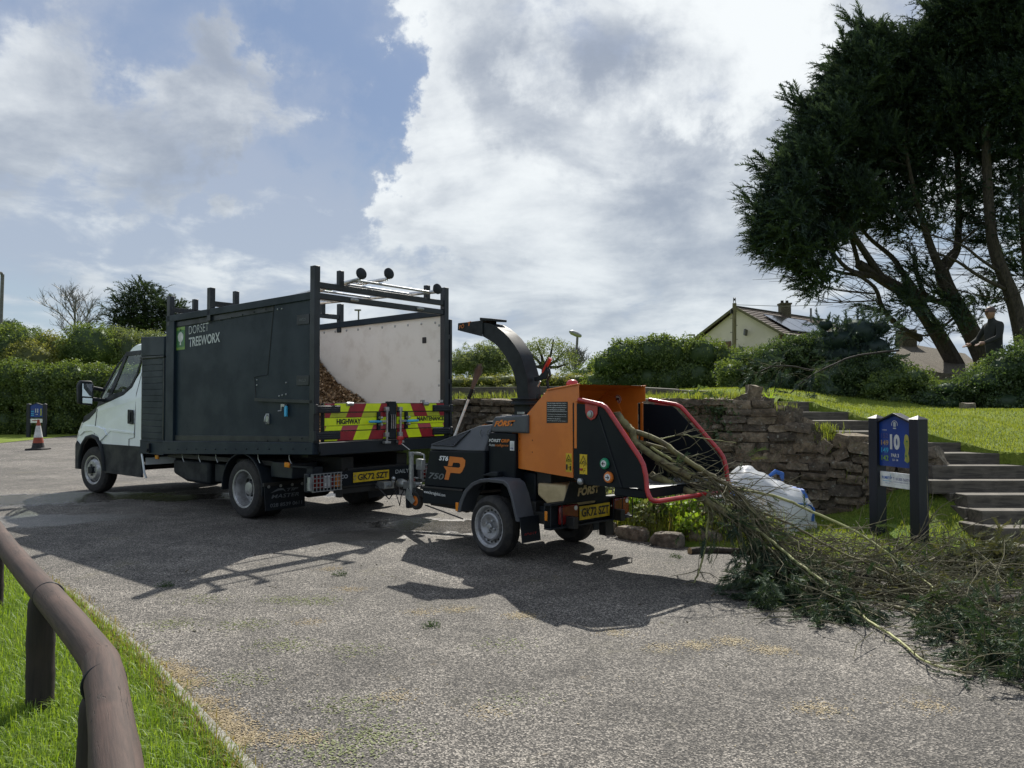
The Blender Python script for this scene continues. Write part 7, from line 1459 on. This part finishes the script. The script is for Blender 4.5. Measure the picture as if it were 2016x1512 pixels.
cypress('tall dark cypress with a forked trunk in the middle of the group', (1960, 800, 15),
        [([(1965, 815, 15), (1950, 740, 15), (1915, 660, 15), (1868, 575, 14.9), (1852, 530, 14.8)], .42, .22), ([(1852, 530, 14.8), (1836, 495, 14.7), (1815, 430, 14.6), (1800, 380, 14.5), (1780, 280, 14.4)], .16, .05), ([(1858, 530, 14.9), (1880, 500, 14.9), (1886, 470, 14.9), (1888, 380, 14.9), (1880, 260, 14.9), (1870, 150, 15)], .17, .06), ([(1878, 600, 15), (1826, 585, 15), (1805, 540, 15), (1798, 500, 15)], .12, .05), ([(1885, 620, 14.8), (1830, 660, 14.5), (1790, 650, 14.3)], .05, .02), ([(1848, 520, 14.8), (1900, 470, 14.4), (1950, 430, 14)], .06, .03)],
        [(1790, 180, 60, 60, .2, 1.1), (1830, 130, 60, 54, .2, 1), (1800, 270, 70, 60, .2, .8), (1860, 70, 50, 60, 0, 1), (1840, 220, 66, 60, 0, 1.1), (1890, 40, 50, 50, 0, 1), (1870, 310, 70, 50, 0, .55), (1900, 180, 60, 64, 0, 1), (1800, 380, 56, 38, .3, .34), (1850, 420, 44, 26, .2, .22), (1795, 455, 40, 22, .2, .2), (1905, 400, 40, 40, .5, .22), (1875, 90, 34, 22, -.5, .8), (1850, 60, 20, 14, -.2, .5), (1880, 640, 30, 18, -.5, .2), (1925, 600, 30, 20, 0, .3), (1840, 590, 20, 18, 0, .25)], 2, 14.9)
cypress('tall dark cypress at the right edge of the picture', (2030, 800, 14),
        [([(2025, 830, 14), (2018, 700, 14), (1998, 600, 14), (1975, 540, 14), (1955, 480, 14), (1945, 380, 14), (1940, 250, 14)], .30, .12), ([(2040, 700, 14.3), (2020, 520, 14.3), (2010, 380, 14.3), (2012, 200, 14.3)], .14, .06), ([(1985, 572, 14), (1930, 545, 13.8), (1885, 515, 13.7), (1850, 500, 13.6)], .07, .03), ([(1975, 540, 14), (1930, 510, 13.8), (1890, 480, 13.7), (1820, 460, 13.6)], .06, .02), ([(1990, 590, 14), (1920, 580, 13.8), (1860, 565, 13.8)], .03, .01)],
        [(1940, 100, 60, 60, .2, 1.1), (1990, 30, 70, 60, 0, 1.1), (1950, 200, 66, 66, 0, 1.1), (2000, 150, 70, 70, .2, 1.1), (2040, 260, 70, 70, 0, .6), (1970, 290, 60, 56, .2, .5), (1915, 20, 44, 44, 0, 1), (2030, 60, 60, 80, 0, 1), (1965, 390, 46, 34, .2, .2), (2020, 380, 40, 60, .3, .3), (1990, 460, 34, 30, 0, .2), (1945, 450, 26, 20, .2, .35), (2010, 540, 26, 30, .3, .5), (1940, -60, 70, 60, 0, 1), (2050, -50, 90, 80, 0, 1), (1870, 20, 16, 14, -.2, .5), (2050, 450, 50, 70, .5, .3)], 3, 14.2)
# hedges and bushes on the right
def row(px0, px1, Y, top, base, rx, n, jz=.12):
    bl = []
    for i in range(n):
        px = px0 + (px1 - px0) * i / (n - 1); tz = np.interp(px, [q[0] for q in top], [q[1] for q in top]); pt = at(px, tz, Y); pb = at(px, base, Y); h = pt.z - pb.z; k = max(2, int(h / .55))
        for j in range(k): bl.append(((pt.x + rng.uniform(-.15, .15), Y + rng.uniform(-.2, .2), pb.z + h * (j + .5) / k + rng.uniform(-jz, jz) * .6), (rx, rx * .9, h / k * .72)))
    return bl
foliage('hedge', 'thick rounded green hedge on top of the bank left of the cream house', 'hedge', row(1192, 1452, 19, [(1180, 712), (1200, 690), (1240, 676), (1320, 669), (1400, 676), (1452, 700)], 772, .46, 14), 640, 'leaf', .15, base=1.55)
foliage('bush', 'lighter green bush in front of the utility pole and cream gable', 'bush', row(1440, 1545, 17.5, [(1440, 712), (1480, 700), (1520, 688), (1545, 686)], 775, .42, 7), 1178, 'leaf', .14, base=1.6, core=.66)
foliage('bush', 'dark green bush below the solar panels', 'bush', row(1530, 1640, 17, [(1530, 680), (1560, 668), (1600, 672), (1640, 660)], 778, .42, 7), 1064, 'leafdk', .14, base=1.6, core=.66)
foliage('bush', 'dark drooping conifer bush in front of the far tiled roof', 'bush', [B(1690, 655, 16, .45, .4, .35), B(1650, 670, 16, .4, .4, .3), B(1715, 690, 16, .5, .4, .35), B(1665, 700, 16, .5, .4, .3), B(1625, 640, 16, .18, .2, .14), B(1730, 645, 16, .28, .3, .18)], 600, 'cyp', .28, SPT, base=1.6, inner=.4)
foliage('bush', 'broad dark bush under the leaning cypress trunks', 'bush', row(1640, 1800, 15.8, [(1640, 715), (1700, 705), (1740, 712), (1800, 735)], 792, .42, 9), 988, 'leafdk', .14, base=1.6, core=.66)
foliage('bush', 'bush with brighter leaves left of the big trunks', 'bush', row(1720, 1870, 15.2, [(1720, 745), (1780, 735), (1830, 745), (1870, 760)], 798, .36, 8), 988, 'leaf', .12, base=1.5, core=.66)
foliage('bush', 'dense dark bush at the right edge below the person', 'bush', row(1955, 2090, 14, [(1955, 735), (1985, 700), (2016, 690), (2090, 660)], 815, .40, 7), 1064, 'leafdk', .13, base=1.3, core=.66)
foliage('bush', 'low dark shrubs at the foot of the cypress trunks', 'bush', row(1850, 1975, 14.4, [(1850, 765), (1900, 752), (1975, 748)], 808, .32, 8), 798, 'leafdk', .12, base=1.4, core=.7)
foliage('bush', 'leafy bush behind the trunks against the sky', 'bush', row(1900, 2040, 16.6, [(1900, 725), (1950, 715), (2040, 668)], 790, .4, 7), 570, 'leaf', .13, base=1.6, core=.55)
for i, (pts, lab) in enumerate(((([(1770, 690, 15), (1690, 700, 14.8), (1640, 718, 14.6), (1590, 745, 14.4), (1555, 775, 14.2)]), 'long bare green bough drooping across the dark bushes'), (([(1600, 730, 14.6), (1560, 722, 14.6), (1520, 722, 14.6), (1490, 735, 14.5)]), 'short bare bough sticking left out of the dark bush'))):
    branch(lab, pts, .022, .010, 'twigdark', 22, .7, 60, .3, 'cyp', sd=40 + i, name='bough', cutend=False, group='bare boughs in front of the dark bushes')
# grey stone at the edge of the lawn
me = rock_mesh('boulder', 77, .06); me.materials[0] = MT['rock']; p = at(1904, 798, 13.2); o = bpy.data.objects.new('boulder', me); COL.objects.link(o); o.location = p + Vector((0, 0, -.06)); o.scale = (.19, .18, .20); tag(o, 'rounded grey stone at the top edge of the mown slope below the trunks', 'rock')
# middle distance behind the chipper
foliage('hedge', 'low clipped yellowish hedge above the timber edging behind the chute', 'hedge', row(885, 1178, 20, [(885, 745), (950, 744), (1000, 742), (1100, 742), (1178, 738)], 775, .38, 16, .05), 620, 'leafyel', .12, base=.9, up=.6)
foliage('tree', 'rounded pale green tree between the truck and the chute', 'tree', [B(930, 712, 30, .85, .8, .65), B(970, 700, 30, .75, .8, .6), B(955, 724, 30, .95, .8, .55), B(905, 720, 30, .7, .7, .5), B(990, 720, 30, .6, .7, .5)], 420, 'leafgr', .20, core=.6, base=.9, trunk=[([at(950, 770, 30), at(950, 715, 30)], [.12, .07])], crown='crown')
hw = [B(1085, 690, 29, .8, .7, .4), B(1050, 700, 29, .6, .6, .4), B(1110, 710, 29, .55, .6, .4), B(1060, 680, 29, .5, .5, .28), B(1028, 722, 29, .5, .5, .35), B(1112, 735, 29, .35, .5, .22), B(1096, 676, 29, .35, .4, .2), B(1010, 735, 29, .5, .5, .3), B(1125, 700, 29, .25, .3, .25)]
ht = [([at(1075, 775, 29), at(1073, 735, 29), at(1068, 712, 29)], [.16, .12, .09])]
for e in ((1040, 690), (1055, 672), (1090, 668), (1112, 690), (1120, 715), (1028, 712)): ht.append(([at(1070, 724, 29), at((1070 + e[0]) / 2 + 4, (724 + e[1]) / 2 + 3, 29), at(*e, 29)], [.08, .05, .02]))
foliage('tree', 'open rounded tree with dark twisted boughs showing right of the chute', 'tree', hw, 260, 'leafgr', .17, core=0, base=.9, trunk=ht, crown='crown', inner=.35)
foliage('bush', 'bush right of the lamp post behind the orange funnel', 'bush', [B(1155, 742, 24, .5, .5, .35), B(1172, 728, 24, .35, .4, .35), B(1140, 750, 24, .35, .4, .3), B(1178, 750, 23, .4, .4, .4)], 480, 'leaf', .15, base=.9)
bare(1132, 745, 700, 34, 'thin bare shrub twigs round the foot of the middle lamp post', .8)
# --- house
hs = thing('house', 'cream rendered house with brown tiled roof, chimney and solar panels behind the hedge', 'house', (0, 0, 0))
gl, gr = at(1375, 668, 46.5), at(1537, 656, 42.5); ze = (gl.z + gr.z) / 2; gl.z = gr.z = ze; rp = (gl + gr) / 2; ridge = at(1450, 606, 44.4); rp.z = ridge.z
gd = (gr - gl).normalized(); gd.z = 0; gd.normalize(); bd_ = Vector((-gd.y, gd.x, 0)); L = 11.0
if bd_.y < 0: bd_ = -bd_
def hq(a, b, z): return gl + gd * a + bd_ * b + Vector((0, 0, z - ze))
Wg = (gr - gl).length; zr = ridge.z; ho = Vector((0, 0, 0))
w = MB().ext([hq(.12, 0, 1.5), hq(Wg - .12, 0, 1.5), hq(Wg - .12, 0, ze), hq(Wg / 2, 0, zr - .05), hq(.12, 0, ze)], bd_ * (L - .3)); w.build('wall', 'render', hs, smooth=False)
MT['rooftile'] = (lambda m_t_b: m_t_b)(None) if False else None
def rooftile():
    m, t, b = newmat('roof_tiles'); b.inputs['Roughness'].default_value = .85; uv = nd(t, 'ShaderNodeTexCoord').outputs['UV']; br = nd(t, 'ShaderNodeTexBrick', i_Scale=1.0); t.links.new(uv, br.inputs[0]); br.inputs['Color1'].default_value = (.13, .085, .062, 1); br.inputs['Color2'].default_value = (.085, .058, .045, 1); br.inputs['Mortar'].default_value = (.025, .02, .018, 1)
    br.inputs['Brick Width'].default_value = .33; br.inputs['Row Height'].default_value = .30; br.inputs['Mortar Size'].default_value = .045; t.links.new(br.outputs[0], b.inputs['Base Color']); return m
MT['rooftile'] = rooftile()
def slope(a0, z0, a1, z1, name):
    n_ = 12; rows_ = []
    m = MB(); uvs = []
    for i in range(n_):                      # courses of tiles, each lapping the one below
        f0, f1 = i / n_, (i + 1) / n_; A0, Z0, A1, Z1 = a0 + (a1 - a0) * f0, z0 + (z1 - z0) * f0, a0 + (a1 - a0) * f1, z0 + (z1 - z0) * f1
        m.add([hq(A0, -.25, Z0 + .09), hq(A0, L, Z0 + .09), hq(A1, L, Z1 + .045), hq(A1, -.25, Z1 + .045), hq(A0, -.25, Z0 + .0), hq(A0, L, Z0 + .0)], [(0, 1, 2, 3), (0, 4, 5, 1)])
    me = bpy.data.meshes.new(name); me.from_pydata(m.v, [], m.f); ul = me.uv_layers.new(name='uv'); sl_ = math.hypot(a1 - a0, z1 - z0)
    for p in me.polygons:
        for li in p.loop_indices:
            v = Vector(m.v[me.loops[li].vertex_index]); ul.data[li].uv = ((v - gl).dot(bd_), math.hypot((v - gl).dot(gd) - a0, 0) * sl_ / abs(a1 - a0))
    o = bpy.data.objects.new(name, me); COL.objects.link(o); o.parent = hs; me.materials.append(MT['rooftile']); return o
r1 = slope(Wg + .3, ze - .12, Wg / 2, zr, 'roof'); r2 = slope(-.3, ze - .12, Wg / 2, zr, 'roof')
MB().beam(hq(Wg / 2, -.25, zr + .06), hq(Wg / 2, L, zr + .06), .22, .10).build('ridge_tiles', 'bark', hs)
for a0, a1 in ((Wg + .3, Wg / 2), (-.3, Wg / 2)): MB().beam(hq(a0, -.28, ze - .09), hq(a1, -.28, zr + .02), .05, .14).build('verge_board', 'twig', hs)
for k in range(3):
    f = lambda a, b: hq(Wg + .3 - (Wg / 2 + .3) * a, b, ze - .12 + (zr - ze + .12) * a + .16); b0 = 1.2 + k * 1.75
    MB().ext([f(.12, b0), f(.12, b0 + 1.68), f(.68, b0 + 1.68), f(.68, b0)], (0, 0, .05)).build('solar_panel', 'solar', hs, smooth=False)
chx = hq(Wg / 2 + .1, 5.2, zr); ch_ = MB().box(chx + Vector((0, 0, .15)), (.6, .6, 1.0)).box(chx + Vector((0, 0, .66)), (.7, .7, .1)).build('chimney', 'mortar', hs)
for dx in (-.15, .15): MB().lathe([(.11, .68), (.085, .86), (.1, .88)], chx + Vector((dx, 0, 0)), (0, 0, 1), 12).build('chimney_pot', 'bark', ch_)
MB().cyl(hq(Wg / 2 + .6, 7.6, zr - .3), hq(Wg / 2 + .6, 7.6, zr + .55), .06).build('flue', 'steelpole', hs)
MT['brick'] = pm('brown_brick', (.14, .075, .055), .85, c2=(.09, .05, .04), ns=3)
wn = MB().beam(hq(Wg * .36, -.02, ze - .9), hq(Wg * .70 - 1.2, -.02, ze - .9), .0, .0) if False else None
pw = at(1408, 688, 45.3); aw = (pw - gl).dot(gd)
MB().ext([hq(aw - .55, -.03, ze - 1.2), hq(aw + .9, -.03, ze - 1.2), hq(aw + .9, -.03, ze - .25), hq(aw - .55, -.03, ze - .25)], -bd_ * .03).build('brick_surround', 'brick', hs)
wf = MB().ext([hq(aw - .3, -.07, ze - 1.3), hq(aw + .5, -.07, ze - 1.3), hq(aw + .5, -.07, ze - .45), hq(aw - .3, -.07, ze - .45)], -bd_ * .03).build('window', 'signwhite', hs); MB().ext([hq(aw - .22, -.11, ze - 1.3), hq(aw + .42, -.11, ze - 1.3), hq(aw + .42, -.11, ze - .53), hq(aw - .22, -.11, ze - .53)], -bd_ * .01).build('pane', 'solar', wf)
MB().ext([hq(Wg - .1, -.02, 2), hq(Wg + .02, -.02, 2), hq(Wg + .02, -.02, ze - .1), hq(Wg - .1, -.02, ze - .1)], bd_ * .5).build('brick_corner', 'brick', hs)
MB().ext([hq(Wg, .6, ze - .35), hq(Wg, L, ze - .35), hq(Wg, L, ze - .12), hq(Wg, .6, ze - .12)], gd * .28).build('gutter_board', 'signwhite', hs)
MB().beam(hq(Wg * .62, -.1, ze + .15), hq(Wg * .62, -.35, ze + .2), .1, .35).build('wall_lamp', 'steelpole', hs)
# second roof seen through the trunks
h2 = thing('house', 'second house with a dark tiled roof seen between the cypress trunks', 'house', tuple(at(1850, 735, 34))); o = np.array(h2.location)
def h2p(px, py, Y): return at(px, py, Y) - Vector(o)
MB().add([h2p(1740, 722, 33), h2p(1960, 745, 31), h2p(1900, 696, 36), h2p(1780, 675, 38), h2p(1960, 800, 31), h2p(1740, 800, 33)], [(0, 1, 2, 3), (0, 5, 4, 1)]).build('roof', 'mortar', h2, smooth=False)
MB().box(h2p(1784, 668, 37.5), (.7, .7, .9)).build('chimney', 'mortar', h2); MB().bb(-4, 3, 0, 4, -2, -.4).build('wall', 'brick', h2)
# --- utility pole, wire, lamp posts
def polething(name, label, cat, top, bot, r, mat='steelpole', group=None):
    t = thing(name, label, cat, tuple(bot), group=group); MB().tube([(0, 0, -.5), top - bot], [r * 1.1, r], 12).build('pole', mat, t); return t, top - bot
t_, tp_ = polething('utility_pole', 'brown wooden utility pole in front of the cream gable', 'utility pole', at(1446, 597, 38), at(1445, 702, 38), .10, 'polewood')
MB().tube([tp_ + Vector((-.05, 0, .02)), tp_ + Vector((-.05, 0, .28)), tp_ + Vector((.05, 0, .28)), tp_ + Vector((.05, 0, .02))], .018, 6).build('bracket', 'steelpole', t_); MB().box(tp_ + Vector((0, 0, .18)), (.07, .07, .1)).build('junction_box', 'ink', t_); MB().box(tp_ + Vector((-.16, -.05, -.42)), (.1, .1, .2)).build('fuse_box', 'ink', t_)
m = MB()
for i in range(6): m.box((.13 if i % 2 else -.13, -.02, .5 + i * .35), (.1, .03, .03))
m.each('step_iron', 'steelpole', t_)
wr = MB().tube([at(1448, 600, 38), at(1540, 603, 37), at(1640, 600, 35.5)], .012, 4).build('telephone_wire', 'steelpole'); tag(wr, 'thin telephone wire running right from the utility pole', 'wire')
def lamp_post(label, top, bot, r, arm, head, single=False):
    t, q = polething('street_lamp', label, 'street lamp', top, bot, r, group='street lamps round the car park'); 
    d = Vector((arm, -.1, .05)); MB().tube([q, q + d * .5 + Vector((0, 0, .05)), q + d], r * .7, 8).build('arm', 'steelpole', t)
    MB().lathe([(.02, -.5), (.10, -.42), (.15, -.1), (.14, .25), (.06, .42), (.02, .45)], (0, 0, 0), d.normalized(), 14).build('lamp_head', 'rimgrey', t, loc=q + d) if head == 'oval' else MB().bb(-.38, .1, -.12, .12, -.06, .05).build('lamp_head', 'steelpole', t, loc=q + d)
lamp_post('grey street lamp with an oval head behind the orange funnel', at(1137, 659, 45), at(1131, 745, 45), .07, -.15, 'oval')
lamp_post('tall rusty lamp post leaning at the left edge of the picture', at(5, 540, 40), at(-1, 700, 40), .085, -.1, 'flat')
lamp_post('small distant street lamp seen through the truck rack', at(706, 612, 60), at(705, 690, 60), .06, .1, 'flat')
lamp_post('small distant street lamp above the hedge left of the cream house', at(1367, 661, 58), at(1367, 720, 58), .06, -.1, 'flat')
# --- the person among the trees
def skin_person(label, p, h):
    t = thing('person', label, 'person', tuple(p)); s = h / 1.75; t.scale = (s, s, s); t.rotation_euler = (0, 0, -1.5)
    J = {'pelvis': (0, 0, .95, .15), 'waist': (0, .0, 1.12, .145), 'chest': (0, -.02, 1.32, .17), 'neck': (0, -.04, 1.50, .065), 'head0': (0, -.06, 1.58, .075)}
    for s_ in (1, -1): J.update({f'sh{s_}': (.19 * s_, -.01, 1.42, .075), f'el{s_}': (.30 * s_, -.12, 1.16, .055), f'wr{s_}': (.20 * s_, -.34, 1.05, .042), f'hip{s_}': (.10 * s_, 0, .88, .10), f'kn{s_}': (.12 * s_, -.02, .48, .07), f'an{s_}': (.13 * s_, .02, .09, .05), f'toe{s_}': (.14 * s_, -.15, .04, .045)})
    E = [('pelvis', 'waist'), ('waist', 'chest'), ('chest', 'neck'), ('neck', 'head0')]
    for s_ in (1, -1): E += [('chest', f'sh{s_}'), (f'sh{s_}', f'el{s_}'), (f'el{s_}', f'wr{s_}'), ('pelvis', f'hip{s_}'), (f'hip{s_}', f'kn{s_}'), (f'kn{s_}', f'an{s_}'), (f'an{s_}', f'toe{s_}')]
    k = list(J); me = bpy.data.meshes.new('body'); me.from_pydata([J[q][:3] for q in k], [(k.index(a), k.index(b)) for a, b in E], []); o = bpy.data.objects.new('body', me); COL.objects.link(o); o.parent = t
    sm = o.modifiers.new('skin', 'SKIN'); 
    for i, q in enumerate(k): me.skin_vertices[0].data[i].radius = (J[q][3], J[q][3] * .85)
    me.skin_vertices[0].data[0].use_root = True; su = o.modifiers.new('sub', 'SUBSURF'); su.levels = 2; su.render_levels = 2; me.materials.append(MT['cloth'])
    hd_ = MB().lathe([(.01, -.12), (.055, -.10), (.075, -.05), (.085, .02), (.08, .07), (.05, .11), (.01, .125)], (0, -.07, 1.64), (0, -.08, 1), 18)
    hd_.lathe([(.004, 0), (.016, .01), (.02, .03), (.004, .05)], (0, -.155, 1.61), (0, -.3, 1), 8)
    for s_ in (1, -1): hd_.lathe([(.005, -.03), (.014, 0), (.005, .03)], (.083 * s_, -.06, 1.63), (0, 0, 1), 8)
    hd_.build('head', 'skin', t, ang=60); ey = MB()
    for s_ in (1, -1): ey.lathe([(.004, -.008), (.010, 0), (.004, .008)], (.03 * s_, -.148, 1.645), (0, 0, 1), 8)
    ey.build('eyes', 'ink', t)
    MB().lathe([(.092, .0), (.095, .03), (.08, .08), (.04, .11), (.005, .118)], (0, -.06, 1.66), (0, -.06, 1), 18).bb(-.06, .06, -.2, -.12, 1.665, 1.678).build('cap', 'helmet', t, ang=60)
    for s_ in (1, -1):
        hm = MB().tube([(.20 * s_, -.34, 1.05), (.19 * s_, -.40, 1.04), (.185 * s_, -.43, 1.035)], [.03, .04, .034], 8)
        for f in range(4): hm.tube([(.185 * s_ + (f - 1.5) * .018, -.43, 1.035), (.185 * s_ + (f - 1.5) * .019, -.475, 1.025 - .004 * f), (.18 * s_ + (f - 1.5) * .018, -.50 + .006 * abs(f - 1), .995)], [.010, .009, .007], 6)
        hm.tube([(.17 * s_, -.37, 1.05), (.145 * s_, -.41, 1.05), (.14 * s_, -.44, 1.03)], [.012, .010, .008], 6); hm.build('hand', 'skin', t, ang=60)
    return t
pp = at(1956, 606, 14.9); gz = hill(pp.x, 14.9)
skin_person('person in dark work clothes and brown cap standing among the cypress trunks', (pp.x, 14.9, pp.z - 1.76), 1.76)
